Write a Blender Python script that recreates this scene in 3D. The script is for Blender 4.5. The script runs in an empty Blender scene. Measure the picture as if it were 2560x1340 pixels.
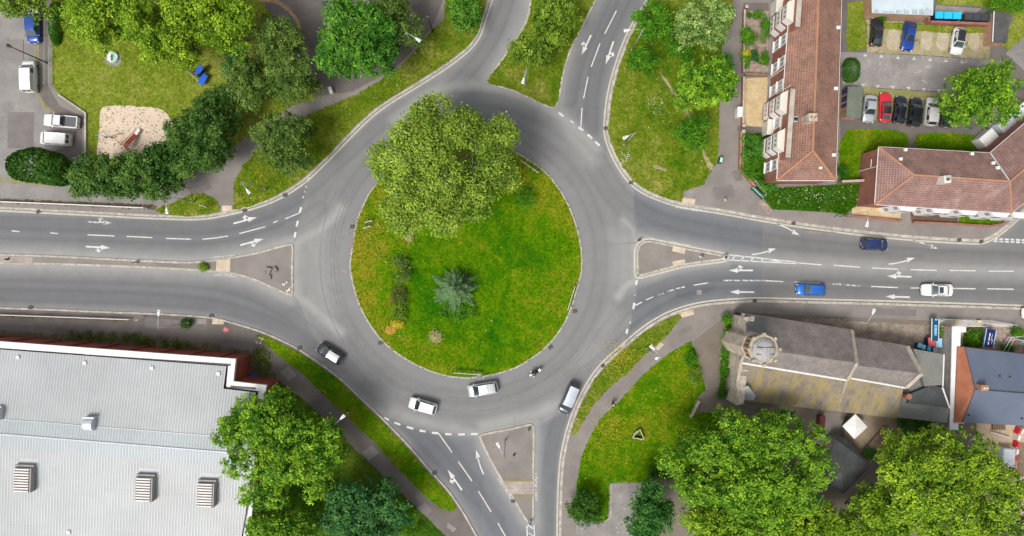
import bpy, math, random
import numpy as np
from mathutils import Vector, Matrix
R = math.radians
rnd = random.Random(7)
rng = np.random.default_rng(11)
sc = bpy.context.scene
col = sc.collection
S, H = 17.0, 100.0          # photo pixels per metre on the ground, drone height

# ---------------------------------------------------------------- camera
cam = bpy.data.objects.new("camera", bpy.data.cameras.new("camera"))
col.objects.link(cam)
cam.location = (0, 0, H)
cam.rotation_euler = (0, 0, 0)
cam.data.sensor_width = 36
cam.data.lens = 36 * H / (2560 / S)
cam.data.clip_end = 2000
sc.camera = cam
# ---------------------------------------------------------------- sky, sun, exposure
SUN_EL, SUN_AZ = R(60), R(222)       # azimuth of the sun measured from +Y clockwise
w = bpy.data.worlds.new("World"); sc.world = w; w.use_nodes = True
wn, wl = w.node_tree.nodes, w.node_tree.links
sky = wn.new("ShaderNodeTexSky"); sky.sky_type = 'NISHITA'; sky.sun_disc = False
sky.sun_elevation = SUN_EL; sky.sun_rotation = SUN_AZ
sky.air_density = 1.0; sky.dust_density = 4.0; sky.ozone_density = 1.0
hs = wn.new("ShaderNodeHueSaturation"); hs.inputs['Saturation'].default_value = 0.25
wl.new(sky.outputs[0], hs.inputs['Color'])
wl.new(hs.outputs[0], wn['Background'].inputs[0])
wn['Background'].inputs[1].default_value = 0.09
sun = bpy.data.objects.new("sun", bpy.data.lights.new("sun", 'SUN'))
col.objects.link(sun)
sun.data.energy = 1.5; sun.data.angle = R(20); sun.data.color = (1, 0.96, 0.91)
sd = Vector((math.sin(SUN_AZ) * math.cos(SUN_EL), math.cos(SUN_AZ) * math.cos(SUN_EL), math.sin(SUN_EL)))
sun.rotation_euler = sd.to_track_quat('Z', 'Y').to_euler()
sc.view_settings.view_transform = 'Standard'; sc.view_settings.look = 'None'
sc.view_settings.gamma = 1.0; sc.view_settings.use_curve_mapping = False
sc.view_settings.exposure = 0.8

# ---------------------------------------------------------------- helpers
def P(x, y, z=0.0):
    k = (H - z) / (H * S)
    return Vector(((x - 1280) * k, (670 - y) * k, z))
def PX(pts, z=0.0):
    return [P(x, y, z) for x, y in pts]
def tag(o, label=None, cat=None, group=None, kind=None):
    if label: o['label'] = label
    if cat: o['category'] = cat
    if group: o['group'] = group
    if kind: o['kind'] = kind
    return o
def empty(name, loc, rz=0.0, label=None, cat=None, group=None):
    o = bpy.data.objects.new(name, None); col.objects.link(o)
    o.empty_display_size = 0.2
    o.location = loc; o.rotation_euler = (0, 0, rz)
    return tag(o, label, cat, group)

class MB:
    def __init__(s): s.v, s.f, s.m = [], [], []
    def add(s, vs, fs, mi=0):
        n = len(s.v); s.v += [tuple(v) for v in vs]
        for f in fs: s.f.append([i + n for i in f]); s.m.append(mi)
        return s
    def poly(s, vs, mi=0): return s.add(vs, [list(range(len(vs)))], mi)
    def box(s, c, d, rz=0.0, mi=0, taper=1.0):
        x, y, z = [q / 2 for q in d]; cs, sn = math.cos(rz), math.sin(rz)
        vs = []
        for zz, t in ((-z, 1), (z, taper)):
            for a, b in ((-x, -y), (x, -y), (x, y), (-x, y)):
                a, b = a * t, b * t
                vs.append((c[0] + a * cs - b * sn, c[1] + a * sn + b * cs, c[2] + zz))
        return s.add(vs, [(0, 3, 2, 1), (4, 5, 6, 7), (0, 1, 5, 4), (1, 2, 6, 5), (2, 3, 7, 6), (3, 0, 4, 7)], mi)
    def prism(s, pts, z0, z1, mi=0, bottom=False):
        n = len(pts)
        vs = [(p[0], p[1], z0) for p in pts] + [(p[0], p[1], z1) for p in pts]
        fs = [list(range(n, 2 * n))] + [(i, (i + 1) % n, (i + 1) % n + n, i + n) for i in range(n)]
        if bottom: fs.append(list(range(n))[::-1])
        return s.add(vs, fs, mi)
    def tube(s, pts, rs, n=8, mi=0, cap=True):
        pts = [Vector(p) for p in pts]
        if not hasattr(rs, '__len__'): rs = [rs] * len(pts)
        vs, fs = [], []
        for i, p in enumerate(pts):
            d = (pts[min(i + 1, len(pts) - 1)] - pts[max(i - 1, 0)]).normalized()
            a = d.cross(Vector((0, 0, 1)));
            if a.length < .05: a = d.cross(Vector((0, 1, 0)))
            a.normalize(); b = d.cross(a)
            for k in range(n):
                t = 2 * math.pi * k / n
                vs.append(p + (a * math.cos(t) + b * math.sin(t)) * rs[i])
        for i in range(len(pts) - 1):
            for k in range(n):
                k2 = (k + 1) % n
                fs.append((i * n + k, i * n + k2, (i + 1) * n + k2, (i + 1) * n + k))
        if cap:
            fs.append(list(range(n))[::-1]); fs.append(list(range((len(pts) - 1) * n, len(pts) * n)))
        return s.add(vs, fs, mi)
    def ring(s, c, r, z0, z1, n=24, mi=0, r1=None):
        r1 = r if r1 is None else r1
        vs = [(c[0] + r * math.cos(2 * math.pi * k / n), c[1] + r * math.sin(2 * math.pi * k / n), z0) for k in range(n)]
        vs += [(c[0] + r1 * math.cos(2 * math.pi * k / n), c[1] + r1 * math.sin(2 * math.pi * k / n), z1) for k in range(n)]
        return s.add(vs, [(k, (k + 1) % n, (k + 1) % n + n, k + n) for k in range(n)] + [list(range(n, 2 * n)), list(range(n))[::-1]], mi)
    def build(s, name, mats, parent=None, world=False, smooth=False, bevel=0.0, seg=2, uv=True):
        off = parent.location if (parent is not None and world) else Vector((0, 0, 0))
        me = bpy.data.meshes.new(name)
        me.from_pydata([(v[0] - off[0], v[1] - off[1], v[2] - off[2]) for v in s.v], [], s.f)
        if not isinstance(mats, (list, tuple)): mats = [mats]
        for m in mats: me.materials.append(m)
        if len(mats) > 1: me.polygons.foreach_set('material_index', s.m)
        me.update()
        if uv: planar_uv(me)
        if smooth: me.polygons.foreach_set('use_smooth', [True] * len(me.polygons))
        o = bpy.data.objects.new(name, me); col.objects.link(o)
        if parent is not None: o.parent = parent
        if bevel:
            b = o.modifiers.new('bevel', 'BEVEL'); b.width = bevel; b.segments = seg; b.limit_method = 'ANGLE'; b.angle_limit = R(35)
        return o
def planar_uv(me):
    ul = me.uv_layers.new(name='UVMap')
    for p in me.polygons:
        n = p.normal
        u = Vector((0, 0, 1)).cross(n)
        if u.length < .02: u = Vector((1, 0, 0))
        u.normalize(); v = n.cross(u)
        for li in p.loop_indices:
            c = me.vertices[me.loops[li].vertex_index].co
            ul.data[li].uv = (c.dot(u), c.dot(v))
def chaikin(pts, it=2, closed=True):
    pts = [Vector((p[0], p[1])) for p in pts]
    for _ in range(it):
        out = []
        n = len(pts)
        if not closed: out.append(pts[0])
        for i in range(n if closed else n - 1):
            a, b = pts[i], pts[(i + 1) % n]
            out += [a * .75 + b * .25, a * .25 + b * .75]
        if not closed: out.append(pts[-1])
        pts = out
    return pts
def resample(pts, step, closed=False):
    pts = [Vector((p[0], p[1])) for p in pts]
    if closed: pts = pts + [pts[0]]
    out = []
    for a, b in zip(pts[:-1], pts[1:]):
        n = max(1, int((b - a).length / step))
        for i in range(n): out.append(a + (b - a) * i / n)
    if not closed: out.append(pts[-1])
    return out
def area2(pts):
    return sum(a[0] * b[1] - b[0] * a[1] for a, b in zip(pts, pts[1:] + pts[:1])) / 2
def offsets(pts, d, closed=False):
    """points moved by d to the left of the direction of travel"""
    n = len(pts); out = []
    for i in range(n):
        a = pts[(i - 1) % n] if (closed or i) else pts[0]
        b = pts[(i + 1) % n] if (closed or i < n - 1) else pts[-1]
        t = Vector((b[0] - a[0], b[1] - a[1]));
        if t.length < 1e-6: t = Vector((1, 0))
        t.normalize()
        out.append(Vector((pts[i][0] - t.y * d, pts[i][1] + t.x * d)))
    return out
def ribbon(mb, pts, d0, d1, z, closed=False, skirt=None, mi=0):
    A, B = offsets(pts, d0, closed), offsets(pts, d1, closed)
    n = len(pts)
    vs = [(p.x, p.y, z) for p in A] + [(p.x, p.y, z) for p in B]
    rngi = range(n if closed else n - 1)
    fs = [(i, (i + 1) % n, (i + 1) % n + n, i + n) for i in rngi]
    if skirt is not None:
        vs += [(p.x, p.y, skirt) for p in A]
        fs += [(i + 2 * n, (i + 1) % n + 2 * n, (i + 1) % n, i) for i in rngi]
    mb.add(vs, fs, mi)

# ---------------------------------------------------------------- materials
def nodes(name):
    m = bpy.data.materials.new(name); m.use_nodes = True
    return m, m.node_tree.nodes, m.node_tree.links, m.node_tree.nodes['Principled BSDF']
def c4(c): return (c[0], c[1], c[2], 1)
def noise(n, l, vec, scale, detail=4, rough=.55):
    t = n.new('ShaderNodeTexNoise'); t.inputs['Scale'].default_value = scale
    t.inputs['Detail'].default_value = detail; t.inputs['Roughness'].default_value = rough
    l.new(vec, t.inputs['Vector']); return t.outputs['Fac']
def ramp(n, l, fac, stops):
    r = n.new('ShaderNodeValToRGB'); e = r.color_ramp.elements
    while len(e) < len(stops): e.new(.5)
    for el, (p, c) in zip(e, stops):
        el.position = p; el.color = c4(c) if hasattr(c, '__len__') else (c, c, c, 1)
    l.new(fac, r.inputs[0]); return r.outputs[0]
def mixc(n, l, a, b, fac, mode='MIX'):
    m = n.new('ShaderNodeMix'); m.data_type = 'RGBA'; m.blend_type = mode
    for s, v in ((m.inputs[0], fac), (m.inputs[6], a), (m.inputs[7], b)):
        if hasattr(v, 'is_linked'): l.new(v, s)
        elif hasattr(v, '__len__'): s.default_value = c4(v)
        else: s.default_value = v
    return m.outputs[2]
def math_(n, l, op, a, b=0.0, c=0.0):
    m = n.new('ShaderNodeMath'); m.operation = op
    for s, v in zip(m.inputs, (a, b, c)):
        if hasattr(v, 'is_linked'): l.new(v, s)
        else: s.default_value = v
    return m.outputs[0]
def bump(n, l, b, h, strength, dist=.02):
    t = n.new('ShaderNodeBump'); t.inputs['Strength'].default_value = strength; t.inputs['Distance'].default_value = dist
    l.new(h, t.inputs['Height']); l.new(t.outputs[0], b.inputs['Normal'])
def surf(name, c1, c2=None, scale=.35, fine=9, fvar=.18, rough=.85, bmp=.25, metallic=0, coat=0, spots=None, spec=.5):
    """a rough surface: two colours blended in patches, fine grain on top, optional spots (colour, scale, threshold)"""
    m, n, l, b = nodes(name)
    tc = n.new('ShaderNodeTexCoord').outputs['Object']
    f = noise(n, l, tc, fine, 3)
    g = ramp(n, l, f, [(.3, 1 - fvar), (.7, 1 + fvar)])
    c = mixc(n, l, c1, c2 or c1, ramp(n, l, noise(n, l, tc, scale, 6, .6), [(.38, 0), (.62, 1)]))
    c = mixc(n, l, c, g, 1.0, 'MULTIPLY')
    for sp in spots or []:
        k = ramp(n, l, noise(n, l, tc, sp[1], 5, .65), [(sp[2], 0), (sp[2] + .06, 1)])
        c = mixc(n, l, c, sp[0], k)
    l.new(c, b.inputs['Base Color'])
    b.inputs['Roughness'].default_value = rough; b.inputs['Metallic'].default_value = metallic
    b.inputs['Coat Weight'].default_value = coat; b.inputs['Coat Roughness'].default_value = .06
    b.inputs['Specular IOR Level'].default_value = spec
    if bmp: bump(n, l, b, f, bmp)
    return m
def bricks(name, c1, c2, mortar, wd, ht, ms=.012, off=.5, rough=.85, patch=None, bmp=.4, tint=.25, nscale=.6):
    m, n, l, b = nodes(name)
    uvn = n.new('ShaderNodeUVMap').outputs[0]; tc = n.new('ShaderNodeTexCoord').outputs['Object']
    t = n.new('ShaderNodeTexBrick'); l.new(uvn, t.inputs['Vector'])
    t.inputs['Scale'].default_value = 1; t.offset = off
    t.inputs['Color1'].default_value = c4(c1); t.inputs['Color2'].default_value = c4(c2); t.inputs['Mortar'].default_value = c4(mortar)
    t.inputs['Brick Width'].default_value = wd; t.inputs['Row Height'].default_value = ht; t.inputs['Mortar Size'].default_value = ms
    t.inputs['Mortar Smooth'].default_value = .3
    c = t.outputs['Color']
    c = mixc(n, l, c, ramp(n, l, noise(n, l, tc, nscale, 6, .65), [(.3, 1 - tint), (.7, 1 + tint)]), 1.0, 'MULTIPLY')
    c = mixc(n, l, c, ramp(n, l, noise(n, l, tc, 7, 3), [(.3, .85), (.7, 1.15)]), 1.0, 'MULTIPLY')
    for sp in patch or []:
        vec = tc
        if len(sp) > 4:       # streaks running down the slope
            mp = n.new('ShaderNodeMapping'); l.new(uvn, mp.inputs['Vector']); mp.inputs['Scale'].default_value = (sp[4][0], sp[4][1], 1); vec = mp.outputs[0]
        k = ramp(n, l, noise(n, l, vec, sp[1], 5, .7), [(sp[2], 0), (sp[2] + .12, sp[3])])
        c = mixc(n, l, c, sp[0], k)
    l.new(c, b.inputs['Base Color']); b.inputs['Roughness'].default_value = rough
    bump(n, l, b, t.outputs['Fac'], -bmp, .02)
    return m
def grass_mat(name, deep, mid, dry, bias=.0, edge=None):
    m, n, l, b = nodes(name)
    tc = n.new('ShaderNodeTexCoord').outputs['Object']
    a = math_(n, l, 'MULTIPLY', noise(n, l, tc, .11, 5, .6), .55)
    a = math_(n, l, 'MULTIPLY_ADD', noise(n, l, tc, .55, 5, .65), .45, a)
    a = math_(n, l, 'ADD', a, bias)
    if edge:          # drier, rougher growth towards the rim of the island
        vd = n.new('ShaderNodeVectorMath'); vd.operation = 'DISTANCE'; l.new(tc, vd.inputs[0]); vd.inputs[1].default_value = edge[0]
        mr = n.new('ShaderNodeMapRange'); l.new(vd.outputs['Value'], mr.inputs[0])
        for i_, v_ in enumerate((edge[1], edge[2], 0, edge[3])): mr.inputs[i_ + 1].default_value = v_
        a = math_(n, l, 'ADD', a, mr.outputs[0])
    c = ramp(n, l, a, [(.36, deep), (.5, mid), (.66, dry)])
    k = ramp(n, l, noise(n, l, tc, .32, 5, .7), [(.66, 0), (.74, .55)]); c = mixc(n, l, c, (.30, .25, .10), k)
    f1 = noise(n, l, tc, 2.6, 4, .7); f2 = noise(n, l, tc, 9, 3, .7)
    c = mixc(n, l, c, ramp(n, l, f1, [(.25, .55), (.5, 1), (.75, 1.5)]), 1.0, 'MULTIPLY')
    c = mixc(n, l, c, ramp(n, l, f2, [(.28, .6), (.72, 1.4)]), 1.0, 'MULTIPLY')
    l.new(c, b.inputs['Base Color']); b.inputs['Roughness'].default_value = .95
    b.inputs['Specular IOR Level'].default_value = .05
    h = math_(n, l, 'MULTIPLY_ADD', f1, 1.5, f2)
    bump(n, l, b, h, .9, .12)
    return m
def attr_mat(name, rough=.6, trans=.3, spec=.3):
    """foliage: colour from the leaf attribute, some light passing through"""
    m, n, l, b = nodes(name)
    at = n.new('ShaderNodeAttribute'); at.attribute_name = 'col'
    l.new(at.outputs['Color'], b.inputs['Base Color']); b.inputs['Roughness'].default_value = rough
    b.inputs['Specular IOR Level'].default_value = spec
    t = n.new('ShaderNodeBsdfTranslucent'); l.new(at.outputs['Color'], t.inputs['Color'])
    mx = n.new('ShaderNodeMixShader'); mx.inputs[0].default_value = trans
    l.new(b.outputs[0], mx.inputs[1]); l.new(t.outputs[0], mx.inputs[2])
    l.new(mx.outputs[0], n['Material Output'].inputs[0])
    return m
def plain(name, c, rough=.5, metallic=0, coat=0, spec=.5):
    return surf(name, c, tuple(q * .9 for q in c), 1.3, 14, .05, rough, 0, metallic, coat, None, spec)

MT = {}
MT['white_paint'] = surf('white_road_paint', (.62, .62, .59), (.5, .5, .47), 1.2, 9, .16, .7, .1, spots=[((.27, .27, .27), 3.5, .585)])
MT['worn_paint'] = surf('worn_road_paint', (.62, .62, .58), (.5, .5, .47), 1.5, 9, .2, .7, .1, spots=[((.22, .22, .22), 2.2, .47)])
MT['cream_line'] = surf('faded_kerb_line', (.5, .46, .37), (.42, .39, .33), 1.2, 8, .15, .8, .1, spots=[((.28, .28, .27), 2.5, .58)])
MT['kerb'] = surf('kerb_concrete', (.46, .42, .36), (.31, .285, .24), 1.1, 5, .28, .9, .3, spots=[((.17, .16, .12), .9, .64)])
MT['footway'] = surf('footway_tarmac', (.185, .165, .15), (.235, .21, .19), .25, 8, .14, .92, .3, spots=[((.3, .28, .25), 1.1, .66)])
MT['footway_dark'] = surf('dark_footway_tarmac', (.115, .10, .092), (.155, .135, .12), .25, 8, .14, .92, .3)
MT['carpark'] = surf('worn_car_park_tarmac', (.19, .18, .17), (.25, .235, .22), .3, 7, .16, .92, .3, spots=[((.33, .31, .28), .9, .63)])
MT['patch'] = surf('patched_tarmac', (.15, .135, .13), (.18, .16, .15), .6, 8, .14, .92, .3)
MT['court'] = surf('court_concrete', (.27, .25, .235), (.20, .185, .175), .35, 6, .2, .92, .3, spots=[((.36, .33, .3), 1.3, .6), ((.12, .1, .09), .5, .68)])
MT['sand'] = surf('play_sand', (.62, .5, .39), (.56, .45, .35), .4, 11, .12, .95, .35, spots=[((.44, .35, .27), 3.6, .76)])
MT['bay'] = surf('trodden_parking_bays', (.35, .29, .19), (.27, .24, .12), .45, 6, .25, .95, .4, spots=[((.19, .2, .05), .9, .56)])
MT['baygrass'] = surf('mossy_parking_bays', (.25, .22, .1), (.19, .19, .06), .6, 6, .28, .95, .4)
MT['gravel'] = surf('tan_gravel', (.55, .42, .24), (.44, .33, .18), .8, 7, .35, .95, .5)
MT['soil'] = surf('bare_soil', (.12, .075, .05), (.09, .055, .035), .6, 7, .3, .95, .5)
MT['yard'] = surf('yard_earth', (.33, .26, .18), (.23, .175, .12), .3, 6, .2, .95, .4)
MT['churchyard'] = surf('churchyard_tarmac', (.19, .16, .13), (.15, .125, .1), .25, 7, .15, .95, .3)
MT['tactile'] = bricks('tactile_paving', (.55, .45, .33), (.5, .41, .3), (.4, .34, .26), .4, .4, .015, 0)
MT['pinkpave'] = bricks('pink_paving', (.36, .3, .26), (.32, .27, .24), (.26, .22, .2), .6, .6, .02, .5)
MT['slabs'] = bricks('mixed_paving_slabs', (.3, .19, .15), (.36, .3, .24), (.18, .14, .11), .6, .6, .03, 0, tint=.35, nscale=1.6)
MT['dirt'] = surf('leaf_litter', (.14, .105, .065), (.085, .07, .035), .8, 5, .4, .95, .6, spots=[((.08, .1, .02), 1.2, .6)])
MT['rubble'] = surf('stony_verge', (.3, .25, .2), (.19, .15, .11), .7, 6, .35, .95, .6)
MT['g_lawn'] = grass_mat('lawn_grass', (.115, .18, .010), (.19, .235, .026), (.32, .30, .085))
MT['g_verge'] = grass_mat('verge_grass', (.055, .135, .003), (.135, .19, .012), (.28, .265, .06))
MT['g_lush'] = grass_mat('lush_grass', (.028, .13, .001), (.095, .195, .002), (.22, .22, .012), -.01)
MT['g_island'] = grass_mat('island_grass', (.022, .125, .001), (.088, .195, .001), (.22, .215, .012), -.045, (P(1190, 690), 8.5, 18.5, .15))
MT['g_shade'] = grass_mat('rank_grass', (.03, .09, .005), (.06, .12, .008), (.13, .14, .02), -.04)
MT['leaf'] = attr_mat('leaves', .6, .2, .2)
MT['blade'] = attr_mat('grass_blades', .9, .25, .05)
MT['bark'] = surf('bark', (.2, .17, .13), (.13, .1, .075), 2, 9, .3, .95, .6)
MT['palebark'] = surf('pale_bark', (.34, .32, .26), (.22, .2, .15), 1.5, 9, .25, .95, .5)
MT['steel'] = plain('galvanised_steel', (.42, .45, .44), .45, .3)
MT['lantern'] = plain('lantern_housing', (.72, .73, .74), .4)
MT['glass_grey'] = plain('lamp_bowl', (.3, .32, .36), .15)
MT['black_iron'] = plain('black_iron', (.035, .035, .037), .5)
MT['iron'] = surf('cast_iron_grate', (.05, .047, .045), (.09, .08, .07), 9, 20, .3, .7, .3)
MT['white'] = plain('white_gloss_paint', (.74, .73, .71), .5)
MT['cream'] = plain('cream_render', (.66, .62, .54), .7)
MT['glass'] = plain('window_glass', (.03, .04, .05), .05)
MT['curtain'] = plain('window_glass_with_blinds', (.30, .31, .33), .12)
MT['dglass'] = plain('car_glass', (.035, .06, .068), .05, .25, .9, .9)
MT['tyre'] = plain('tyre_rubber', (.025, .025, .026), .8)
MT['rim'] = plain('alloy_rim', (.45, .46, .48), .3, .8)
MT['head'] = plain('headlight_lens', (.7, .74, .78), .08, 0, .5)
MT['tail'] = plain('tail_light_lens', (.3, .015, .015), .12, 0, .5)
MT['plate_y'] = plain('yellow_plate', (.65, .5, .08), .5)
MT['plate_w'] = plain('white_plate', (.7, .7, .7), .5)
MT['trim'] = plain('black_trim', (.02, .02, .022), .5)
MT['tiles'] = bricks('clay_roof_tiles', (.24, .103, .066), (.16, .073, .052), (.31, .215, .165), .31, .34, .03, 0, .8, [((.36, .24, .2), .35, .56, .3), ((.11, .07, .06), .22, .58, .5), ((.42, .3, .06), .6, .72, .5)], .5, .28)
MT['tiles_dark'] = bricks('weathered_roof_tiles', (.165, .083, .07), (.225, .105, .082), (.32, .24, .215), .31, .34, .028, 0, .8, [((.38, .29, .26), .3, .58, .45), ((.1, .07, .065), .2, .56, .5)], .5, .28)
MT['ridge'] = surf('orange_ridge_tiles', (.42, .2, .1), (.33, .175, .11), .9, 8, .2, .8, .3)
MT['brick'] = bricks('red_brick', (.30, .085, .05), (.23, .065, .042), (.3, .2, .16), .225, .075, .01)
MT['brick_hall'] = bricks('dark_red_brick', (.33, .055, .03), (.28, .048, .028), (.24, .08, .06), .225, .075, .008)
MT['brick_tan'] = bricks('tan_brick', (.45, .25, .14), (.38, .2, .11), (.4, .3, .22), .225, .075, .01)
MT['stone'] = bricks('pale_rubble_stone', (.62, .54, .45), (.44, .375, .305), (.3, .245, .2), .42, .24, .03, .5, .9, None, .5, .35, 1.2)
MT['coping'] = surf('stone_coping', (.45, .4, .33), (.33, .29, .24), 1.2, 7, .2, .9, .3)
MT['slate'] = bricks('grey_slate', (.255, .225, .205), (.205, .18, .17), (.14, .125, .115), .35, .28, .02, .5, .75, [((.26, .22, .2), .5, .6, .6), ((.19, .17, .09), .3, .6, .5)], .4, .25)
MT['slate_lichen'] = bricks('lichen_slate', (.24, .20, .155), (.195, .165, .135), (.13, .12, .1), .35, .28, .02, .5, .8, [((.31, .235, .085), .5, .44, .75, (1.6, .5)), ((.10, .095, .09), .45, .56, .8, (3.0, .3)), ((.27, .25, .2), 1.6, .64, .5, (1, 1))], .4, .25)
MT['lead'] = surf('lead_sheet', (.15, .155, .14), (.19, .19, .165), .5, 6, .15, .6, .1, spots=[((.3, .29, .22), .8, .66)])
MT['blue_slate'] = surf('blue_grey_roofing', (.105, .13, .185), (.12, .145, .2), .3, 9, .06, .55, .05)
MT['darkroof'] = bricks('charcoal_slate', (.07, .075, .075), (.055, .06, .062), (.04, .04, .042), .4, .25, .02, .5, .8)
MT['feltgreen'] = surf('green_roofing_felt', (.115, .135, .105), (.145, .165, .13), .6, 8, .15, .9, .2, spots=[((.3, .31, .25), 1.6, .7)])
MT['feltblack'] = surf('black_roofing_felt', (.06, .06, .06), (.085, .085, .085), .8, 8, .15, .9, .2)
MT['palefelt'] = surf('pale_flat_roof', (.5, .58, .62), (.44, .52, .56), .6, 8, .06, .7, .05)
MT['stainfelt'] = surf('dark_roof_stain', (.28, .33, .35), (.4, .46, .49), .9, 6, .15, .7, .05)
MT['wood'] = surf('weathered_timber', (.24, .17, .11), (.17, .12, .08), 1.5, 8, .25, .9, .4)
MT['flashing'] = plain('pale_flashing', (.6, .64, .67), .4, .2)
MT['red_plastic'] = plain('red_plastic', (.6, .02, .03), .4)
MT['white_plastic'] = plain('white_plastic', (.75, .73, .7), .45)
MT['blue_plastic'] = plain('bright_blue_plastic', (.02, .48, .75), .45)
MT['navy'] = plain('navy_board', (.008, .016, .1), .35)
MT['teal'] = plain('teal_board', (.0, .07, .14), .4)
MT['skyblue'] = plain('sky_blue_print', (.3, .62, .8), .5)
MT['blue_paint'] = plain('blue_play_paint', (.02, .12, .55), .35)
MT['rust_paint'] = plain('rust_red_slide_paint', (.33, .07, .035), .45)
MT['slide_steel'] = plain('polished_slide_steel', (.78, .76, .74), .3, .2)
MT['mint'] = plain('mint_green_paint', (.42, .62, .52), .5)
MT['dgreen'] = plain('dark_green_paint', (.02, .07, .05), .5)
MT['yellow'] = plain('yellow_paint', (.7, .6, .15), .5)
MT['salmon'] = plain('salmon_lid', (.62, .13, .13), .5)
MT['bincharcoal'] = plain('charcoal_bin_plastic', (.045, .05, .058), .5)
MT['pinkpaint'] = surf('pink_spray_paint', (.75, .2, .22), (.6, .18, .2), 2, 9, .2, .8, .1)
MT['skin'] = plain('skin', (.45, .27, .2), .6)
MT['maroon'] = plain('maroon_cloth', (.13, .03, .03), .85)
MT['blackcloth'] = plain('black_leather', (.012, .012, .013), .55)
MT['denim'] = plain('dark_denim', (.03, .035, .05), .9)
MT['hair'] = plain('white_cap', (.7, .68, .65), .8)
MT['darkhair'] = plain('dark_helmet_shell', (.08, .08, .085), .25)
# metal hall roof with ribs running down the slope
def ribbed(name, c1, c2, pitch=.4, depth=.9):
    m, n, l, b = nodes(name)
    uvn = n.new('ShaderNodeUVMap').outputs[0]; tc = n.new('ShaderNodeTexCoord').outputs['Object']
    sx = n.new('ShaderNodeSeparateXYZ'); l.new(uvn, sx.inputs[0])
    ph = math_(n, l, 'FRACT', math_(n, l, 'DIVIDE', sx.outputs[0], pitch))
    tri = math_(n, l, 'ABSOLUTE', math_(n, l, 'SUBTRACT', ph, .5))
    k = ramp(n, l, tri, [(.16, 0), (.3, 1)])
    c = mixc(n, l, c1, c2, k)
    c = mixc(n, l, c, ramp(n, l, noise(n, l, tc, .18, 5, .6), [(.3, .9), (.7, 1.06)]), 1.0, 'MULTIPLY')
    mp = n.new('ShaderNodeMapping'); l.new(uvn, mp.inputs['Vector']); mp.inputs['Scale'].default_value = (1.4, .12, 1)
    c = mixc(n, l, c, (.27, .26, .24), ramp(n, l, noise(n, l, mp.outputs[0], 1, 5, .7), [(.6, 0), (.75, .3)]))
    lap = math_(n, l, 'FRACT', math_(n, l, 'DIVIDE', sx.outputs[1], 6.2))
    c = mixc(n, l, c, (.22, .23, .24), ramp(n, l, lap, [(0, .55), (.012, 0)]))
    l.new(c, b.inputs['Base Color']); b.inputs['Roughness'].default_value = .45
    bump(n, l, b, k, depth, .05)
    return m
MT['ribroof'] = ribbed('ribbed_metal_roof', (.325, .343, .348), (.392, .405, .41))
MT['ribblue'] = ribbed('translucent_roof_panel', (.30, .34, .355), (.37, .405, .42))
# ================================================================ GROUND, ROAD, BLOCKS
def W2(pts): return [P(x, y).xy for x, y in pts]
K_NW = [(-420, 505), (0, 522), (96, 527), (254, 535), (340, 540), (470, 545), (520, 543), (584, 530), (640, 516), (691, 497), (734, 472), (767, 448), (792, 424), (833, 384), (880, 334), (925, 290), (970, 256), (1021, 226), (1071, 195), (1122, 162), (1173, 122), (1198, 89), (1213, 38), (1226, 0), (1244, -60), (1300, -330)]
O_NW = [(-420, -330)]
K_NI = [(1216, 200), (1221, 211), (1280, 227), (1318, 244), (1356, 264), (1384, 274), (1399, 254), (1407, 198), (1422, 140), (1445, 91), (1470, 43), (1491, 0), (1522, -60), (1640, -330), (1400, -330), (1345, -60), (1324, 0), (1320, 38), (1299, 82), (1262, 138)]
K_NE = [(1790, -330), (1665, -75), (1623, 0), (1592, 46), (1564, 101), (1541, 165), (1524, 228), (1516, 287), (1514, 335), (1526, 373), (1549, 419), (1577, 457), (1610, 481), (1656, 500), (1699, 513), (1742, 520), (1813, 531), (1920, 551), (2047, 570), (2174, 586), (2301, 598), (2428, 605), (2458, 605), (2491, 589), (2529, 558), (2560, 529), (2700, 380), (2980, 100)]
O_NE = [(2980, -330)]
K_SE = [(2980, 782), (2560, 769), (2428, 764), (2301, 760), (2174, 756), (2047, 753), (1920, 750), (1889, 749), (1788, 755), (1732, 764), (1691, 777), (1661, 789), (1610, 820), (1554, 868), (1508, 909), (1478, 947), (1449, 1000), (1430, 1046), (1415, 1096), (1404, 1152), (1399, 1228), (1397, 1338), (1397, 1670)]
O_SE = [(2980, 1670)]
K_SW = [(1390, 1670), (1250, 1440), (1193, 1338), (1160, 1279), (1122, 1223), (1084, 1183), (1021, 1109), (957, 1043), (909, 999), (856, 947), (805, 909), (749, 871), (703, 848), (673, 835), (640, 822), (571, 802), (533, 792), (457, 786), (381, 782), (254, 778), (127, 772), (0, 768), (-420, 752)]
O_SW = [(-420, 1670)]
K_FE = [(2600, 640), (2610, 600), (2640, 560), (2720, 470), (2990, 200), (2990, 660)]
K_E = [(1591, 594), (1686, 614), (1750, 627), (1813, 638), (1816, 645), (1813, 650), (1724, 660), (1686, 668), (1635, 682), (1595, 692), (1591, 688)]
K_S = [(1201, 1084), (1280, 1070), (1323, 1058), (1334, 1062), (1337, 1078), (1335, 1198), (1335, 1239), (1335, 1304), (1326, 1312), (1310, 1297), (1280, 1244), (1249, 1195), (1219, 1142), (1196, 1092)]
K_W = [(-420, 622), (0, 635), (127, 638), (254, 645), (381, 651), (470, 655), (533, 650), (640, 632), (691, 617), (728, 608), (735, 613), (733, 670), (733, 698), (735, 734), (726, 741), (678, 720), (640, 702), (584, 685), (508, 678), (381, 671), (254, 666), (127, 662), (0, 660), (-420, 650)]
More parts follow.
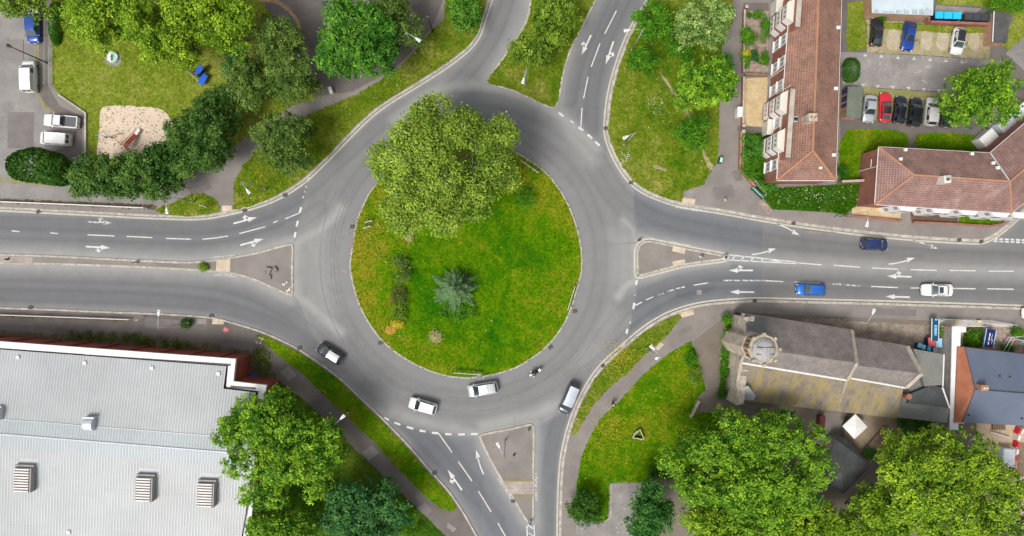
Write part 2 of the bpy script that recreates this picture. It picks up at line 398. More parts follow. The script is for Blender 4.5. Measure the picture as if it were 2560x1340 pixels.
K_R = [(876, 640), (873, 670), (880, 706), (894, 759), (922, 812), (955, 855), (995, 888), (1051, 921), (1122, 945), (1198, 947), (1280, 926), (1318, 906), (1374, 865), (1422, 797), (1452, 697), (1458, 660), (1452, 596), (1427, 518), (1394, 462), (1356, 419), (1280, 372), (1220, 354), (1150, 350), (1060, 370), (985, 413), (927, 472), (909, 508), (890, 551)]

g = MB(); g.poly([(-600, -500, -.16), (600, -500, -.16), (600, 500, -.16), (-600, 500, -.16)])
tag(g.build('ground', MT['g_verge']), kind='structure')

# ---- the carriageway: one fine grid whose attributes carry the age of the tarmac, dust and tyre polish
RES = .32
gx = np.arange(P(-430, 0).x, P(2990, 0).x, RES); gy = np.arange(P(0, 1690).y, P(0, -340).y, RES)
GX, GY = np.meshgrid(gx, gy); pts = np.stack([GX.ravel(), GY.ravel()], 1)
def pdist(poly, closed=False, maxd=6.0):
    poly = np.array([tuple(p) for p in poly])
    if closed: poly = np.vstack([poly, poly[:1]])
    d = np.full(len(pts), 99.0)
    for a, b in zip(poly[:-1], poly[1:]):
        lo, hi = np.minimum(a, b) - maxd, np.maximum(a, b) + maxd
        i = np.where((pts[:, 0] > lo[0]) & (pts[:, 0] < hi[0]) & (pts[:, 1] > lo[1]) & (pts[:, 1] < hi[1]))[0]
        q = pts[i] - a; v = b - a; t = np.clip((q @ v) / max(v @ v, 1e-9), 0, 1)
        d[i] = np.minimum(d[i], np.linalg.norm(q - t[:, None] * v, axis=1))
    return d
def inside(poly, q=None):
    q = pts if q is None else q
    poly = np.array([tuple(p) for p in poly]); r = np.zeros(len(q), bool); j = len(poly) - 1
    for i in range(len(poly)):
        a, b = poly[i], poly[j]
        c = ((a[1] > q[:, 1]) != (b[1] > q[:, 1])) & (q[:, 0] < (b[0] - a[0]) * (q[:, 1] - a[1]) / (b[1] - a[1] + 1e-12) + a[0])
        r ^= c; j = i
    return r
gs = lambda d, w: np.exp(-(d / w) ** 2)
tone = np.full(len(pts), 1.0); warm = np.zeros(len(pts))
def patch(poly, t, wv=0):
    i = inside(W2(poly)); tone[i] = t; warm[i] = wv
patch([(772, 440), (755, 515), (738, 606), (733, 740), (749, 759), (764, 802), (795, 862), (740, 920), (-440, 920), (-440, 440)], .80, -.2)
patch([(1583, 440), (1590, 592), (1592, 690), (1585, 770), (1575, 820), (1550, 880), (1640, 900), (1908, 900), (1908, 440)], .72, -.5)
patch([(1908, 440), (1908, 900), (3000, 900), (3000, 40)], .82, .25)
patch([(945, 1030), (1020, 1068), (1085, 1083), (1190, 1087), (1210, 1090), (1215, 1700), (900, 1700)], .74, -.4)
patch([(1210, 1085), (1337, 1068), (1440, 1010), (1440, 1700), (1200, 1700)], .80, -.35)
patch([(1395, 270), (1430, 300), (1495, 358), (1530, 390), (1800, -340), (1450, -340)], .80, -.1)
patch([(1110, 175), (1216, 208), (1400, -340), (1250, -340)], .95, 0)
patch([(1690, 716), (1785, 712), (1785, 728), (1735, 742), (1728, 752), (1690, 745)], .62, -.4)
dust = np.zeros(len(pts))
for kp, wd, st in ((K_W, 1.5, .75), (K_E, 1.3, .75), (K_S, 1.1, .6), (K_NI, 1.0, .5)):
    dust = np.maximum(dust, st * gs(pdist(W2(kp), True), wd))
for kp in (K_NW, K_NE, K_SE, K_SW):
    dust = np.maximum(dust, .3 * gs(pdist(W2(kp)), .8))
for pl, wd, st in (
    ([(735, 612), (760, 596), (800, 575), (835, 545), (850, 520)], .9, .75), ([(790, 600), (800, 680), (800, 760)], 3.4, .42),
    ([(735, 738), (762, 752), (800, 785), (850, 830)], .9, .8), ([(750, 600), (745, 740)], 1.6, .5),
    ([(1592, 700), (1565, 712), (1545, 740)], .7, .85), ([(1592, 592), (1580, 570), (1557, 548)], .5, .6), ([(1560, 600), (1560, 690)], 2.6, .45),
    ([(1530, 900), (1490, 960), (1430, 1010), (1345, 1060)], .5, .3), ([(1530, 790), (1500, 860), (1460, 900)], 1.6, .3),
    ([(1195, 1085), (1130, 1070), (1050, 1052), (985, 1030)], 1.0, .55), ([(1205, 1066), (1280, 1050), (1340, 1035), (1400, 1005)], 1.0, .7), ([(1340, 1060), (1345, 1330)], .9, .45),
    ([(985, 300), (1060, 240), (1120, 216), (1216, 213), (1300, 232), (1390, 282), (1440, 320), (1490, 372)], .9, .6),
    ([(1400, 280), (1420, 310), (1440, 345), (1480, 400)], 1.2, .5), ([(1216, 205), (1290, 95), (1322, 40), (1330, -40)], 1.2, .45),
    ([(1820, 640), (1960, 655), (2150, 667), (2440, 678), (2900, 690)], 1.3, .6), ([(0, 640), (300, 648), (470, 656)], .8, .4),
    ([(1000, 470), (930, 560), (910, 660), (930, 760), (1000, 850)], .4, .25)):
    dust = np.maximum(dust, st * gs(pdist(chaikin(W2(pl), 2, False)), wd))
tyre = np.zeros(len(pts))
C0 = P(1166, 657); rr = np.hypot(pts[:, 0] - C0.x, pts[:, 1] - C0.y) * S
an = np.arctan2(pts[:, 1] - C0.y, pts[:, 0] - C0.x)
rr = rr - 12 * np.clip(np.sin(an), 0, 1)
for r0, wd, st in ((322, 6, .5), (350, 7, .55), (345, 22, .3), (384, 8, .35), (412, 10, .4), (400, 24, .2)):
    tyre = np.maximum(tyre, st * gs(rr - r0, wd))
for pl in ([(-420, 545), (0, 557), (250, 563), (470, 571), (560, 566), (640, 542), (740, 500), (820, 430), (960, 300)],
           [(-420, 597), (0, 610), (250, 617), (470, 625), (560, 620), (640, 600), (745, 560), (800, 520)],
           [(-420, 672), (0, 686), (250, 692), (470, 700), (580, 715), (680, 755), (800, 845), (900, 950)],
           [(-420, 722), (0, 738), (250, 742), (450, 752), (560, 768), (660, 800), (760, 850), (850, 920)],
           [(1500, 400), (1560, 500), (1650, 550), (1760, 575), (2000, 615), (2300, 640), (2900, 660)],
           [(1480, 420), (1550, 530), (1640, 580), (1800, 610), (1950, 632), (2300, 655)],
           [(2900, 712), (2300, 697), (2000, 685), (1850, 680), (1740, 690), (1640, 722), (1560, 770), (1500, 850)],
           [(2900, 755), (2300, 741), (2000, 731), (1850, 730), (1740, 740), (1660, 772), (1560, 850), (1480, 920)],
           [(1290, 1400), (1190, 1220), (1120, 1120), (1080, 1080), (1050, 1030)], [(1245, 1300), (1140, 1190), (1060, 1100), (1000, 1050)],
           [(1460, 930), (1410, 1020), (1380, 1100), (1368, 1230), (1366, 1400)], [(1590, -60), (1540, 40), (1500, 130), (1480, 220), (1478, 320)],
           [(1530, -40), (1480, 70), (1440, 160), (1425, 250)], [(1000, 320), (1120, 230), (1200, 150), (1260, 40), (1280, -60)]):
    d = pdist(chaikin(W2(pl), 2, False))
    tyre = np.maximum(tyre, .62 * gs(np.abs(d - .8), .42)); tyre = np.maximum(tyre, .36 * gs(d, 1.3))
me = bpy.data.meshes.new('road'); nx, ny = len(gx), len(gy)
me.vertices.add(nx * ny); me.vertices.foreach_set('co', np.column_stack([pts, np.zeros(len(pts))]).ravel())
ii = (np.arange(ny - 1)[:, None] * nx + np.arange(nx - 1)[None]).ravel()
q = np.stack([ii, ii + 1, ii + nx + 1, ii + nx], 1)
me.loops.add(q.size); me.loops.foreach_set('vertex_index', q.ravel().astype(np.int32))
me.polygons.add(len(q)); me.polygons.foreach_set('loop_start', np.arange(0, q.size, 4, dtype=np.int32))
me.update()
for nm, a in (('tone', tone), ('dust', dust), ('tyre', tyre), ('warm', warm)):
    me.attributes.new(nm, 'FLOAT', 'POINT').data.foreach_set('value', a.astype(np.float32))
m, n, l, b = nodes('road_tarmac')
at = {}
for nm in ('tone', 'dust', 'tyre', 'warm'):
    t = n.new('ShaderNodeAttribute'); t.attribute_name = nm; at[nm] = t.outputs['Fac']
tc = n.new('ShaderNodeTexCoord').outputs['Object']
fine = noise(n, l, tc, 9, 4, .7); mid = noise(n, l, tc, .5, 6, .65)
c = mixc(n, l, (.182, .185, .19), (.212, .203, .19), math_(n, l, 'MULTIPLY_ADD', at['warm'], .8, .25))
c = mixc(n, l, c, (.196, .206, .232), math_(n, l, 'MULTIPLY', at['warm'], -1.2))
v = math_(n, l, 'MULTIPLY', at['tone'], math_(n, l, 'MULTIPLY_ADD', mid, .3, .85))
v = math_(n, l, 'MULTIPLY', v, math_(n, l, 'MULTIPLY_ADD', fine, .3, .85))
v = math_(n, l, 'MULTIPLY', v, math_(n, l, 'MULTIPLY_ADD', at['tyre'], -.34, 1.05))
vv = n.new('ShaderNodeCombineXYZ')
for i in range(3): l.new(v, vv.inputs[i])
c = mixc(n, l, c, vv.outputs[0], 1.0, 'MULTIPLY')
k = ramp(n, l, noise(n, l, tc, .9, 6, .75), [(.66, 0), (.72, .35)]); c = mixc(n, l, c, (.10, .10, .102), k)
k = ramp(n, l, noise(n, l, tc, 2.7, 4, .7), [(.70, 0), (.74, .5)]); c = mixc(n, l, c, (.30, .29, .27), k)
dm = math_(n, l, 'MULTIPLY', at['dust'], math_(n, l, 'MULTIPLY_ADD', mid, .8, .6))
c = mixc(n, l, c, (.325, .32, .305), dm)
l.new(c, b.inputs['Base Color']); b.inputs['Roughness'].default_value = .88; b.inputs['Specular IOR Level'].default_value = .3
bump(n, l, b, fine, .15)
me.materials.append(m)
road = bpy.data.objects.new('road', me); col.objects.link(road); tag(road, kind='structure')

# ---- raised blocks with kerbs
kerb_mb = MB(); line_mb = MB()
BL = {}
def block(name, kerb, outer, mat, closed=False, line=True, top=.12, kw=.3):
    k = chaikin(W2(kerb), 2, closed)
    o = W2(outer) if outer else []
    poly = k + o
    sgn = 1 if area2([tuple(p) for p in poly]) > 0 else -1
    mb = MB(); mb.prism(poly, -.1, top)
    tag(mb.build(name, mat), kind='structure')
    ribbon(kerb_mb, k, 0.0 - .004 * sgn, kw * sgn, top + .012, closed, -.02)
    if line: ribbon(line_mb, k, -.16 * sgn, -.40 * sgn, .007, closed)
    BL[name] = poly
block('footway', K_NW, O_NW, MT['footway'])
block('footway', K_NE, O_NE, MT['footway'], kw=.42)
block('footway', K_SE, O_SE, MT['footway'], kw=.36)
block('footway', K_SW, O_SW, MT['footway_dark'], kw=.26, line=False)
block('footway', K_NI, None, MT['footway'], True, False)
block('footway', K_FE, None, MT['footway'], True, True)
block('splitter_island', K_E, None, MT['footway'], True, True, kw=.28)
block('splitter_island', K_S, None, MT['footway'], True, False, kw=.28)
block('splitter_island', K_W, None, MT['footway'], True, False, kw=.28)
block('roundabout_island', K_R, None, MT['g_island'], True, False, kw=.22)
tag(kerb_mb.build('kerb', MT['kerb']), kind='structure')
tag(line_mb.build('kerb_line_marking', MT['cream_line']), kind='structure')

# ---- sheets of surface on the blocks
LAY = [.12]
GRASS = []
def sheet(name, pxs, mat, lift=1, z=.12, smooth=0, ragged=0.0, grass=None, edge=True):
    p = W2(pxs)
    if smooth: p = chaikin(p, smooth, True)
    if ragged:
        p = resample(p, .35, True)
        p = [q + Vector((rnd.gauss(0, ragged), rnd.gauss(0, ragged))) for q in p]
    zt = z + .004 * lift
    mb = MB()
    if edge: mb.prism(p, z - .03, zt)
    else: mb.poly([(q.x, q.y, zt) for q in p])
    o = tag(mb.build(name, mat), kind='structure')
    if grass: GRASS.append((p, zt, grass))
    return o
def lawn(pxs, mat='g_verge', pal='verge', smooth=1, lift=8):
    return sheet('grass_verge', pxs, MT[mat], lift, .12, smooth, .07, pal)
GRASS.append((BL['roundabout_island'], .125, 'lush'))
# NW block
sheet('car_park', [(-420, -330), (96, -330), (94, 60), (93, 215), (97, 236), (114, 266), (142, 284), (182, 292), (184, 360), (142, 372), (120, 386), (60, 452), (0, 455), (-420, 450)], MT['carpark'], 1)
sheet('tarmac_patch', [(21, 281), (87, 281), (85, 371), (20, 371)], MT['patch'], 2)
sheet('footway_strip', [(97, -330), (119, -330), (119, 210), (150, 265), (207, 292), (205, 410), (150, 440), (125, 390), (144, 375), (186, 362), (186, 291), (142, 281), (116, 263), (99, 234)], MT['footway_dark'], 2)
sheet('service_road', [(-420, 445), (60, 456), (150, 462), (300, 470), (450, 480), (470, 492), (400, 508), (250, 506), (0, 495), (-420, 480)], MT['carpark'], 3, smooth=1)
sheet('planting_strip', [(-420, 484), (0, 497), (250, 507), (395, 513), (388, 524), (250, 518), (0, 506), (-420, 492)], MT['dirt'], 4, ragged=.1)
sheet('gutter_moss', [(88, -330), (96, -330), (95, 215), (99, 236), (116, 266), (146, 286), (140, 288), (108, 268), (93, 238), (89, 215)], MT['baygrass'], 3, ragged=.06)
sheet('gutter_moss', [(0, 445), (70, 452), (150, 462), (150, 468), (60, 460), (0, 452)], MT['baygrass'], 4, ragged=.12)
lawn([(125, -330), (700, -330), (660, 5), (680, 34), (703, 63), (722, 98), (740, 150), (790, 215), (785, 246), (729, 266), (634, 332), (578, 375), (500, 430), (330, 440), (222, 400), (219, 284), (150, 235), (133, 215), (131, 60)], 'g_lawn', 'lawn', 0)
lawn([(383, 530), (404, 518), (444, 503), (470, 487), (505, 482), (533, 492), (550, 508), (552, 530), (508, 538), (470, 541), (432, 537)], 'g_verge', 'verge', 2)
lawn([(583, 524), (584, 490), (586, 457), (609, 414), (640, 381), (700, 322), (767, 290), (843, 257), (919, 222), (995, 174), (1046, 120), (1082, 75), (1110, 51), (1112, 10), (1122, -80), (1230, -80), (1220, -10), (1207, 36), (1192, 88), (1167, 119), (1117, 158), (1066, 190), (1016, 221), (965, 251), (920, 285), (875, 329), (828, 380), (787, 419), (762, 443), (729, 467), (686, 492), (640, 511), (600, 523)], 'g_verge', 'verge', 0)
sheet('sand_pit', [(252, 266), (300, 264), (396, 270), (415, 280), (428, 300), (441, 320), (441, 345), (420, 400), (380, 400), (243, 402), (246, 360), (251, 310)], MT['sand'], 12, smooth=1, ragged=.05)
sheet('brick_plinth', [(262, 140), (270, 130), (290, 130), (304, 140), (306, 155), (296, 166), (278, 166), (265, 155)], MT['court'], 11, smooth=1)
sheet('park_path', [(655, 8), (686, 4), (716, 24), (739, 47), (749, 75), (751, 130), (742, 150), (724, 98), (703, 60)], MT['footway_dark'], 13, smooth=1)
sheet('park_path', [(690, -330), (1105, -330), (1105, 8), (1078, 72), (1040, 116), (990, 170), (880, 230), (790, 240), (765, 120), (756, 70), (725, 16), (690, -4)], MT['footway_dark'], 12)
kb = MB(); ribbon(kb, chaikin(W2([(650, 2), (688, 2), (718, 22), (742, 46), (752, 75), (752, 110)]), 3, False), -.25, .22, .18, False)
tag(kb.build('leaf_strewn_edging', surf('fallen_leaves', (.42, .26, .13), (.3, .18, .09), 2, 8, .4, .95, .6)), kind='structure')
sheet('dropped_kerb', [(556, 514), (580, 514), (582, 527), (555, 529)], MT['tactile'], 9)
# N island
lawn([(1218, 201), (1224, 210), (1281, 223), (1319, 240), (1357, 260), (1383, 269), (1395, 252), (1403, 197), (1418, 139), (1441, 90), (1466, 42), (1487, -1), (1518, -62), (1620, -330), (1410, -330), (1349, -60), (1328, 2), (1324, 39), (1303, 84), (1266, 139)], 'g_verge', 'verge', 0)
# NE block
lawn([(1635, -10), (1600, 46), (1571, 103), (1548, 167), (1531, 229), (1523, 288), (1521, 335), (1532, 370), (1555, 415), (1582, 452), (1614, 475), (1658, 494), (1704, 506), (1709, 478), (1735, 470), (1758, 462), (1776, 431), (1784, 418), (1790, 413), (1797, 363), (1798, 300), (1800, 160), (1806, 110), (1830, 60), (1835, -80), (1720, -330), (1690, -100)], 'g_verge', 'verge', 0)
sheet('worn_path', [(1646, 180), (1652, 180), (1672, 208), (1698, 245), (1722, 285), (1728, 300), (1722, 300), (1700, 262), (1670, 218)], MT['bay'], 10, smooth=1, ragged=.05)
sheet('worn_path', [(1751, 366), (1756, 368), (1768, 395), (1783, 415), (1781, 425), (1770, 425), (1760, 398)], MT['bay'], 10, smooth=1, ragged=.05)
sheet('bare_patch', [(1626, 416), (1640, 412), (1655, 420), (1670, 428), (1660, 430), (1640, 422)], MT['bay'], 10, smooth=1, ragged=.08)
sheet('dropped_kerb', [(1707, 494), (1738, 498), (1736, 512), (1704, 507)], MT['tactile'], 9)
sheet('pavement_slabs', [(1709, 478), (1738, 476), (1738, 497), (1707, 493)], MT['court'], 8)
sheet('tarmac_patch', [(1837, 425), (1850, 425), (1856, 450), (1838, 455), (1826, 430)], MT['patch'], 3)
sheet('paved_apron', [(1893, 505), (1904, 500), (1932, 528), (1920, 537)], MT['slabs'], 4)
for cx_, cy_, s_ in ((1820, 511, 7), (1868, 517, 10)):
    sheet('utility_cover', [(cx_ - s_, cy_), (cx_, cy_ - s_), (cx_ + s_, cy_), (cx_, cy_ + s_)], MT['lead'], 4)
sheet('paved_garden', [(1859, 28), (1921, 30), (1918, 186), (1858, 184)], MT['slabs'], 4)
sheet('gravel_garden', [(1856, 196), (1918, 194), (1914, 318), (1855, 314)], MT['gravel'], 4, ragged=.05)
sheet('garden_path', [(1842, 314), (1914, 320), (1914, 332), (1842, 328)], MT['footway_dark'], 5)
sheet('garden_path', [(1858, 8), (1921, 8), (1921, 27), (1858, 27)], MT['footway_dark'], 5)
sheet('planted_bed', [(1853, 333), (1914, 333), (1913, 455), (1935, 470), (2145, 460), (2140, 512), (2112, 538), (2080, 532), (1985, 526), (1930, 524), (1895, 480), (1850, 424)], MT['g_shade'], 5, z=.16, grass='bed')
sheet('court_yard', [(2098, -330), (2990, -330), (2990, 20), (2700, 330), (2560, 470), (2100, 470)], MT['footway_dark'], 1)
lawn([(2119, 8), (2160, 3), (2163, 42), (2165, 124), (2118, 127), (2114, 100)], 'g_lawn', 'lawn', 0)
sheet('parking_bays', [(2166, 50), (2330, 60), (2480, 70), (2470, 150), (2300, 138), (2166, 132)], MT['bay'], 5, ragged=.05)
for k, (bx, wd) in enumerate(((2234, 16), (2316, 15), (2357, 15), (2436, 13), (2190, 12), (2272, 12), (2395, 12))):
    sheet('bare_wheel_bay', [(bx - wd, 80), (bx - 3, 72), (bx + wd, 82), (bx + wd - 4, 128), (bx - wd - 3, 126)], surf('bare_bay', (.43, .37, .27), (.36, .31, .2), .7, 6, .2, .95, .4), 6, smooth=2, ragged=.06)
lawn([(2200, 56), (2340, 60), (2475, 72), (2470, 84), (2380, 84), (2250, 76), (2205, 72)], 'g_lawn', 'lawn', 0, 9)
sheet('court_tarmac', [(2100, 130), (2166, 133), (2300, 140), (2480, 152), (2500, 330), (2395, 232), (2157, 218), (2105, 214)], MT['court'], 6)
sheet('parking_bays', [(2157, 219), (2280, 228), (2400, 236), (2400, 305), (2157, 300)], MT['baygrass'], 7, ragged=.04)
lawn([(2097, 325), (2180, 322), (2240, 326), (2264, 334), (2270, 352), (2268, 372), (2200, 366), (2197, 412), (2145, 420), (2145, 470), (2098, 470)], 'g_lush', 'verge', 1)
lawn([(2286, 345), (2300, 334), (2360, 332), (2480, 342), (2500, 400), (2470, 385), (2285, 372)], 'g_lush', 'verge', 1)
lawn([(2345, -330), (2990, -330), (2990, -30), (2560, 105), (2520, 128), (2500, 110), (2535, 40), (2445, 15), (2340, 12)], 'g_lawn', 'lawn', 0)
sheet('paved_apron', [(2338, 14), (2452, 22), (2430, 40), (2335, 40)], MT['court'], 12)
sheet('side_path', [(2990, 20), (2990, -60), (2560, 92), (2512, 134), (2560, 178), (2700, 100)], MT['carpark'], 12)
sheet('gravel_garden', [(2128, 516), (2250, 516), (2250, 548), (2200, 546), (2130, 538)], MT['gravel'], 6, ragged=.04)
sheet('garden_path', [(2251, 516), (2275, 520), (2274, 551), (2250, 549)], MT['footway'], 6)
sheet('soil_bed', [(2276, 528), (2394, 532), (2392, 557), (2276, 552)], MT['soil'], 6, ragged=.04)
lawn([(2396, 530), (2522, 534), (2505, 552), (2475, 562), (2440, 563), (2395, 558)], 'g_lush', 'verge', 0)
# SW block
lawn([(644, 836), (660, 838), (690, 851), (745, 878), (800, 915), (851, 953), (904, 1005), (952, 1050), (1016, 1116), (1079, 1190), (1117, 1229), (1142, 1266), (1138, 1276), (1122, 1277), (1097, 1269), (1046, 1223), (995, 1170), (932, 1101), (894, 1068), (856, 1028), (823, 1000), (792, 970), (762, 939), (724, 909), (665, 862), (642, 845)], 'g_lush', 'verge', 0)
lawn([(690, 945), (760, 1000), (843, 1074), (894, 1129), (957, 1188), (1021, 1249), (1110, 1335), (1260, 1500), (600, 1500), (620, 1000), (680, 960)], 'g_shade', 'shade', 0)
sheet('planting_strip', [(-420, 800), (100, 834), (180, 836), (350, 846), (520, 858), (600, 874), (640, 882), (660, 902), (690, 935), (690, 960), (620, 960), (600, 900), (300, 880), (-420, 826)], MT['dirt'], 4, ragged=.12)
sheet('planting_strip', [(-420, 772), (0, 786), (330, 799), (330, 803), (0, 794), (-420, 780)], MT['dirt'], 3, ragged=.1)
sheet('dropped_kerb', [(533, 796), (561, 799), (560, 811), (531, 810)], MT['tactile'], 9)
sheet('tarmac_patch', [(365, 794), (520, 806), (515, 824), (365, 818)], MT['patch'], 3)
sheet('tarmac_patch', [(0, 800), (90, 808), (88, 830), (0, 825)], MT['patch'], 3)
sheet('utility_cover', [(494, 797), (518, 798), (517, 810), (493, 809)], MT['court'], 5)
sheet('utility_cover', [(1119, 1306), (1131, 1312), (1142, 1322), (1133, 1329), (1117, 1316)], MT['court'], 5)
sheet('pink_spray_mark', [(560, 822), (564, 817), (567, 822), (572, 819), (571, 825), (574, 829), (567, 827), (566, 833), (563, 828), (558, 828)], MT['pinkpaint'], 5, edge=False)
# SE block
lawn([(1701, 785), (1704, 794), (1681, 822), (1661, 848), (1610, 888), (1572, 929), (1521, 970), (1496, 997), (1458, 1051), (1442, 1084), (1432, 1089), (1427, 1079), (1439, 1046), (1457, 1001), (1485, 951), (1515, 914), (1560, 874), (1614, 828), (1664, 796)], 'g_verge', 'verge', 0)
lawn([(1727, 853), (1686, 874), (1648, 900), (1585, 960), (1549, 1003), (1508, 1038), (1473, 1094), (1453, 1142), (1441, 1203), (1440, 1299), (1511, 1304), (1520, 1292), (1524, 1208), (1534, 1205), (1610, 1206), (1625, 1200), (1656, 1188), (1700, 1180), (1800, 1150), (1800, 1030), (1730, 1030), (1742, 998), (1765, 970), (1752, 929), (1738, 878)], 'g_lush', 'lush', 0)
sheet('churchyard', [(1730, 855), (1800, 800), (1830, 780), (2990, 830), (2990, 1670), (1600, 1670), (1640, 1200), (1700, 1185), (1720, 1100), (1728, 1040), (1745, 1000), (1768, 972), (1752, 925)], MT['churchyard'], 2)
sheet('concrete_drive', [(1440, 1302), (1512, 1307), (1523, 1295), (1527, 1208), (1640, 1210), (1650, 1670), (1440, 1670)], MT['court'], 9)
sheet('rubble_strip', [(1880, 792), (2000, 800), (2080, 796), (2180, 806), (2240, 809), (2325, 812), (2325, 850), (2280, 870), (2230, 880), (2130, 850), (2100, 830), (1880, 800)], MT['rubble'], 6, ragged=.1)
sheet('ivy_strip', [(1814, 790), (1832, 790), (1815, 880), (1808, 990), (1795, 1000), (1800, 930), (1808, 860)], MT['g_shade'], 6, ragged=.1, grass='bed')
sheet('yard_ground', [(2110, 1035), (2240, 1040), (2240, 1080), (2190, 1140), (2160, 1180), (2110, 1120)], MT['yard'], 5)
sheet('garden_path', [(2057, 1030), (2102, 1034), (2092, 1150), (2048, 1150)], MT['footway'], 6)
sheet('terrace_paving', [(2345, 806), (2460, 808), (2560, 830), (2990, 860), (2990, 900), (2345, 900)], MT['slabs'], 5)
sheet('forecourt', [(2340, 800), (2395, 800), (2440, 803), (2530, 812), (2530, 818), (2460, 816), (2340, 816)], surf('pale_forecourt', (.5, .47, .42), (.42, .39, .34), .8, 7, .12, .9, .2), 8)
sheet('forecourt_path', [(2384, 815), (2407, 815), (2406, 870), (2384, 870)], surf('pale_path', (.48, .44, .37), (.42, .38, .31), .8, 7, .12, .9, .2), 9)
sheet('shrub_bed', [(2349, 817), (2383, 817), (2382, 850), (2347, 846)], MT['soil'], 8, grass='bed')
sheet('shrub_bed', [(2408, 817), (2456, 817), (2452, 868), (2407, 868)], MT['soil'], 8, grass='bed')
sheet('building_site_ground', [(2440, 1040), (2990, 1040), (2990, 1500), (2440, 1500)], surf('site_sand', (.5, .4, .28), (.42, .33, .22), .6, 6, .2, .95, .4), 6)
sheet('site_boards', [(2540, 1105), (2580, 1105), (2580, 1190), (2540, 1190)], MT['wood'], 9)
# old repairs in the footways
for k, q_ in enumerate(([(1500, 1060), (1520, 1040), (1531, 1050), (1511, 1070)], [(1690, 830), (1726, 812), (1732, 822), (1698, 842)], [(1800, 340), (1842, 338), (1842, 360), (1801, 362)], [(1780, 470), (1830, 462), (1838, 490), (1790, 500)], [(905, 1130), (930, 1112), (948, 1132), (922, 1150)], [(1040, 1270), (1062, 1254), (1082, 1276), (1060, 1292)], [(700, 930), (722, 915), (742, 938), (722, 952)], [(470, 470), (520, 450), (530, 470), (480, 490)], [(2010, 575), (2090, 582), (2088, 590), (2008, 583)], [(2180, 770), (2290, 774), (2288, 790), (2178, 786)], [(20, 100), (60, 100), (60, 150), (20, 150)], [(130, 300), (180, 300), (182, 330), (131, 330)])):
    sheet('tarmac_patch', q_, MT['patch'] if k % 2 else MT['footway'], 15 if k in (10, 11) else 3)
# crossings on the islands
sheet('dropped_kerb', [(542, 652), (577, 648), (576, 680), (541, 678)], MT['tactile'], 5)
sheet('dropped_kerb', [(1682, 614), (1714, 621), (1711, 635), (1680, 628)], MT['tactile'], 5)
sheet('dropped_kerb', [(1680, 654), (1711, 648), (1713, 659), (1683, 667)], MT['tactile'], 5)
sheet('island_crossing', [(1256, 1203), (1333, 1203), (1333, 1235), (1277, 1235)], MT['pinkpave'], 5)
sheet('moss_strip', [(1256, 1197), (1333, 1197), (1333, 1202), (1257, 1202)], MT['baygrass'], 6, ragged=.05)
sheet('moss_strip', [(1281, 1236), (1333, 1236), (1333, 1240), (1283, 1241)], MT['baygrass'], 6, ragged=.05)
sheet('dropped_kerb', [(1697, 782), (1731, 773), (1735, 786), (1705, 794)], MT['tactile'], 9)
sheet('pavement_slabs', [(1637, 870), (1651, 855), (1659, 861), (1645, 876)], MT['tactile'], 9)
sheet('paved_island_end', [(0, 640), (83, 644), (83, 661), (0, 656)], MT['pinkpave'], 4)

# ---------------------------------------------------------------- road paint
dash = MB(); worn = MB()
def stroke(mb, x1, y1, x2, y2, wd=.15, z=.006):
    a, b = P(x1, y1), P(x2, y2); d = (b - a).normalized(); nn = Vector((-d.y, d.x, 0)) * wd / 2
    mb.poly([(q.x, q.y, z) for q in (a - nn, b - nn, b + nn, a + nn)])
for s in ((29, 577, 49, 579), (126, 582, 145, 584), (219, 587, 286, 590), (317, 591, 381, 594), (415, 596, 478, 598), (506, 598, 538, 595), (538, 595, 570, 590), (598, 584, 663, 567), (683, 557, 694, 552), (713, 547, 748, 533),
          (1920, 649, 1960, 656), (1991, 657, 2053, 662), (2084, 663, 2150, 668), (2180, 670, 2246, 673), (2277, 674, 2342, 676), (2374, 676, 2439, 677), (2471, 678, 2535, 678), (2565, 679, 2630, 680),
          (1920, 702, 1958, 704), (1987, 705, 2052, 708), (2178, 716, 2245, 719), (2277, 720, 2303, 720), (2383, 721, 2439, 722), (2468, 722, 2534, 723), (1734, 713, 1771, 707), (1586, 765, 1605, 755), (1615, 750, 1633, 742),
          (1541, 27, 1512, 84), (1500, 108, 1478, 167), (1470, 192, 1459, 246), (1455, 270, 1452, 318), (1570, -30, 1555, 0), (1097, 1084, 1130, 1131), (1146, 1154, 1180, 1203), (1196, 1228, 1228, 1280), (1245, 1308, 1280, 1370)):
    stroke(dash, *s)
for s in ((1397, 282, 1409, 291), (1446, 318, 1458, 326), (1469, 336, 1480, 346), (1488, 354, 1499, 364), (961, 1044, 972, 1050), (986, 1056, 1001, 1062), (1017, 1067, 1033, 1072), (1049, 1076, 1064, 1079), (1080, 1082, 1096, 1083), (1113, 1085, 1129, 1086), (1145, 1086, 1162, 1086), (1178, 1085, 1194, 1085),
          (773, 444, 769, 453), (753, 518, 749, 532), (745, 552, 741, 566), (739, 580, 736, 594), (1569, 822, 1566, 834), (1561, 857, 1553, 867), (1592, 700, 1590, 713), (1586, 757, 1583, 773)):
    stroke(dash, *s, wd=.3)
for k in range(9):
    for yy in (597, 603):
        stroke(dash, 2484 + k * 14, yy + k * .6, 2494 + k * 14, yy + k * .6 + .4, .24)
for s in ((2082, 710, 2103, 711), (2110, 712, 2151, 715), (1809, 701, 1850, 701), (1855, 701, 1920, 702), (1645, 738, 1660, 733), (1668, 729, 1685, 724), (1690, 722, 1712, 717), (766, 465, 764, 469), (763, 477, 761, 481), (759, 490, 757, 495), (1588, 735, 1587, 740), (1577, 803, 1575, 809), (1422, 299, 1435, 308)):
    stroke(worn, *s, wd=.2)
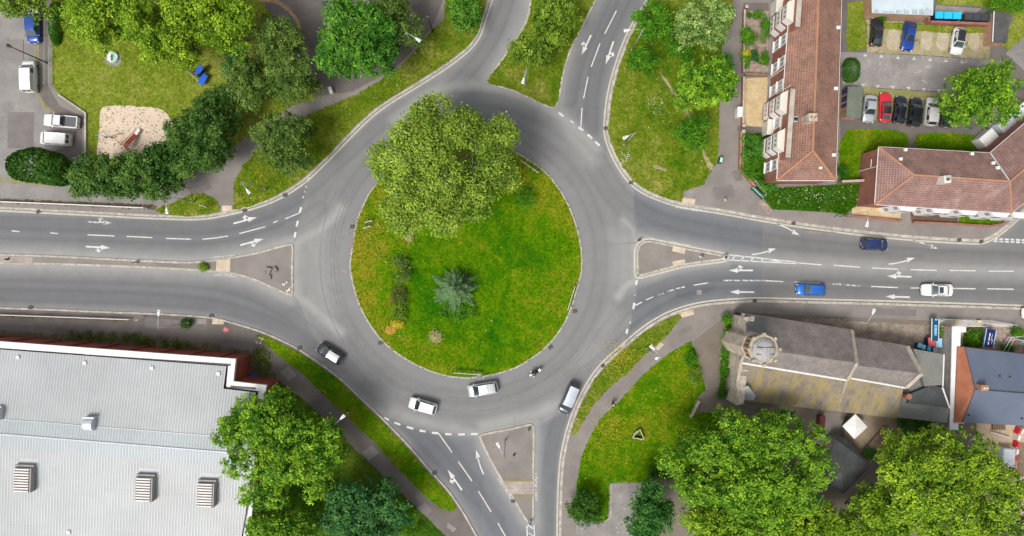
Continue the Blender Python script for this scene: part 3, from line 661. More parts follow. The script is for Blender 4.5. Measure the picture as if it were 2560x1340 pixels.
# hatched tips of the islands
for s in ((1822, 637, 1990, 655), (1822, 650, 1990, 659), (1830, 650, 1838, 639), (1852, 651, 1861, 641), (1875, 653, 1884, 644), (1900, 654, 1908, 647), (1317, 1315, 1321, 1390), (1335, 1313, 1338, 1390), (1319, 1312, 1335, 1323), (1322, 1332, 1337, 1343)):
    stroke(dash, *s, wd=.16)
dash.build('road_markings', MT['white_paint'])['kind'] = 'structure'
worn.build('worn_road_markings', MT['worn_paint'])['kind'] = 'structure'
# car park T marks
tm = MB()
for k, (x, y) in enumerate(((2162, 138), (2202, 141), (2243, 144), (2284, 146.5), (2323, 149), (2363, 152), (2403, 155))):
    stroke(tm, x - 5, y + 2, x + 5, y + 2.6, .13, .152); stroke(tm, x, y - 4, x, y + 1.5, .13, .153)
for k, (x, y) in enumerate(((2157, 214), (2193, 217), (2231, 219.5), (2270, 222), (2308, 225), (2346, 228))):
    stroke(tm, x - 5, y - 2.6, x + 5, y - 2, .13, .152); stroke(tm, x, y - 1.5, x, y + 4, .13, .153)
tm.build('parking_bay_markings', MT['white_paint'])['kind'] = 'structure'
# lane arrows: shaft along +x, head at the front, optional side barb
def arrow(px, py, deg, label, barb=0, L=3.6, mat='white_paint', bend=0, straight=True):
    mb = MB(); z = 0
    if bend:
        cur = [(-.5 * L + L * .72 * t, bend * .10 * L * (t ** 2)) for t in (0, .25, .5, .75, 1)]
        for (a, b), (c_, d_) in zip(cur[:-1], cur[1:]):
            mb.poly([(a, b - .09, z), (c_, d_ - .09, z), (c_, d_ + .09, z), (a, b + .09, z)])
        e = cur[-1]; dx, dy = .28 * L, bend * .07 * L
        mb.poly([(e[0] - .1, e[1] - .36, z), (e[0] + dx, e[1] + dy, z), (e[0] - .1, e[1] + .36, z)])
    elif straight:
        mb.poly([(-.5 * L, -.12, z), (.12 * L, -.12, z), (.12 * L, .12, z), (-.5 * L, .12, z)])
        mb.poly([(.12 * L, -.36, z), (.5 * L, 0, z), (.12 * L, .36, z)])
    else:
        mb.poly([(-.5 * L, -.12, z), (.1 * L, -.12, z), (.1 * L, .12, z), (-.5 * L, .12, z)])
    if barb:
        mb.poly([(-.06 * L, barb * .12, z), (.03 * L, barb * .12, z), (.06 * L, barb * .42, z), (-.01 * L, barb * .42, z)][::barb])
        mb.poly([(-.12 * L, barb * .42, z), (.14 * L, barb * .42, z), (.05 * L, barb * .8, z)][::barb])
    if not straight and not bend:
        mb.poly([(.1 * L, -.12, z), (.18 * L, barb * .5, z), (.1 * L, barb * .7, z), (.5 * L, barb * .75, z)])
    o = mb.build('lane_arrow', MT[mat])
    o.location = P(px, py, .007); o.rotation_euler.z = R(deg)
    return tag(o, label, 'road marking', 'white direction arrows painted in the lanes')
arrow(250, 556, -3, 'faded ghost-like arrow in the upper lane of the left-hand approach road', 1, mat='worn_paint')
arrow(245, 618, -3, 'crisp arrow with a right barb farthest left in the lower lane of the left approach', -1)
arrow(613, 551, 15, 'arrow with a left barb nearest the give way line, upper lane of the left approach', 1)
arrow(630, 605, 15, 'arrow with a right barb beside the left splitter island tip', -1)
arrow(1972, 569, -17, 'get-in-lane arrow bending down by the upper right kerb, left of the navy car', 0, bend=-1)
arrow(1910, 634, 4, 'curved arrow just above the hatched tip of the right splitter island', 0, bend=1)
arrow(2315, 607, -8, 'thin faded curved arrow right of the navy car', 0, bend=-1, mat='worn_paint', L=3.9)
arrow(2255, 658, 4, 'curved arrow below and right of the navy car, over the dashed line', 0, bend=1, L=3.9)
arrow(1852, 676, 180, 'left-pointing barbed arrow right beside the right splitter island', -1)
arrow(1855, 730, 179, 'plain left-pointing arrow nearest the church corner', 0)
arrow(2248, 691, 178, 'left-pointing barbed arrow above and left of the white saloon', -1)
arrow(2244, 742, 178, 'plain left-pointing arrow between the blue car and the white saloon', 0)
arrow(1466, 112, -116, 'arrow with a bent head in the left lane of the upper approach road', -1, straight=True, L=3.2)
arrow(1524, 132, -109, 'barbed arrow in the right lane of the upper approach road', 1)
arrow(1137, 1200, 125, 'barbed arrow in the left lane of the lower approach road', 1, L=3.7)
arrow(1195, 1158, 117, 'arrow bending right in the lane next to the lower splitter island', 0, bend=-1, L=3.7)
# words on the road
def words(txt, px, py, deg, size, label):
    root = empty('painted_lettering', P(px, py, .009), R(deg), label, 'road marking', 'LOOK LEFT and LOOK RIGHT lettering at the crossings')
    tot = len(txt) * .62 * size; x = -tot / 2
    for wd_ in txt.split():
        cu = bpy.data.curves.new('txt', 'FONT'); cu.body = wd_; cu.size = size; cu.align_y = 'CENTER'; cu.space_character = 1.1
        t = bpy.data.objects.new('txt', cu); col.objects.link(t)
        dg = bpy.context.evaluated_depsgraph_get()
        me = bpy.data.meshes.new_from_object(t.evaluated_get(dg)); bpy.data.objects.remove(t)
        me.materials.clear(); me.materials.append(MT['white_paint'])
        o = bpy.data.objects.new('word', me); col.objects.link(o); o.parent = root; o.location = (x, 0, 0)
        x += (len(wd_) + .9) * .66 * size
words('LOOK LEFT', 560, 643.5, 5, .62, 'LOOK LEFT lettering above the tan crossing of the left splitter island')
words('LOOK LEFT', 562, 687, 176, .62, 'upside-down LOOK LEFT lettering below the tan crossing of the left splitter island')
words('LOOK RIGHT', 571, 536, 10, .5, 'LOOK RIGHT lettering by the dropped kerb of the upper left footpath')
words('LOOK RIGHT', 1721, 521, 171, .6, 'upside-down LOOK RIGHT lettering by the kerb of the upper right footway')
words('LOOK LEFT', 1700, 611, -11, .6, 'LOOK LEFT lettering on the upper edge of the right splitter island')
words('LOOK RIGHT', 1706, 776, 20, .5, 'LOOK RIGHT lettering by the tan dropped kerb left of the church')
words('LOOK LEFT', 1265, 1222, 122, .75, 'slanting LOOK LEFT lettering on the left side of the lower island crossing')
words('LOOK LEFT', 1338, 1218, -90, .75, 'LOOK LEFT lettering running down the right side of the lower island crossing')
# fine tar seams in the circulating carriageway
seam = MB()
for r0, a0, a1 in ((331, 95, 262), (339, 150, 300), (372, 235, 330), (366, 150, 235), (352, 280, 330)):
    p = [Vector((C0.x + (r0 + 12 * max(0, math.sin(R(a)))) / S * math.cos(R(a)), C0.y + (r0 + 12 * max(0, math.sin(R(a)))) / S * math.sin(R(a)))) for a in range(a0, a1, 4)]
    ribbon(seam, p, -.05, .05, .005)
for pl in ([(1592, 592), (1590, 540), (1583, 480)], [(1592, 692), (1586, 770), (1575, 822), (1556, 866)], [(733, 740), (749, 760), (764, 802), (794, 860)], [(772, 442), (755, 516), (736, 606)], [(1908, 560), (1908, 640)], [(1908, 660), (1906, 748)], [(1500, 885), (1450, 925), (1400, 960), (1330, 1000)], [(1285, 1040), (1287, 1070)], [(1280, 945), (1330, 925)], [(1460, 615), (1592, 607)]):
    ribbon(seam, chaikin(W2(pl), 2, False), -.04, .04, .0055)
for k in range(34):      # wandering cracks
    g_ = random.Random(400 + k); x, y = [(1530, 760), (1500, 560), (800, 700), (980, 330), (1240, 240), (1100, 1010), (1380, 1130), (1650, 740), (2200, 690), (2400, 640), (300, 700), (450, 600), (650, 590), (1480, 250), (1150, 1180), (1850, 590), (150, 580)][k % 17]
    x += g_.uniform(-60, 60); y += g_.uniform(-30, 30); a = g_.uniform(0, 6.28); p = [P(x, y).xy]
    for _ in range(g_.randint(6, 14)):
        a += g_.gauss(0, .45); x += 7 * math.cos(a); y += 7 * math.sin(a); p.append(P(x, y).xy)
    ribbon(seam, p, -.022, .022, .005)
seam.build('tarmac_seams', surf('tar_seam', (.13, .13, .13), (.2, .2, .2), .6, 5, .3, .9, .0))['kind'] = 'structure'
# gullies
GUL = ((97, 529, 'by the top-left road kerb, below the hedge row'), (612, 526, 'by the kerb right of the upper-left crossing'), (713, 488, 'by the kerb below the birch beside the left approach'), (77, 769, 'in the kerb of the lower-left road, above the white railing'), (529, 789, 'at the kerb beside the tan tactile slab of the lower-left footway'),
       (749, 870, 'at the kerb left of the black hatchback'), (951, 857, 'at the island kerb right of the black hatchback'), (1376, 868, 'at the island kerb above the motorcycle'), (1437, 778, 'at the right edge of the roundabout island'), (1507, 914, 'at the kerb above the dark van'), (1514, 321, 'at the kerb beside the right lane of the upper road'),
       (1577, 457, 'at the kerb corner above the right exit'), (1983, 558, 'at the kerb beside the bending arrow, upper right'), (2397, 600, 'in the upper kerb of the right road, before the side street'), (2452, 604, 'at the mouth of the side street on the right'), (881, 567, 'at the left edge of the roundabout island'), (1886, 752, 'at the kerb above the church tower'), (1086, 1182, 'in the kerb of the lower approach road'), (1283, 1252, 'on the left kerb of the lower island'))
for x, y, lb in GUL:
    mb = MB(); mb.box((0, 0, 0), (.62, .5, .016)); 
    for k in range(5): mb.box((-.24 + k * .12, 0, .012), (.05, .44, .012))
    o = mb.build('gully_grate', MT['iron']); o.location = P(x, y, .012 if lb.find('in the') else .012)
    o.location.z = .14; o.rotation_euler.z = rnd.uniform(-.2, .6)
    tag(o, 'dark iron gully grate ' + lb, 'drain cover', 'iron gully grates along the kerbs')
for x, y, rz, lb, mt_ in ((860, 680, 0, 'pale square inspection cover left of the roundabout island', 'court'), (1426, 813, .5, 'grey square inspection cover at the lower right of the roundabout island', 'lead'), (1748, 731, 0, 'pale square inspection cover in the lane nearest the church', 'court')):
    mb = MB(); mb.box((0, 0, 0), (.7, .7, .014)); mb.box((0, 0, .008), (.5, .5, .01))
    o = mb.build('inspection_cover', MT[mt_]); o.location = P(x, y, .008); o.rotation_euler.z = rz
    tag(o, lb, 'manhole cover')
# ================================================================ BUILDINGS
def walls_from(mb, E, zb=0.0, mi=0):
    """vertical walls under a closed eaves outline (world points with z)"""
    n = len(E)
    for i in range(n):
        a, b = E[i], E[(i + 1) % n]
        mb.poly([(a[0], a[1], zb), (b[0], b[1], zb), (b[0], b[1], b[2]), (a[0], a[1], a[2])], mi)
def inset(E, d):
    pts = [Vector((p[0], p[1])) for p in E]
    s = 1 if area2([tuple(p) for p in pts]) > 0 else -1
    n = len(pts); out = []
    for i in range(n):
        a, b, c = pts[i - 1], pts[i], pts[(i + 1) % n]
        u = (b - a).normalized(); v = (c - b).normalized()
        nu, nv = Vector((-u.y, u.x)) * s, Vector((-v.y, v.x)) * s
        bis = (nu + nv); bis = bis / max(bis.length_squared / 2, .2)
        q = b + bis * d
        out.append(Vector((q.x, q.y, E[i][2])))
    return out
def on_wall(A, B, py, z):
    """point of wall line A-B that the drone sees in image row py at height z"""
    Y = (670 - py) / S * (1 - z / H); t = (Y - A.y) / (B.y - A.y)
    return Vector((A.x + (B.x - A.x) * t, Y, z))
def on_wall_x(A, B, px, z):
    X = (px - 1280) / S * (1 - z / H); t = (X - A.x) / (B.x - A.x)
    return Vector((X, A.y + (B.y - A.y) * t, z))
def window(root, c, ang, w_, h_, out=.05, frame='white', pane='glass', bars=1, name='window'):
    """frame with glazing bars, pane as its child; c world centre, ang = direction of the outward normal"""
    mb = MB(); t = .14
    for dy, dz, sy, sz in ((0, h_ / 2 - t / 2, w_, t), (0, -h_ / 2 + t / 2, w_, t), (-w_ / 2 + t / 2, 0, t, h_ - 2 * t), (w_ / 2 - t / 2, 0, t, h_ - 2 * t)):
        mb.box((out, dy, dz), (.12, sy, sz))
    for k in range(bars): mb.box((out, (k + 1) * w_ / (bars + 1) - w_ / 2, 0), (.1, .07, h_ - 2 * t))
    mb.box((out + .06, 0, -h_ / 2 - .04), (.3, w_ + .2, .08))
    f = mb.build(name, MT[frame], root)
    f.location = Vector(c) - root.location; f.rotation_euler.z = ang
    p = MB(); p.box((out - .03, 0, 0), (.03, w_ - .2, h_ - .2)); p.build('pane', MT[pane], f)
    return f
def gable_faces(mb, E, ridge, mi=0):
    pass

# ---- long terrace, upper right
ze, zr = 5.8, 8.3
A1, B1, B2_, A2 = P(1986, -150, ze), P(1942, 451, ze), P(2090, 451, ze), P(2109, -150, ze)
R0, R1 = P(2052, -150, zr), P(2032, 376, zr)
ter = empty('terraced_house', Vector((A1.x, 0, 0)), 0, 'long red brick terrace with orange tiled hipped roof and three white bay stacks', 'house')
E = [A1, B1, B2_, A2]; Wl = inset(E, .18)
mb = MB(); walls_from(mb, Wl); mb.build('wall', MT['brick'], ter, True)
mb = MB(); mb.poly([A1, B1, R1, R0]); mb.poly([B1, B2_, R1]); mb.poly([B2_, A2, R0, R1]); mb.poly([A2, A1, R0])
mb.poly([p - Vector((0, 0, .12)) for p in (A2, B2_, B1, A1)])
for a, b in zip(E, E[1:] + E[:1]): mb.poly([a - Vector((0, 0, .12)), b - Vector((0, 0, .12)), b, a])
roof = mb.build('roof', MT['tiles'], ter, True)
mb = MB()
for a, b in ((R0, R1), (R1, B1), (R1, B2_)):
    mb.tube([a, b], .16, 6)
mb.build('ridge_tile_run', MT['ridge'], ter, True)
mb = MB()
for a, b in ((A1, B1), (B1, B2_), (B2_, A2)): mb.tube([a - Vector((0, 0, .06)), b - Vector((0, 0, .06))], .075, 6)
mb.build('gutter', MT['white'], ter, True)
FA, FB = Wl[0], Wl[1]; fd = (FB - FA); fang = math.atan2(-fd.x, fd.y) + (0 if True else 0)
nrm = Vector((fd.y, -fd.x, 0)).normalized()
if nrm.x > 0: nrm = -nrm
fang = math.atan2(nrm.y, nrm.x)
for py in (100, 155, 214, 308, 412, -62, -20):
    window(ter, on_wall(FA, FB, py, 4.05), fang, 1.45, 1.9, pane='curtain')
for py in (113, 170, 226, 317, 418, -52):
    window(ter, on_wall(FA, FB, py, 1.6), fang, 1.45, 1.8, pane='curtain')
for py in (81, 70): pass
# raised front gables with coping
for y0, y1, lb in ((-60, 67, 0), (222, 394, 0)):
    a, b = on_wall(FA, FB, y0, 8.0), on_wall(FA, FB, y1, 8.0)
    mb = MB(); n_ = -nrm
    q = [a, b, b + n_ * .45, a + n_ * .45]
    mb.prism(q, ze - .4, 8.0); mb.build('gable_wall', MT['brick'], ter, True)
    mb = MB(); q2 = [a + nrm * .1, b + nrm * .1, b + n_ * .55, a + n_ * .55]
    mb.prism(q2, 8.003, 8.16, bottom=True); mb.build('parapet_coping', MT['coping'], ter, True)
# bay stacks: three white bands of windows with brick between
for Yc in (35.2, 22.7, 17.5):
    t = (Yc - FA.y) / (FB.y - FA.y); c = FA + (FB - FA) * t; c.z = 0
    dr = Vector((-nrm.y, nrm.x, 0))
    def bay(z0, z1, out, grow=0.0):
        pr = [(-1.55 - grow, -.05), (-.95 - grow, out), (.95 + grow, out), (1.55 + grow, -.05)]
        return [c + dr * a + nrm * o for a, o in pr]
    for z0, z1 in ((0, .7), (2.2, 3.0), (4.6, 5.3)):
        bm_ = MB(); bm_.prism(bay(0, 0, .85), z0, z1, bottom=True); bm_.build('bay_wall', MT['brick'], ter, True)
    for z0, z1 in ((.7, 2.2), (3.0, 4.6), (5.3, 6.9)):
        wm = MB(); wm.prism(bay(0, 0, .93, .05), z0, z1, bottom=True)
        wf = wm.build('bay_window', MT['white'], ter, True)
        q = bay(0, 0, .96, .03)
        for i in range(3):
            a, b = q[i], q[i + 1]; d = (b - a); npan = 3 if i == 1 else 1
            for k in range(npan):
                s0, s1 = (k + .26) / npan, (k + .74) / npan
                aa, bb = a + d * s0, a + d * s1; pm = MB()
                pm.poly([(aa.x, aa.y, z0 + .7), (bb.x, bb.y, z0 + .7), (bb.x, bb.y, z1 - .3), (aa.x, aa.y, z1 - .3)])
                pm.build('pane', MT['curtain'], wf).location = -ter.location
    cm = MB(); cm.prism(bay(0, 0, .98, .1), 6.9, 7.05, bottom=True); cm.build('bay_roof', MT['cream'], ter, True)
for py in (318, 12):
    c = on_wall(FA, FB, py, 2.7) + nrm * .45
    mb = MB(); mb.box(c, (1.0, 2.2, .18), fang); mb.box(c + Vector((0, 0, -1.3)) + nrm * .3, (.14, 2.0, 2.4), fang)
    mb.build('porch', MT['cream'], ter, True)
c = P(2033, 293, 9.6); mb = MB(); mb.box(c - Vector((0, 0, 1.2)), (1.15, 1.05, 2.4)); ch = mb.build('chimney', MT['stone'], ter, True)
mb = MB()
for dx in (-.28, .28): mb.ring((c.x + dx, c.y, 0), .14, c.z, c.z + .35, 10)
mb.build('chimney_pot', MT['ridge'], ch).location = -ter.location
def on_roof(px, py, a, b, c_):
    """point of the roof plane a,b,c seen at a pixel"""
    nn = (b - a).cross(c_ - a); o = Vector((0, 0, H)); d = P(px, py, 0) - o
    t = nn.dot(a - o) / nn.dot(d); return o + d * t
mb = MB(); c = on_roof(1990, 298, A1, B1, R1); mb.box(c, (.95, .75, .22), 0); sk = mb.build('skylight', MT['flashing'], ter, True)
mb = MB(); mb.box(c + Vector((0, 0, .1)), (.7, .5, .06)); mb.build('pane', MT['glass'], sk).location = -ter.location
for px, py in ((2094, 70), (2088, 222), (2083, 388)):
    mb = MB(); c = on_roof(px, py, B2_, A2, R0); mb.box(c + Vector((0, 0, .12)), (.5, .42, .3)); mb.build('roof_vent', MT['white'], ter, True)
mb = MB(); c = on_roof(2050, 420, B1, B2_, R1); mb.box(c + Vector((0, 0, .1)), (.4, .3, .3)); mb.build('roof_vent', MT['white'], ter, True)
for y0, y1, t0, t1 in ((86, 58, .3, 5.6), (194, 166, .3, 5.6), (236, 208, 3, 7.8)):
    a, b = on_wall(FA, FB, y0, t0) + nrm * .06, on_wall(FA, FB, y0, t0) + nrm * .06
    b = Vector((a.x, a.y, t1)); mb = MB(); mb.tube([a, b], .06, 6); mb.build('drainpipe', MT['white'], ter, True)

# ---- corner terrace, lower
ze, zr = 5.4, 7.9
e = [P(2197, 367, ze), P(2187, 511, ze), P(2529, 533, ze), P(2760, 345, ze), P(2700, 190, ze), P(2475, 382, ze)]
r = [P(2285, 437, zr), P(2525, 453, zr), P(2735, 275, zr)]
cor = empty('corner_house', Vector((e[1].x, e[1].y, 0)), 0, 'corner block with weathered red tiled roof turning into the side street', 'house')
Wl2 = inset(e, .18)
mb = MB(); walls_from(mb, Wl2); mb.build('wall', MT['brick'], cor, True)
mb = MB()
mb.poly([e[0], e[1], r[0]]); mb.poly([e[1], e[2], r[1], r[0]]); mb.poly([e[2], e[3], r[2], r[1]]); mb.poly([e[4], e[5], r[1], r[2]]); mb.poly([e[5], e[0], r[0], r[1]]); mb.poly([e[3], e[4], r[2]])
mb.build('roof', MT['tiles_dark'], cor, True)
mb = MB()
for a, b in ((r[0], r[1]), (r[0], e[0]), (r[0], e[1]), (r[1], r[2]), (r[1], e[2])): mb.tube([a, b], .15, 6)
mb.build('ridge_tile_run', MT['ridge'], cor, True)
mb = MB(); mb.tube([r[1] + Vector((-.05, 0, .02)), e[5] + Vector((0, 0, .06))], .09, 6); mb.build('valley_flashing', MT['flashing'], cor, True)
mb = MB()
for a, b in zip(e, e[1:] + e[:1]): mb.tube([a - Vector((0, 0, .06)), b - Vector((0, 0, .06))], .07, 6)
mb.build('gutter', MT['white'], cor, True)
SA, SB = Wl2[1], Wl2[2]; sdv = (SB - SA).normalized(); sn = Vector((sdv.y, -sdv.x, 0))
if sn.y > 0: sn = -sn
sang = math.atan2(sn.y, sn.x)
for px in (2220, 2300, 2365, 2440, 2490):
    c = on_wall_x(SA, SB, px, 0)
    q = [c + sdv * a + sn * o for a, o in ((-1.5, -.05), (-.9, .75), (.9, .75), (1.5, -.05))]
    bw = MB(); bw.prism(q, 0, 5.1); b_ = bw.build('bay_window', MT['white'], cor, True)
    for z0, z1 in ((.9, 2.2), (3.3, 4.6)):
        for i in range(3):
            pm = MB(); a, d = q[i] + sn * .02, q[i + 1] - q[i]
            pm.poly([(a + d * s_).to_tuple()[:2] + (z_,) for s_, z_ in ((.25, z0 + .3), (.75, z0 + .3), (.75, z1), (.25, z1))])
            pm.build('pane', MT['curtain'], b_).location = -cor.location
c = P(2369, 448, 9.0); mb = MB(); mb.box(c - Vector((0, 0, 1.0)), (.95, 1.0, 2.0), .05); ch = mb.build('chimney', MT['cream'], cor, True)
mb = MB(); mb.ring((c.x, c.y, 0), .2, c.z, c.z + .3, 10); mb.build('chimney_pot', MT['dgreen'], ch).location = -cor.location
mb = MB(); z9 = Vector((0, 0, 1.3)); mb.tube([c, c + z9], .035, 6)
for k in range(6): mb.tube([c + z9 + Vector((-1 + k * .35, -.35, 0)), c + z9 + Vector((-1 + k * .35, .35, 0))], .018, 5)
mb.tube([c + z9 + Vector((-1.1, 0, 0)), c + z9 + Vector((.9, 0, 0))], .03, 6)
mb.build('aerial', MT['steel'], cor, True)
for px, py, pl in ((2262, 375, 0), (2428, 385, 0), (2250, 398, 0), (2481, 408, 0), (2492, 420, 0)):
    mb = MB(); c = on_roof(px, py, e[5], e[0], r[0]); mb.box(c + Vector((0, 0, .12)), (.42, .4, .32)); mb.build('roof_vent', MT['white'], cor, True)
mb = MB(); wa = Wl2[0] + (Wl2[1] - Wl2[0]) * .32
mb.tube([(wa.x - .06, wa.y, .3), (wa.x - .06, wa.y, 5.2)], .06, 6); mb.tube([(wa.x - .06, wa.y + 1.2, 3.6), (wa.x - .06, wa.y + .1, 3.4)], .05, 6)
mb.build('drainpipe', MT['white'], cor, True)
# garden-side lean-to with boards, right edge
NA, NB = Wl2[5], Wl2[4]
for k, (t0, mt_, nm) in enumerate(((.15, 'white', 'back_porch'), (.34, 'flashing', 'back_porch'), (.5, 'white', 'back_porch'))):
    a = NA + (NB - NA) * t0; b = NA + (NB - NA) * (t0 + .15); nn = Vector((-(NB - NA).y, (NB - NA).x, 0)).normalized()
    mb = MB(); q = [a, b, b + nn * 1.6, a + nn * 1.6]; mb.prism([(p.x, p.y) for p in q], 0, 1.9 + k * .3); mb.build(nm, MT[mt_], cor, True)

# ---- flat roofed garage row, bins, sheds
def shed(name, quad, z, wallm, roofm, label, cat, over=.12, base=None, thick=.18):
    q = PX(quad, z); root = empty(name, Vector((q[0].x, q[0].y, 0)), 0, label, cat)
    iw = inset(q, over) if base is None else PX(base, 0)
    mb = MB(); mb.prism([(p.x, p.y) for p in iw], 0, z - thick); mb.build('wall', MT[wallm], root, True)
    mb = MB(); mb.prism([(p.x, p.y) for p in q], z - thick + .002, z, bottom=True); mb.build('roof', MT[roofm], root, True, bevel=.03)
    return root, q
gar, q = shed('garage_row', [(2178, -70), (2180, 32), (2333, 38), (2336, -66)], 2.6, 'brick_tan', 'palefelt', 'brick garage row with pale stained flat roof at the upper right edge', 'garage')
mb = MB()
for k, (x0, wd, hh) in enumerate(((2186, 12, 11), (2203, 16, 7), (2222, 14, 8), (2240, 15, 12), (2258, 14, 16), (2280, 13, 18), (2298, 14, 18), (2314, 16, 22))):
    for j in range(3):
        yb = 31.5 + (x0 - 2180) * .038; a = P(x0 + j * wd / 3, yb, 2.6); h_ = hh * (.6 + .4 * rnd.random()) / S
        mb.add([(a.x, a.y, 2.605), (a.x + wd / 3 / S, a.y, 2.605), (a.x + wd / 3.4 / S, a.y + h_ * .7, 2.605), (a.x + wd / 6 / S, a.y + h_, 2.605), (a.x + .05, a.y + h_ * .8, 2.605)], [(0, 1, 2, 3, 4)])
mb.build('roof_stain', MT['stainfelt'], gar, True)
sh, q = shed('brick_shed', [(2485, 28), (2481, 105), (2518, 107), (2527, 35)], 2.3, 'brick_tan', 'feltblack', 'tan brick shed with charcoal felt roof right of the dark bins', 'shed')
mb = MB(); mb.tube([q[0] + Vector((0, 0, .02)), q[1] + Vector((0, 0, .02))], .07, 6); mb.build('verge_trim', MT['white'], sh, True)
st, q = shed('bin_store', [(2120, 216), (2115, 292), (2153, 294), (2158, 217)], 2.3, 'brick_tan', 'feltgreen', 'low bin store with green felt roof and four dark openings by the silver car', 'shed')
for k in range(4):
    py = 226 + k * 18.5
    c = Vector((inset(q, .12)[0].x - .03 + (py - 216) * -.0022, (670 - py - 4) / S * .99, 1.15))
    mb = MB(); mb.box(c, (.08, .75, 1.5)); mb.build('opening', MT['navy'], st, True)
# brick screen wall and large wheeled bins
mb = MB(); a, b = P(2314, 62), P(2474, 68); d = b - a
mb.box((a + b) / 2 + Vector((0, 0, .62)), (d.length, .24, 1.25), math.atan2(d.y, d.x)); mb.box((a + b) / 2 + Vector((0, 0, 1.29)), (d.length + .1, .34, .08), math.atan2(d.y, d.x))
d2 = Vector((-.3, .95, 0)); mb.box(a + Vector((-.3, .9, .62)), (.24, 1.9, 1.2), .1)
o = mb.build('screen_wall', MT['brick']); tag(o, 'low brick screen wall in front of the large wheeled bins', 'wall')
def wheelie(px, py, w_, d_, h_, bodym, lidm, rz, label, cat='bin', name='wheeled_bin', group='large wheeled bins behind the screen wall'):
    root = empty(name, P(px, py), rz, label, cat, group)
    mb = MB(); mb.box((0, 0, .12 + h_ * .45), (w_ * .88, d_ * .84, h_ * .86), taper=1.1); mb.build('body', MT[bodym], root, bevel=.03)
    mb = MB(); mb.box((0, 0, h_ + .06), (w_, d_, .09), taper=.93); mb.box((0, 0, h_ + .12), (w_ * .8, d_ * .75, .05)); mb.tube([(-w_ / 2, d_ / 2, h_ + .06), (w_ / 2, d_ / 2, h_ + .06)], .04, 6)
    mb.build('lid', MT[lidm], root, bevel=.02)
    for sx in (-1, 1):
        mb = MB(); mb.tube([(sx * w_ * .36, d_ * .36, .1), (sx * w_ * .44, d_ * .36, .1)], .1, 10); mb.build('wheel', MT['tyre'], root)
    return root
for k, (px, py, lb) in enumerate(((2335, 45.5, 'left bright blue lidded bin, next to the garage roof'), (2357, 46, 'middle bright blue lidded bin behind the screen wall'), (2379, 46.5, 'right bright blue lidded bin, next to the dark bins'))):
    wheelie(px - 1, py + 1, 1.24, 1.0, 1.3, 'navy', 'blue_plastic', 0, lb)
for k, (px, py, lb) in enumerate(((2407, 49.5, 'left charcoal bin, beside the blue lidded bins'), (2427, 50.5, 'second charcoal bin from the blue lidded bins'), (2447, 52, 'third charcoal bin, near the brick shed'), (2464, 53, 'right charcoal bin, touching the brick shed'))):
    wheelie(px, py, 1.14, 1.05, 1.3, 'bincharcoal', 'bincharcoal', -.03, lb)

# ---- sports hall, lower left
zh, zrg = 5.8, 7.0
ho = [P(-500, 816, zh), P(590, 897, zh), P(584, 953, zh), P(667, 963, zh), P(648, 1060, zh), P(626, 1340, zh), P(614, 1520, zh), P(-500, 1520, zh)]
hall = empty('sports_hall', Vector((ho[1].x, ho[1].y, 0)), 0, 'large hall with ribbed pale metal roof and dark red brick walls', 'hall')
mb = MB(); walls_from(mb, [p - Vector((0, 0, .35)) for p in inset(ho, .15)]); mb.build('wall', MT['brick_hall'], hall, True)
ir = inset(ho, 1.05)
RL, RR = P(-500, 1044, zrg), P(640, 1137, zrg)
zi = zh - .25
def hz(p):   # pitched roof height from the distance to the ridge line
    d = (RR - RL); d.z = 0; nn = Vector((-d.y, d.x, 0)).normalized()
    return zrg - abs((Vector((p.x, p.y, 0)) - Vector((RL.x, RL.y, 0))).dot(nn)) * .07
mb = MB()
I = [Vector((p.x, p.y, hz(p))) for p in ir]
t = (I[4].y - RL.y)
RE = P(637, 1136, zrg); RW = P(-480, 1046, zrg)
def lerp(a, b, t_): return a + (b - a) * t_
mb.poly([I[0], I[1], I[2], I[3], I[4], RE, RW][::-1]); mb.poly([RW, RE, I[5], I[6], I[7]][::-1])
mb.build('roof', MT['ribroof'], hall, True)
mb = MB()
pn = Vector((-(RE - RW).y, (RE - RW).x, 0)).normalized()
for s_ in (1, -1):
    a, b = RW + Vector((0, 0, .035)), RE + Vector((0, 0, .035)); dn = pn * s_ * 2.0 + Vector((0, 0, -2.0 * .07))
    mb.poly([a, b, b + dn, a + dn][::(1 if s_ < 0 else -1)])
mb.build('ridge_panel', MT['ribblue'], hall, True)
mb = MB(); mb.tube([RW + Vector((0, 0, .04)), RE + Vector((0, 0, .04))], .16, 6); mb.build('ridge_cap', plain('ridge_cap_metal', (.46, .5, .52), .45), hall, True)
mb = MB(); d = pn * 2.03 + Vector((0, 0, -.1)); mb.tube([RW + d, RE + d], .06, 6); mb.build('roof_seam', MT['steel'], hall, True)
mb = MB(); n8 = len(ho); ip = inset(ho, .95)
for i in range(6):
    a, b, c_, d_ = ho[i], ho[(i + 1) % n8], ip[(i + 1) % n8], ip[i]
    v = []
    for p in (a, b, c_, d_): v.append((p.x, p.y, zh + .12))
    for p in (a, b, c_, d_): v.append((p.x, p.y, zh - .42))
    mb.add(v, [(3, 2, 1, 0), (0, 1, 5, 4), (2, 3, 7, 6)])
mb.build('parapet', MT['white'], hall, True)
for (x0, y0, x1, y1) in ((-300, 851, 214, 888), (220, 889, 578, 912), (577, 966, 640, 971)):
    a, b = P(x0, y0, zh), P(x1, y1, zh); dd = (b - a); nn = Vector((-dd.y, dd.x, 0)).normalized() * .16
    mb = MB(); mb.prism([(p.x, p.y) for p in (a - nn, b - nn, b + nn, a + nn)], zh - .3, zh + .14); mb.build('box_gutter', MT['black_iron'], hall, True)
N0, N1 = inset(ho, .15)[0], inset(ho, .15)[1]; nd = (N1 - N0).normalized(); nnn = Vector((-nd.y, nd.x, 0))
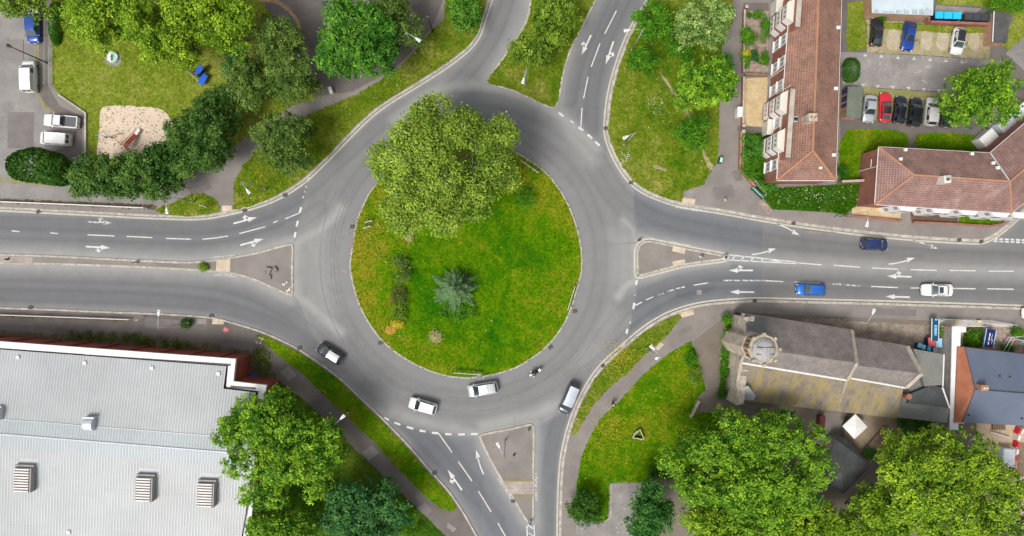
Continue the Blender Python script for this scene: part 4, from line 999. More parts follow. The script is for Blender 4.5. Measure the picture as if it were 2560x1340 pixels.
for px in (-90, -20, 50, 122, 193, 268, 343, 417, 490, 562):
    c = on_wall_x(N0, N1, px, 3.0); mb = MB(); mb.box(c + nnn * .12 + Vector((0, 0, 0)), (.34, .3, 5.0), math.atan2(nd.y, nd.x)); mb.build('buttress', MT['brick_hall'], hall, True)
for px, py in ((46, 893), (213, 907), (381, 920), (547, 934), (173, 1330)):
    c = on_roof(px, py, I[1], I[0], RE) if py < 1000 else on_roof(px, py, RW, RE, I[6])
    mb = MB(); mb.box(c + Vector((0, 0, .1)), (.42, .42, .22)); mb.box(c + Vector((0, 0, .24)), (.16, .1, .06)); mb.build('roof_anchor', MT['white'], hall, True)
for k, (px, py) in enumerate(((50, 1203), (355, 1227), (510, 1241))):
    z0 = 6.5; c = P(px, py, z0 + 1.5); rz = -.04
    rt = empty('roof_vent', Vector((c.x, c.y, 6.4)) - hall.location, rz); rt.parent = hall
    mb = MB(); mb.box((0, 0, .45), (2.3, 3.3, 1.5)); mb.box((0, 1.4, .35), (2.5, 1.2, 1.1)); mb.build('housing', surf('vent_housing', (.3, .28, .27), (.24, .23, .22), 1, 6, .12, .6, .1), rt)
    mb = MB()
    for j in range(9): mb.box((-.06, -1.48 + j * .37, 1.28), (1.95, .2, .07))
    mb.build('louvre', surf('vent_louvre', (.72, .66, .62), (.62, .57, .54), 1, 6, .1, .6, .1), rt)
    mb = MB(); mb.box((-.06, -.06, 1.215), (2.05, 3.15, .02)); mb.build('louvre_gap_shade', MT['trim'], rt)  # black sheet on the solid housing paints the shade between the slats
    mb = MB(); mb.box((.25, 2.9, .36), (2.6, 2.6, .04)); mb.build('flashing_sheet', plain('vent_flashing', (.42, .455, .465), .5), rt)
c = P(222, 1062, 7.4); mb = MB()
mb.tube([(c.x - .6, c.y, c.z - .3), (c.x + .6, c.y, c.z - .3)], .85, 18); mb.box((c.x, c.y + .2, c.z - .6), (1.25, 1.6, .9)); mb.box((c.x + .12, c.y + 1.0, c.z - .1), (1.5, .12, .9))
mb.build('roof_cowl', MT['flashing'], hall, True, smooth=False)
c = P(2, 1035, 7.4); mb = MB(); mb.tube([(c.x - 1.4, c.y, c.z - .3), (c.x - .1, c.y, c.z - .3)], .85, 18); mb.box((c.x - .7, c.y + .2, c.z - .6), (1.25, 1.6, .9)); mb.build('roof_cowl', MT['flashing'], hall, True)
mb = MB(); c = Vector((P(637, 940).x, P(637, 940).y, .45)); mb.box(c, (1.0, .7, .06), .1); mb.box(c - Vector((0, 0, .2)), (.8, .5, .4), .1)
tag(mb.build('blue_crate', MT['blue_paint']), 'blue crate tucked against the red hall wall', 'crate')

# ---- church
chh = empty('church', P(1840, 890), 0, 'old stone church with grey slate roofs, lichened aisle and octagonal lantern tower', 'church')
zeN, zrd, zs, zeS = 4.5, 8.5, 6.2, 3.0
nW, nE = P(1856, 783, zeN), P(2128, 824, zeN)
rW, rE = P(1866, 868, zrd), P(2140, 907, zrd)
sW, sE = P(1850, 906, zs), P(2116, 950, zs)
mb = MB(); mb.poly([nW, rW, rE, nE][::1]); mb.poly([rW, sW, sE, rE]); mb.build('nave_roof', MT['slate'], chh, True)
mb = MB(); mb.poly([(p.x, p.y, 0) for p in (nE, nW)] + [nW - Vector((0, 0, .05)), nE - Vector((0, 0, .05))])
mb.poly([Vector((nE.x, nE.y, 0)), nE, rE, sE, Vector((sE.x, sE.y, 0))])
mb.build('nave_wall', MT['stone'], chh, True)
c1, c2 = P(2132, 843, 4.0), P(2266, 864, 4.0); c3, c4_ = P(2142, 914, 7.0), P(2301, 934, 7.0); c5, c6 = P(2126, 945, 5.4), P(2262, 969, 5.4)
mb = MB(); mb.poly([c1, c3, c4_, c2]); mb.poly([c3, c5, c6, c4_]); mb.build('chancel_roof', MT['slate'], chh, True)
mb = MB(); mb.poly([(c1.x, c1.y, 0), (c2.x, c2.y, 0), c2 - Vector((0, 0, .05)), c1 - Vector((0, 0, .05))][::-1]); mb.poly([(c2.x, c2.y, 0), (c6.x, c6.y, 0), c6, c4_, c2]); mb.build('chancel_wall', MT['stone'], chh, True)
a1, a2, a3 = sW - Vector((0, 0, .25)), sE - Vector((0, 0, .25)), c5 - Vector((0, 0, .2))
a4 = c6 - Vector((0, 0, .25)); l1, l2 = P(1836, 999, zeS), P(2243, 1046, zeS)
mid = lerp(l1, l2, (sE.x - sW.x) / (a4.x - sW.x))
mb = MB(); mb.poly([a1, l1, mid, a2]); mb.poly([a3, mid, l2, a4]); mb.build('aisle_roof', MT['slate_lichen'], chh, True)
mb = MB(); mb.poly([(l1.x, l1.y, 0), (l2.x, l2.y, 0), l2 - Vector((0, 0, .05)), l1 - Vector((0, 0, .05))]); mb.poly([(l2.x, l2.y, 0), (a4.x, a4.y, 0), a4, l2]); mb.poly([a2, mid, a3]); mb.build('aisle_wall', MT['stone'], chh, True)
mb = MB(); mb.tube([sW + Vector((0, 0, .1)), sE + Vector((0, 0, .1))], .17, 6); mb.tube([c5 + Vector((0, 0, .08)), c6 + Vector((0, 0, .08))], .15, 6); mb.build('parapet_gutter', MT['white'], chh, True)
def coping(pts, wd, th, mat, nm):
    mb = MB()
    for a, b in zip(pts[:-1], pts[1:]):
        d = (b - a); d.z = 0; nn = Vector((-d.y, d.x, 0)).normalized() * wd / 2
        v = [a - nn, b - nn, b + nn, a + nn]; up = Vector((0, 0, th))
        mb.add(v + [p + up for p in v], [(0, 3, 2, 1), (4, 5, 6, 7), (0, 1, 5, 4), (1, 2, 6, 5), (2, 3, 7, 6), (3, 0, 4, 7)])
    return mb.build(nm, mat, chh, True)
dz = Vector((0, 0, .06))
coping([nE + dz, rE + dz, sE + dz], .42, .3, MT['coping'], 'gable_coping')
coping([c2 + dz, c4_ + dz, c6 + dz], .5, .3, MT['coping'], 'gable_coping')
coping([nW + dz, rW + dz, sW + dz, l1 + dz], .4, .3, MT['coping'], 'gable_coping')
# west front
wx = [(nW, 5.2), (rW, 8.9), (sW, 6.4), (l1, 3.4)]
for off, z_, nm, d0, d1, zt in ((.0, 0, 'west_wall', .0, .62, 5.4), (.35, 0, 'west_wall', .62, 1.0, 4.9)):
    A_ = P(1832, 786); B_ = P(1809, 996)
    a, b = lerp(A_, B_, d0), lerp(A_, B_, d1); nn = Vector((-1, -.12, 0)).normalized()
    q = [a + nn * (.15 - off), b + nn * (.15 - off), b - nn * 1.3, a - nn * 1.3]
    mb = MB(); mb.prism([(p.x, p.y) for p in q], 0, zt); mb.build(nm, MT['stone'], chh, True)
    mb = MB(); mb.prism([(p.x, p.y) for p in [a + nn * (.25 - off), b + nn * (.25 - off), b - nn * .35, a - nn * .35]], zt + .003, zt + .2, bottom=True); mb.build('gable_coping', MT['coping'], chh, True)
for k in range(3):
    c = lerp(P(1832, 786), P(1809, 996), .245 + k * .048) + Vector((-.17, -.02, 3.0)); mb = MB(); mb.box(c, (.06, .42, 1.5)); mb.build('window', MT['glass'], chh, True)
    mb = MB(); mb.box(c + Vector((-.01, 0, .82)), (.12, .56, .14)); mb.box(c + Vector((-.01, 0, -.82)), (.12, .56, .14)); mb.build('window_trim', MT['coping'], chh, True)
# octagonal lantern tower
tc_ = P(1913, 875, 12.5); tx, ty = tc_.x, tc_.y
tw = MB(); tw.ring((tx, ty, 0), 1.95, 0, 9.2, 8); tw.build('tower', MT['stone'], chh, True)
tw = MB(); tw.ring((tx, ty, 0), 1.85, 9.2, 11.6, 8); tw.build('tower_brick_stage', MT['brick_tan'], chh, True)
for k in range(8):
    a = math.pi / 8 + k * math.pi / 4
    for s_ in (-.3, .3):
        c = Vector((tx + 1.72 * math.cos(a) - s_ * math.sin(a), ty + 1.72 * math.sin(a) + s_ * math.cos(a), 10.4))
        mb = MB(); mb.box(c, (.08, .3, 1.3), a); mb.build('louvre_window', MT['glass'], chh, True)
mb = MB()
for k in range(8):
    a0, a1_ = k * math.pi / 4, (k + 1) * math.pi / 4
    for r_, z0, z1 in ((2.05, 11.6, 11.95),):
        q = [(tx + r_ * math.cos(a0), ty + r_ * math.sin(a0)), (tx + r_ * math.cos(a1_), ty + r_ * math.sin(a1_)), (tx + 1.5 * math.cos(a1_), ty + 1.5 * math.sin(a1_)), (tx + 1.5 * math.cos(a0), ty + 1.5 * math.sin(a0))]
        mb.prism(q, z0, z1, bottom=True)
    mb.box((tx + 2.0 * math.cos(a0), ty + 2.0 * math.sin(a0), 12.1), (.34, .4, .5), a0)
mb.build('battlement', surf('ochre_stone', (.42, .36, .27), (.31, .265, .2), 1.5, 8, .25, .9, .3), chh, True)
mb = MB()
for k in range(12):
    for j, (r0, z0, r1, z1) in enumerate(((1.6, 11.9, 1.5, 12.25), (1.5, 12.25, 1.1, 12.6), (1.1, 12.6, .55, 12.8), (.55, 12.8, .0, 12.88))):
        a0, a1_ = k * math.pi / 6, (k + 1) * math.pi / 6
        f = lambda r_, a, z: (tx + r_ * math.cos(a), ty + r_ * math.sin(a), z)
        mb.poly([f(r0, a0, z0), f(r0, a1_, z0), f(r1, a1_, z1), f(r1, a0, z1)] if r1 > 0 else [f(r0, a0, z0), f(r0, a1_, z0), f(0, 0, z1)])
dome = mb.build('dome', surf('lead_dome', (.36, .345, .335), (.27, .26, .255), 1.2, 8, .2, .7, .1, spots=[((.33, .47, .44), .6, .58), ((.16, .15, .14), 1.6, .66)]), chh, True)
mb = MB()
for yy in (-.55, .35): mb.box((tx, ty + yy, 12.66 if abs(yy) > .4 else 12.8), (2.3, .09, .12))
mb.build('dome_rib', MT['iron'], chh, True)
# lead flat beside the tower, skylight pyramid, east vestry
u0 = Vector((0, 0, .07))
qf = [on_roof(x, y, nW, rW, nE) + u0 for x, y in ((1858, 787), (1911, 794), (1918, 838), (1862, 832))]
mb = MB(); mb.poly(qf[::1]); mb.build('lead_panel', surf('slate_lead', (.13, .145, .145), (.16, .17, .155), .8, 7, .15, .6, .1), chh, True)
ap = on_roof(1863, 961, a1, l1, mid) + Vector((0, 0, 1.3)); bq = [on_roof(x, y, a1, l1, mid) for x, y in ((1839, 970), (1838, 998), (1884, 1001), (1890, 989))]
mb = MB()
for i in range(4): mb.poly([bq[i], bq[(i + 1) % 4], ap])
mb.build('porch_roof', surf('pale_lead', (.48, .5, .54), (.42, .43, .46), 1, 6, .08, .5, .05), chh, True)
mb = MB(); q = PX([(2283, 872), (2360, 886), (2356, 962), (2312, 966), (2303, 935)], 4.2); walls_from(mb, q); mb.poly(q); mb.build('vestry_roof', MT['lead'], chh, True)
mb = MB(); q2 = PX([(2275, 985), (2330, 962), (2356, 970), (2373, 1020), (2270, 1008)], 3.9); walls_from(mb, q2); mb.poly(q2); mb.build('vestry_roof', MT['darkroof'], chh, True)
mb = MB(); q3 = PX([(2262, 972), (2275, 1004), (2374, 1021), (2368, 1058), (2243, 1043)], 3.4); walls_from(mb, q3); mb.poly(q3); mb.build('vestry_roof', MT['lead'], chh, True)
mb = MB(); q4 = PX([(2262, 966), (2300, 932), (2318, 966), (2330, 1004), (2262, 1010)], 3.3); walls_from(mb, q4); mb.poly(q4); mb.build('vestry_roof', MT['lead'], chh, True)
mb = MB(); mb.tube([P(2356, 968, 4.35), P(2374, 1020, 4.05)], .12, 6); mb.tube([P(2360, 886, 4.3), P(2357, 966, 4.3)], .1, 6); mb.build('vestry_flashing', MT['white'], chh, True)
mb = MB(); c = P(2271, 991, 4.4); mb.ring((c.x, c.y, 0), .42, 3.2, 4.6, 12); mb.build('chimney_pot', MT['brick'], chh, True)
# ---- modern brick hall on the right with white parapet wall
zw = 3.3
mod = empty('brick_building', P(2400, 960), 0, 'modern building with blue-grey roof, red hip end and white coped side wall', 'building')
q = PX([(2381, 816), (2402, 816), (2396, 1075), (2374, 1075)], zw)
mb = MB(); iw = inset(q, .12); mb.prism([(p.x, p.y) for p in iw], 0, zw - .2); mb.build('side_wall', bricks('pebbledash', (.42, .39, .36), (.33, .31, .29), (.26, .24, .22), .22, .16, .02, .5, .95, [((.42, .16, .1), .3, .57, .9)]), mod, True)
mb = MB(); mb.prism([(p.x, p.y) for p in q], zw - .197, zw, bottom=True)
for y in (824, 905, 952, 1002, 1052):
    c = P(2402 - (y - 816) * .02, y, zw); mb.box(c - Vector((-.3, 0, .105)), (.95, .75, .18))
mb.build('parapet_coping', MT['white'], mod, True)
m0, m1, m2, m3, m7 = P(2394, 867, 3.5), P(2412, 868, 3.6), P(2437, 973, 5.6), P(2405, 1056, 3.6), P(2386, 1057, 3.5)
m4, m5, m6 = P(2700, 902, 3.6), P(2700, 994, 5.6), P(2700, 1072, 3.6)
mb = MB(); mb.poly([m1, m2, m5, m4]); mb.poly([m2, m3, m6, m5]); mb.build('roof', MT['blue_slate'], mod, True)
mb = MB(); mb.poly([m1, m0, m2]); mb.poly([m0, m7, m2]); mb.poly([m7, m3, m2]); mb.build('hip_end', surf('terracotta', (.33, .115, .06), (.40, .15, .08), .7, 7, .15, .85, .2, spots=[((.5, .33, .24), 1.2, .7)]), mod, True)
dn = Vector((0, 0, .08)); b0 = lambda p: Vector((p.x, p.y, 0))
mb = MB()
for a, b in ((m0, m7), (m4, m1), (m1, m0), (m7, m3), (m3, m6)): mb.poly([b0(a), b0(b), b - dn, a - dn])
mb.build('wall', bricks('orange_brick', (.36, .12, .065), (.3, .1, .055), (.32, .18, .12), .225, .075, .01), mod, True)
mb = MB(); mb.tube([m2 + dn, m5 + dn], .07, 6); mb.tube([m1 + dn * .6, m2 + dn], .06, 6); mb.tube([m2 + dn, m3 + dn * .6], .06, 6); mb.build('ridge_trim', MT['feltblack'], mod, True)
c = P(2462, 970, 6.4); mb = MB(); mb.box(c - Vector((0, 0, .8)), (1.0, .75, 1.7)); ch = mb.build('chimney', MT['ridge'], mod, True)
mb = MB()
for s_ in (-.2, .2): mb.ring((c.x + s_, c.y, 0), .13, c.z, c.z + .25, 8)
mb.build('chimney_pot', MT['cream'], ch).location = -mod.location
for px, py in ((2498, 940), (2523, 942), (2420, 1037), (2553, 1046)):
    mb = MB(); cc = on_roof(px, py, m1, m2, m4) if py < 1000 else on_roof(px, py, m2, m3, m6); mb.ring((cc.x, cc.y, 0), .11, cc.z - .1, cc.z + .25, 10); mb.build('roof_vent', MT['black_iron'], mod, True)
# ---- small dark roofed hut, covered way
hut = empty('slate_hut', P(2115, 1150), 0, 'small hipped hut with charcoal slate roof half under the big trees', 'hut')
h1 = PX([(2085, 1096), (2112, 1094), (2176, 1164), (2110, 1235), (2060, 1210), (2078, 1130)], 2.8); ap1, ap2 = P(2108, 1112, 4.0), P(2102, 1180, 4.4)
mb = MB(); walls_from(mb, inset(h1, .15)); mb.build('wall', MT['slate'], hut, True)
mb = MB(); mb.poly([h1[0], h1[5], ap2, ap1]); mb.poly([h1[1], h1[0], ap1]); mb.poly([h1[2], h1[1], ap1, ap2]); mb.poly([h1[3], h1[2], ap2]); mb.poly([h1[4], h1[3], ap2]); mb.poly([h1[5], h1[4], ap2]); mb.build('roof', MT['darkroof'], hut, True)
# ================================================================ TREES, BUSHES, GRASS BLADES
def norm(v): return v / np.maximum(np.linalg.norm(v, axis=1, keepdims=True), 1e-9)
def leaf_mesh(name, c, nrm_, size, cols, mat, aspect=.6, world0=None, droop=.12):
    n_ = len(c); nrm_ = norm(nrm_)
    t = norm(np.cross(nrm_, rng.normal(size=(n_, 3)))); b_ = np.cross(nrm_, t)
    s = size[:, None]
    v = np.stack([c - t * s * .5, c + b_ * s * aspect * .5 + nrm_ * s * droop, c + t * s * .5, c - b_ * s * aspect * .5 + nrm_ * s * droop], 1)
    v = v.reshape(-1, 3)
    if world0 is not None: v = v - np.array(world0)[None]
    me = bpy.data.meshes.new(name)
    me.vertices.add(4 * n_); me.vertices.foreach_set('co', v.astype(np.float32).ravel())
    me.loops.add(4 * n_); me.loops.foreach_set('vertex_index', np.arange(4 * n_, dtype=np.int32))
    me.polygons.add(n_); me.polygons.foreach_set('loop_start', np.arange(0, 4 * n_, 4, dtype=np.int32))
    me.update()
    a = me.attributes.new('col', 'FLOAT_COLOR', 'POINT')
    cc = np.ones((n_, 4), np.float32); cc[:, :3] = np.clip(cols, 0.002, .9)
    a.data.foreach_set('color', np.repeat(cc, 4, 0).ravel())
    me.materials.append(mat)
    o = bpy.data.objects.new(name, me); col.objects.link(o); return o
PAL = dict(lime=((.07, .15, .003), (.27, .405, .022)), plane=((.075, .145, .006), (.275, .385, .045)), maple=((.038, .125, .003), (.215, .375, .02)),
           chest=((.020, .10, .005), (.12, .285, .025)), birch=((.035, .08, .008), (.165, .25, .045)), alder=((.018, .07, .007), (.105, .19, .03)), deep=((.014, .08, .009), (.07, .195, .028)),
           bluegreen=((.015, .08, .018), (.075, .195, .042)), cypress=((.014, .06, .004), (.055, .14, .01)), white=((.05, .125, .01), (.29, .40, .11)),
           bush=((.025, .115, .002), (.105, .255, .008)), spruce=((.075, .18, .055), (.21, .36, .15)), yellow=((.4, .34, .01), (.6, .5, .05)),
           gold=((.5, .3, .05), (.62, .4, .1)), straw=((.32, .29, .12), (.45, .41, .2)), olive=((.05, .115, .004), (.21, .31, .028)), hedge=((.012, .075, .002), (.05, .16, .005)), dark=((.012, .055, .005), (.055, .135, .014)), brown=((.06, .09, .012), (.13, .16, .03)))
def crown_pts(a, b, zc, vz, dens, lobe=.30, seed=0, low=-.25, fill=.8, wob=.13, clump=.34, per=9 ):
    """leaf centres, outward normals and a brightness number per clump: lobes on a dome, twig clumps on the lobes"""
    g_ = np.random.default_rng(seed)
    ph = g_.uniform(0, 6.28, 4)
    Rm = math.sqrt(a * b); rl0 = lobe * Rm
    nl = max(7, int(2.5 / lobe ** 2))
    th = g_.uniform(0, 2 * math.pi, nl); rad = np.sqrt(g_.uniform(0, 1, nl)) * fill
    wobf = 1 + wob * (np.sin(2 * th + ph[0]) * .5 + np.sin(3 * th + ph[1]) * .6 + np.sin(5 * th + ph[2]) * .5)
    rl = rl0 * g_.uniform(.65, 1.25, nl)
    lz = zc + vz * (np.sqrt(np.clip(1 - rad ** 2, 0, 1)) * g_.uniform(.3, 1.0, nl) + low * .5 * rad) - rl * .3
    lc = np.stack([a * rad * wobf * np.cos(th), b * rad * wobf * np.sin(th), lz], 1)
    lc = np.vstack([lc, lc[: nl // 3] * [1, 1, 0] + np.array([0, 0, zc - vz * .3])]); rl = np.concatenate([rl, rl[: nl // 3]]); nl = len(lc)
    lb = g_.normal(0, .16, nl)
    area = rl ** 2; ncl = np.maximum(3, (area / area.sum() * dens * math.pi * a * b / per)).astype(int)
    li = np.repeat(np.arange(nl), ncl)
    d = norm(g_.normal(size=(len(li), 3))); d[:, 2] = np.where(d[:, 2] < low, -d[:, 2], d[:, 2])
    rr_ = g_.uniform(.6, 1.08, len(li)) ** .5
    cc = lc[li] + d * (rl[li] * rr_)[:, None] * [1, 1, .8]
    cb = lb[li] + g_.normal(0, .3, len(li))
    k = g_.integers(max(2, int(per * .6)), int(per * 1.4) + 1, len(li))
    ci = np.repeat(np.arange(len(li)), k)
    p = cc[ci] + g_.normal(0, 1, (len(ci), 3)) * clump * [1, 1, .7]
    nn = d[ci] * .55 + np.array([0, 0, .65]) + g_.normal(0, .45, (len(ci), 3))
    return p, nn, cb[ci], lc, rl
def plant(name, px, py, rx, ry, h, pal, label, cat, dens=75, leaf=.3, lobe=.30, zc=None, vz=None, trunk=True, seed=None, group=None, low=-.25, bark='bark', clump=.22, per=13, clipped=False, limbs=7, wob=.13, rot=0, fill=.8, aspect=.6):
    seed = seed if seed is not None else int(px * 7 + py * 13)
    vz = vz if vz is not None else h * .42
    zc = zc if zc is not None else h - vz
    k = (H - zc - vz * .4) / (H * S); a, b_ = rx * k, ry * k
    base = P(px, py, zc + vz * .4); base.z = .14
    gr = 1.1 if pal in ('birch', 'alder', 'dark') else 1.02
    p, nn, br, lc, rl = crown_pts(a * gr, b_ * gr, zc - .14, vz, dens * ((1.9 if pal in ('birch', 'alder', 'dark') else 1.5) if trunk else 1.2), lobe, seed, low, fill, wob, clump, per)
    if clipped:       # sheared hedge or dense conifer: leaves lie on one smooth dome
        gg = np.random.default_rng(seed); nq = int(dens * 2.2 * a * b_ * 3.14)
        d_ = norm(gg.normal(size=(nq, 3))); d_[:, 2] = np.abs(d_[:, 2]); sq = np.abs(d_) ** .75 * np.sign(d_); az = np.arctan2(d_[:, 1], d_[:, 0])
        wv = 1 + clipped * (np.sin(az * 3 + seed) * .5 + np.sin(az * 5 + 2 * seed) * .4 + np.sin(d_[:, 2] * 9 + az * 7) * .35)
        p = sq * np.array([a, b_, vz])[None] * (wv * gg.uniform(.9, 1.03, nq))[:, None] + [0, 0, max(0, zc - .5)]; nn = d_ + gg.normal(0, .45, (nq, 3)); br = gg.normal(0, .22, nq) + np.sin(az * 11 + d_[:, 2] * 13) * .12
    if rot:
        cs, sn = math.cos(R(rot)), math.sin(R(rot)); M_ = np.array([[cs, -sn, 0], [sn, cs, 0], [0, 0, 1]]); p = p @ M_.T; nn = nn @ M_.T; lc = lc @ M_.T
    p[:, 2] = np.maximum(p[:, 2], .05)
    g_ = np.random.default_rng(seed + 5)
    c0, c1 = np.array(PAL[pal][0]), np.array(PAL[pal][1])
    t = np.clip(.42 + br + g_.normal(0, .17, len(p)), -.2, 1.5)[:, None]
    cols = (c0 + (c1 - c0) * t) * 1.28
    cols *= g_.uniform(.85, 1.15, (len(p), 1))
    if trunk:
        root = empty(name, base, 0, label, cat, group)
        o = leaf_mesh('crown', p, nn, leaf * 1.12 * g_.uniform(.65, 1.3, len(p)), cols, MT['leaf'], aspect); o.parent = root
        mb = MB(); r0 = .055 * h ** .8 * .5 + .06
        top = zc + vz * .2
        mb.tube([(0, 0, -.1), (.03, .02, .5), (.05, -.04, top * .45), (0, .05, top * .75), (0, 0, top)], [r0 * 1.35, r0, r0 * .8, r0 * .55, r0 * .2], 8)
        for q in range(min(limbs, len(lc))):
            e_ = lc[q]; s0 = top * (.3 + .35 * g_.random())
            m_ = Vector((e_[0] * .5, e_[1] * .5, s0 + (e_[2] - s0) * .6))
            mb.tube([(0, 0, s0), m_, (e_[0] * .95, e_[1] * .95, e_[2] + rl[q] * .6)], [r0 * .45, r0 * .3, r0 * .06], 6)
        if bark == 'palebark':        # twigs that show at the surface of the crown
            for q in range(len(lc)):
                for _ in range(3):
                    d_ = norm(g_.normal(size=(1, 3)))[0]; d_[2] = abs(d_[2]) + .35; tip = lc[q] + d_ * rl[q] * 1.0
                    mid_ = lc[q] + d_ * rl[q] * .5 + g_.normal(0, .15, 3); mb.tube([tuple(lc[q]), tuple(mid_), tuple(tip)], [.06, .045, .02], 4, cap=False)
        mb.build('trunk', MT[bark], root, smooth=True)
    else:
        o = leaf_mesh(name, p, nn, leaf * g_.uniform(.65, 1.3, len(p)), cols, MT['leaf'], aspect)
        o.location = base; tag(o, label, cat, group); root = o
    return root
T = 'tree'
# roundabout
plant('plane_tree', 1112, 415, 195, 172, 17, 'plane', 'huge yellow-green plane tree filling the upper half of the roundabout island', T, 130, .29, .20, seed=3, wob=.16, bark='palebark', limbs=26, clump=.3, per=12, fill=.86)
# top-left park
plant('lime_tree', 252, 30, 110, 88, 14, 'lime', 'yellow-green lime tree over the lawn, left of the three by the top edge', T, 125, .29, .24, seed=21, per=12)
plant('lime_tree', 400, 62, 118, 100, 15, 'lime', 'middle yellow-green lime tree of the three by the top edge, above the playground', T, 125, .29, .22, seed=22, per=12)
plant('lime_tree', 545, 38, 98, 85, 14, 'lime', 'right-hand yellow-green lime tree of the three by the top edge, next to the olive birches', T, 125, .29, .24, seed=23, per=12)
plant('lime_tree', 40, -10, 80, 48, 11, 'olive', 'yellow-green tree overhanging the top-left corner of the car park', T, 85, .3, .3, seed=24)
plant('birch_tree', 690, 95, 60, 58, 9, 'birch', 'olive birch beside the curved leaf-strewn path edge', T, 110, .3, .26, seed=31, per=16, aspect=.4)
plant('birch_tree', 722, 185, 62, 74, 10, 'birch', 'olive birch standing left of the glossy horse chestnut', T, 110, .3, .25, seed=32, per=16, aspect=.4)
plant('birch_tree', 615, 215, 58, 62, 9, 'birch', 'olive birch right of the blue play equipment', T, 110, .3, .26, seed=33, per=16, aspect=.4)
plant('holly_tree', 597, 155, 52, 48, 7, 'bluegreen', 'dark blue-green holly tree between the limes and the olive birches', T, 110, .24, .3, seed=34, per=16)
plant('horse_chestnut', 882, 98, 112, 122, 13, 'chest', 'rounded glossy deep green horse chestnut beside the park path', T, 120, .3, .17, seed=35, clump=.22, per=14, wob=.05)
plant('birch_tree', 985, 55, 66, 68, 10, 'birch', 'olive birch touching the right side of the horse chestnut', T, 110, .3, .25, seed=36, per=16, aspect=.4)
plant('holly_tree', 1157, 34, 50, 44, 6, 'chest', 'small deep green tree at the top beside the left exit road', T, 110, .26, .28, seed=37)
plant('alder_tree', 540, 275, 62, 55, 8, 'alder', 'dark alder nearest the blue play equipment, top of the playground row', T, 110, .3, .28, seed=41, per=16, aspect=.45)
plant('alder_tree', 492, 345, 86, 90, 11, 'alder', 'largest dark alder at the right side of the sand pit', T, 110, .3, .22, seed=42, per=16, aspect=.45)
plant('alder_tree', 415, 402, 56, 52, 9, 'dark', 'darkest alder at the corner below the slide', T, 110, .3, .28, seed=43, per=16)
plant('alder_tree', 362, 435, 64, 64, 10, 'alder', 'alder directly below the rust red slide, third in the row from the right', T, 110, .3, .25, seed=44, per=16)
plant('alder_tree', 285, 428, 52, 62, 9, 'alder', 'alder second from the dark cypress, below the sand pit edge', T, 110, .3, .28, seed=45, per=16)
plant('alder_tree', 218, 434, 54, 58, 9, 'alder', 'alder immediately right of the dark cypress, at the end of the row', T, 110, .3, .27, seed=46, per=16)
plant('cypress', 92, 416, 78, 42, 7, 'cypress', 'dense dark green cypress clump below the white vans', T, 150, .36, .3, seed=47, rot=-8, clipped=.10)
plant('birch_tree', 705, 350, 76, 76, 10, 'birch', 'lone olive birch on the verge above the left approach road', T, 110, .3, .24, seed=48, per=16, aspect=.4)
mbh = plant('boundary_hedge', 133, 55, 14, 54, 1.8, 'hedge', 'dark clipped hedge strip along the left edge of the lawn', 'hedge', 170, .2, .3, trunk=False, seed=49, zc=.5, vz=1.5, clipped=.04)
# north island
plant('field_maple', 1390, 42, 66, 66, 8, 'olive', 'larger olive green tree on the top island between the two roads', T, 110, .27, .25, seed=51, per=14)
plant('field_maple', 1326, 126, 58, 50, 7, 'olive', 'smaller olive green tree on the top island, just above its street lamp', T, 110, .27, .27, seed=52, per=14)
# north-east green
plant('hawthorn', 1636, 50, 48, 52, 5, 'bush', 'bright green hawthorn beside the upper right road', T, 110, .27, .28, seed=61)
plant('hawthorn', 1702, 112, 40, 38, 4.5, 'bush', 'bright green hawthorn tucked between the pale whitebeam and the round yellow-green tree', T, 110, .24, .3, seed=62)
plant('hawthorn', 1610, 158, 40, 42, 4.5, 'bush', 'bright green hawthorn at the top of the worn earth path', T, 110, .24, .3, seed=63)
plant('whitebeam', 1762, 45, 76, 74, 9, 'white', 'pale silver-green whitebeam at the top beside the terrace footpath', T, 120, .25, .22, seed=64, per=16)
plant('norway_maple', 1770, 206, 80, 78, 10, 'maple', 'round bright yellow-green tree left of the gravel front garden', T, 125, .29, .22, seed=65, per=14, clump=.2)
plant('hawthorn', 1738, 330, 44, 46, 4.5, 'bush', 'lowest bright green hawthorn, between the two stretches of worn path', T, 110, .24, .3, seed=66)
plant('garden_shrub', 1872, 92, 22, 26, 2.6, 'bush', 'round yellow-green shrub over the paved front garden wall', 'shrub', 200, .2, .35, trunk=False, seed=67)
for k, (x, y, rx, ry, pl, lb) in enumerate(((1913, 70, 10, 38, 'bush', 'upper narrow shrub border along the paved garden by the terrace wall'), (1912, 145, 9, 20, 'bush', 'lower small shrub by the terrace wall in the paved garden'), (1864, 145, 8, 32, 'bush', 'low shrub border on the street side of the paved garden'), (1866, 133, 6, 7, 'yellow', 'small yellow flowering shrub in the paved garden'), (1888, 36, 26, 6, 'bush', 'low green border at the top of the paved garden'),
                                            (1886, 138, 11, 14, 'bluegreen', 'pale spotted plant bed in the middle of the paved garden'), (1882, 365, 34, 34, 'chest', 'big glossy shrub just below the gravel garden path'), (1876, 420, 26, 34, 'bush', 'leafy shrub patch beside the orange-topped garden wall'), (2110, 432, 18, 22, 'hedge', 'dark shrub between the two terraces'), (1918, 465, 34, 16, 'chest', 'leafy patch at the bottom corner of the long terrace'))):
    plant('garden_shrub', x, y, rx, ry, 1.4 if k < 6 else 1.8, pl, lb, 'shrub', 220, .18, .35, trunk=False, seed=170 + k, clump=.18)
plant('cherry_tree', 2466, 232, 98, 100, 12, 'maple', 'large bright green tree overhanging the residents car park', T, 100, .3, .22, seed=71, per=14)
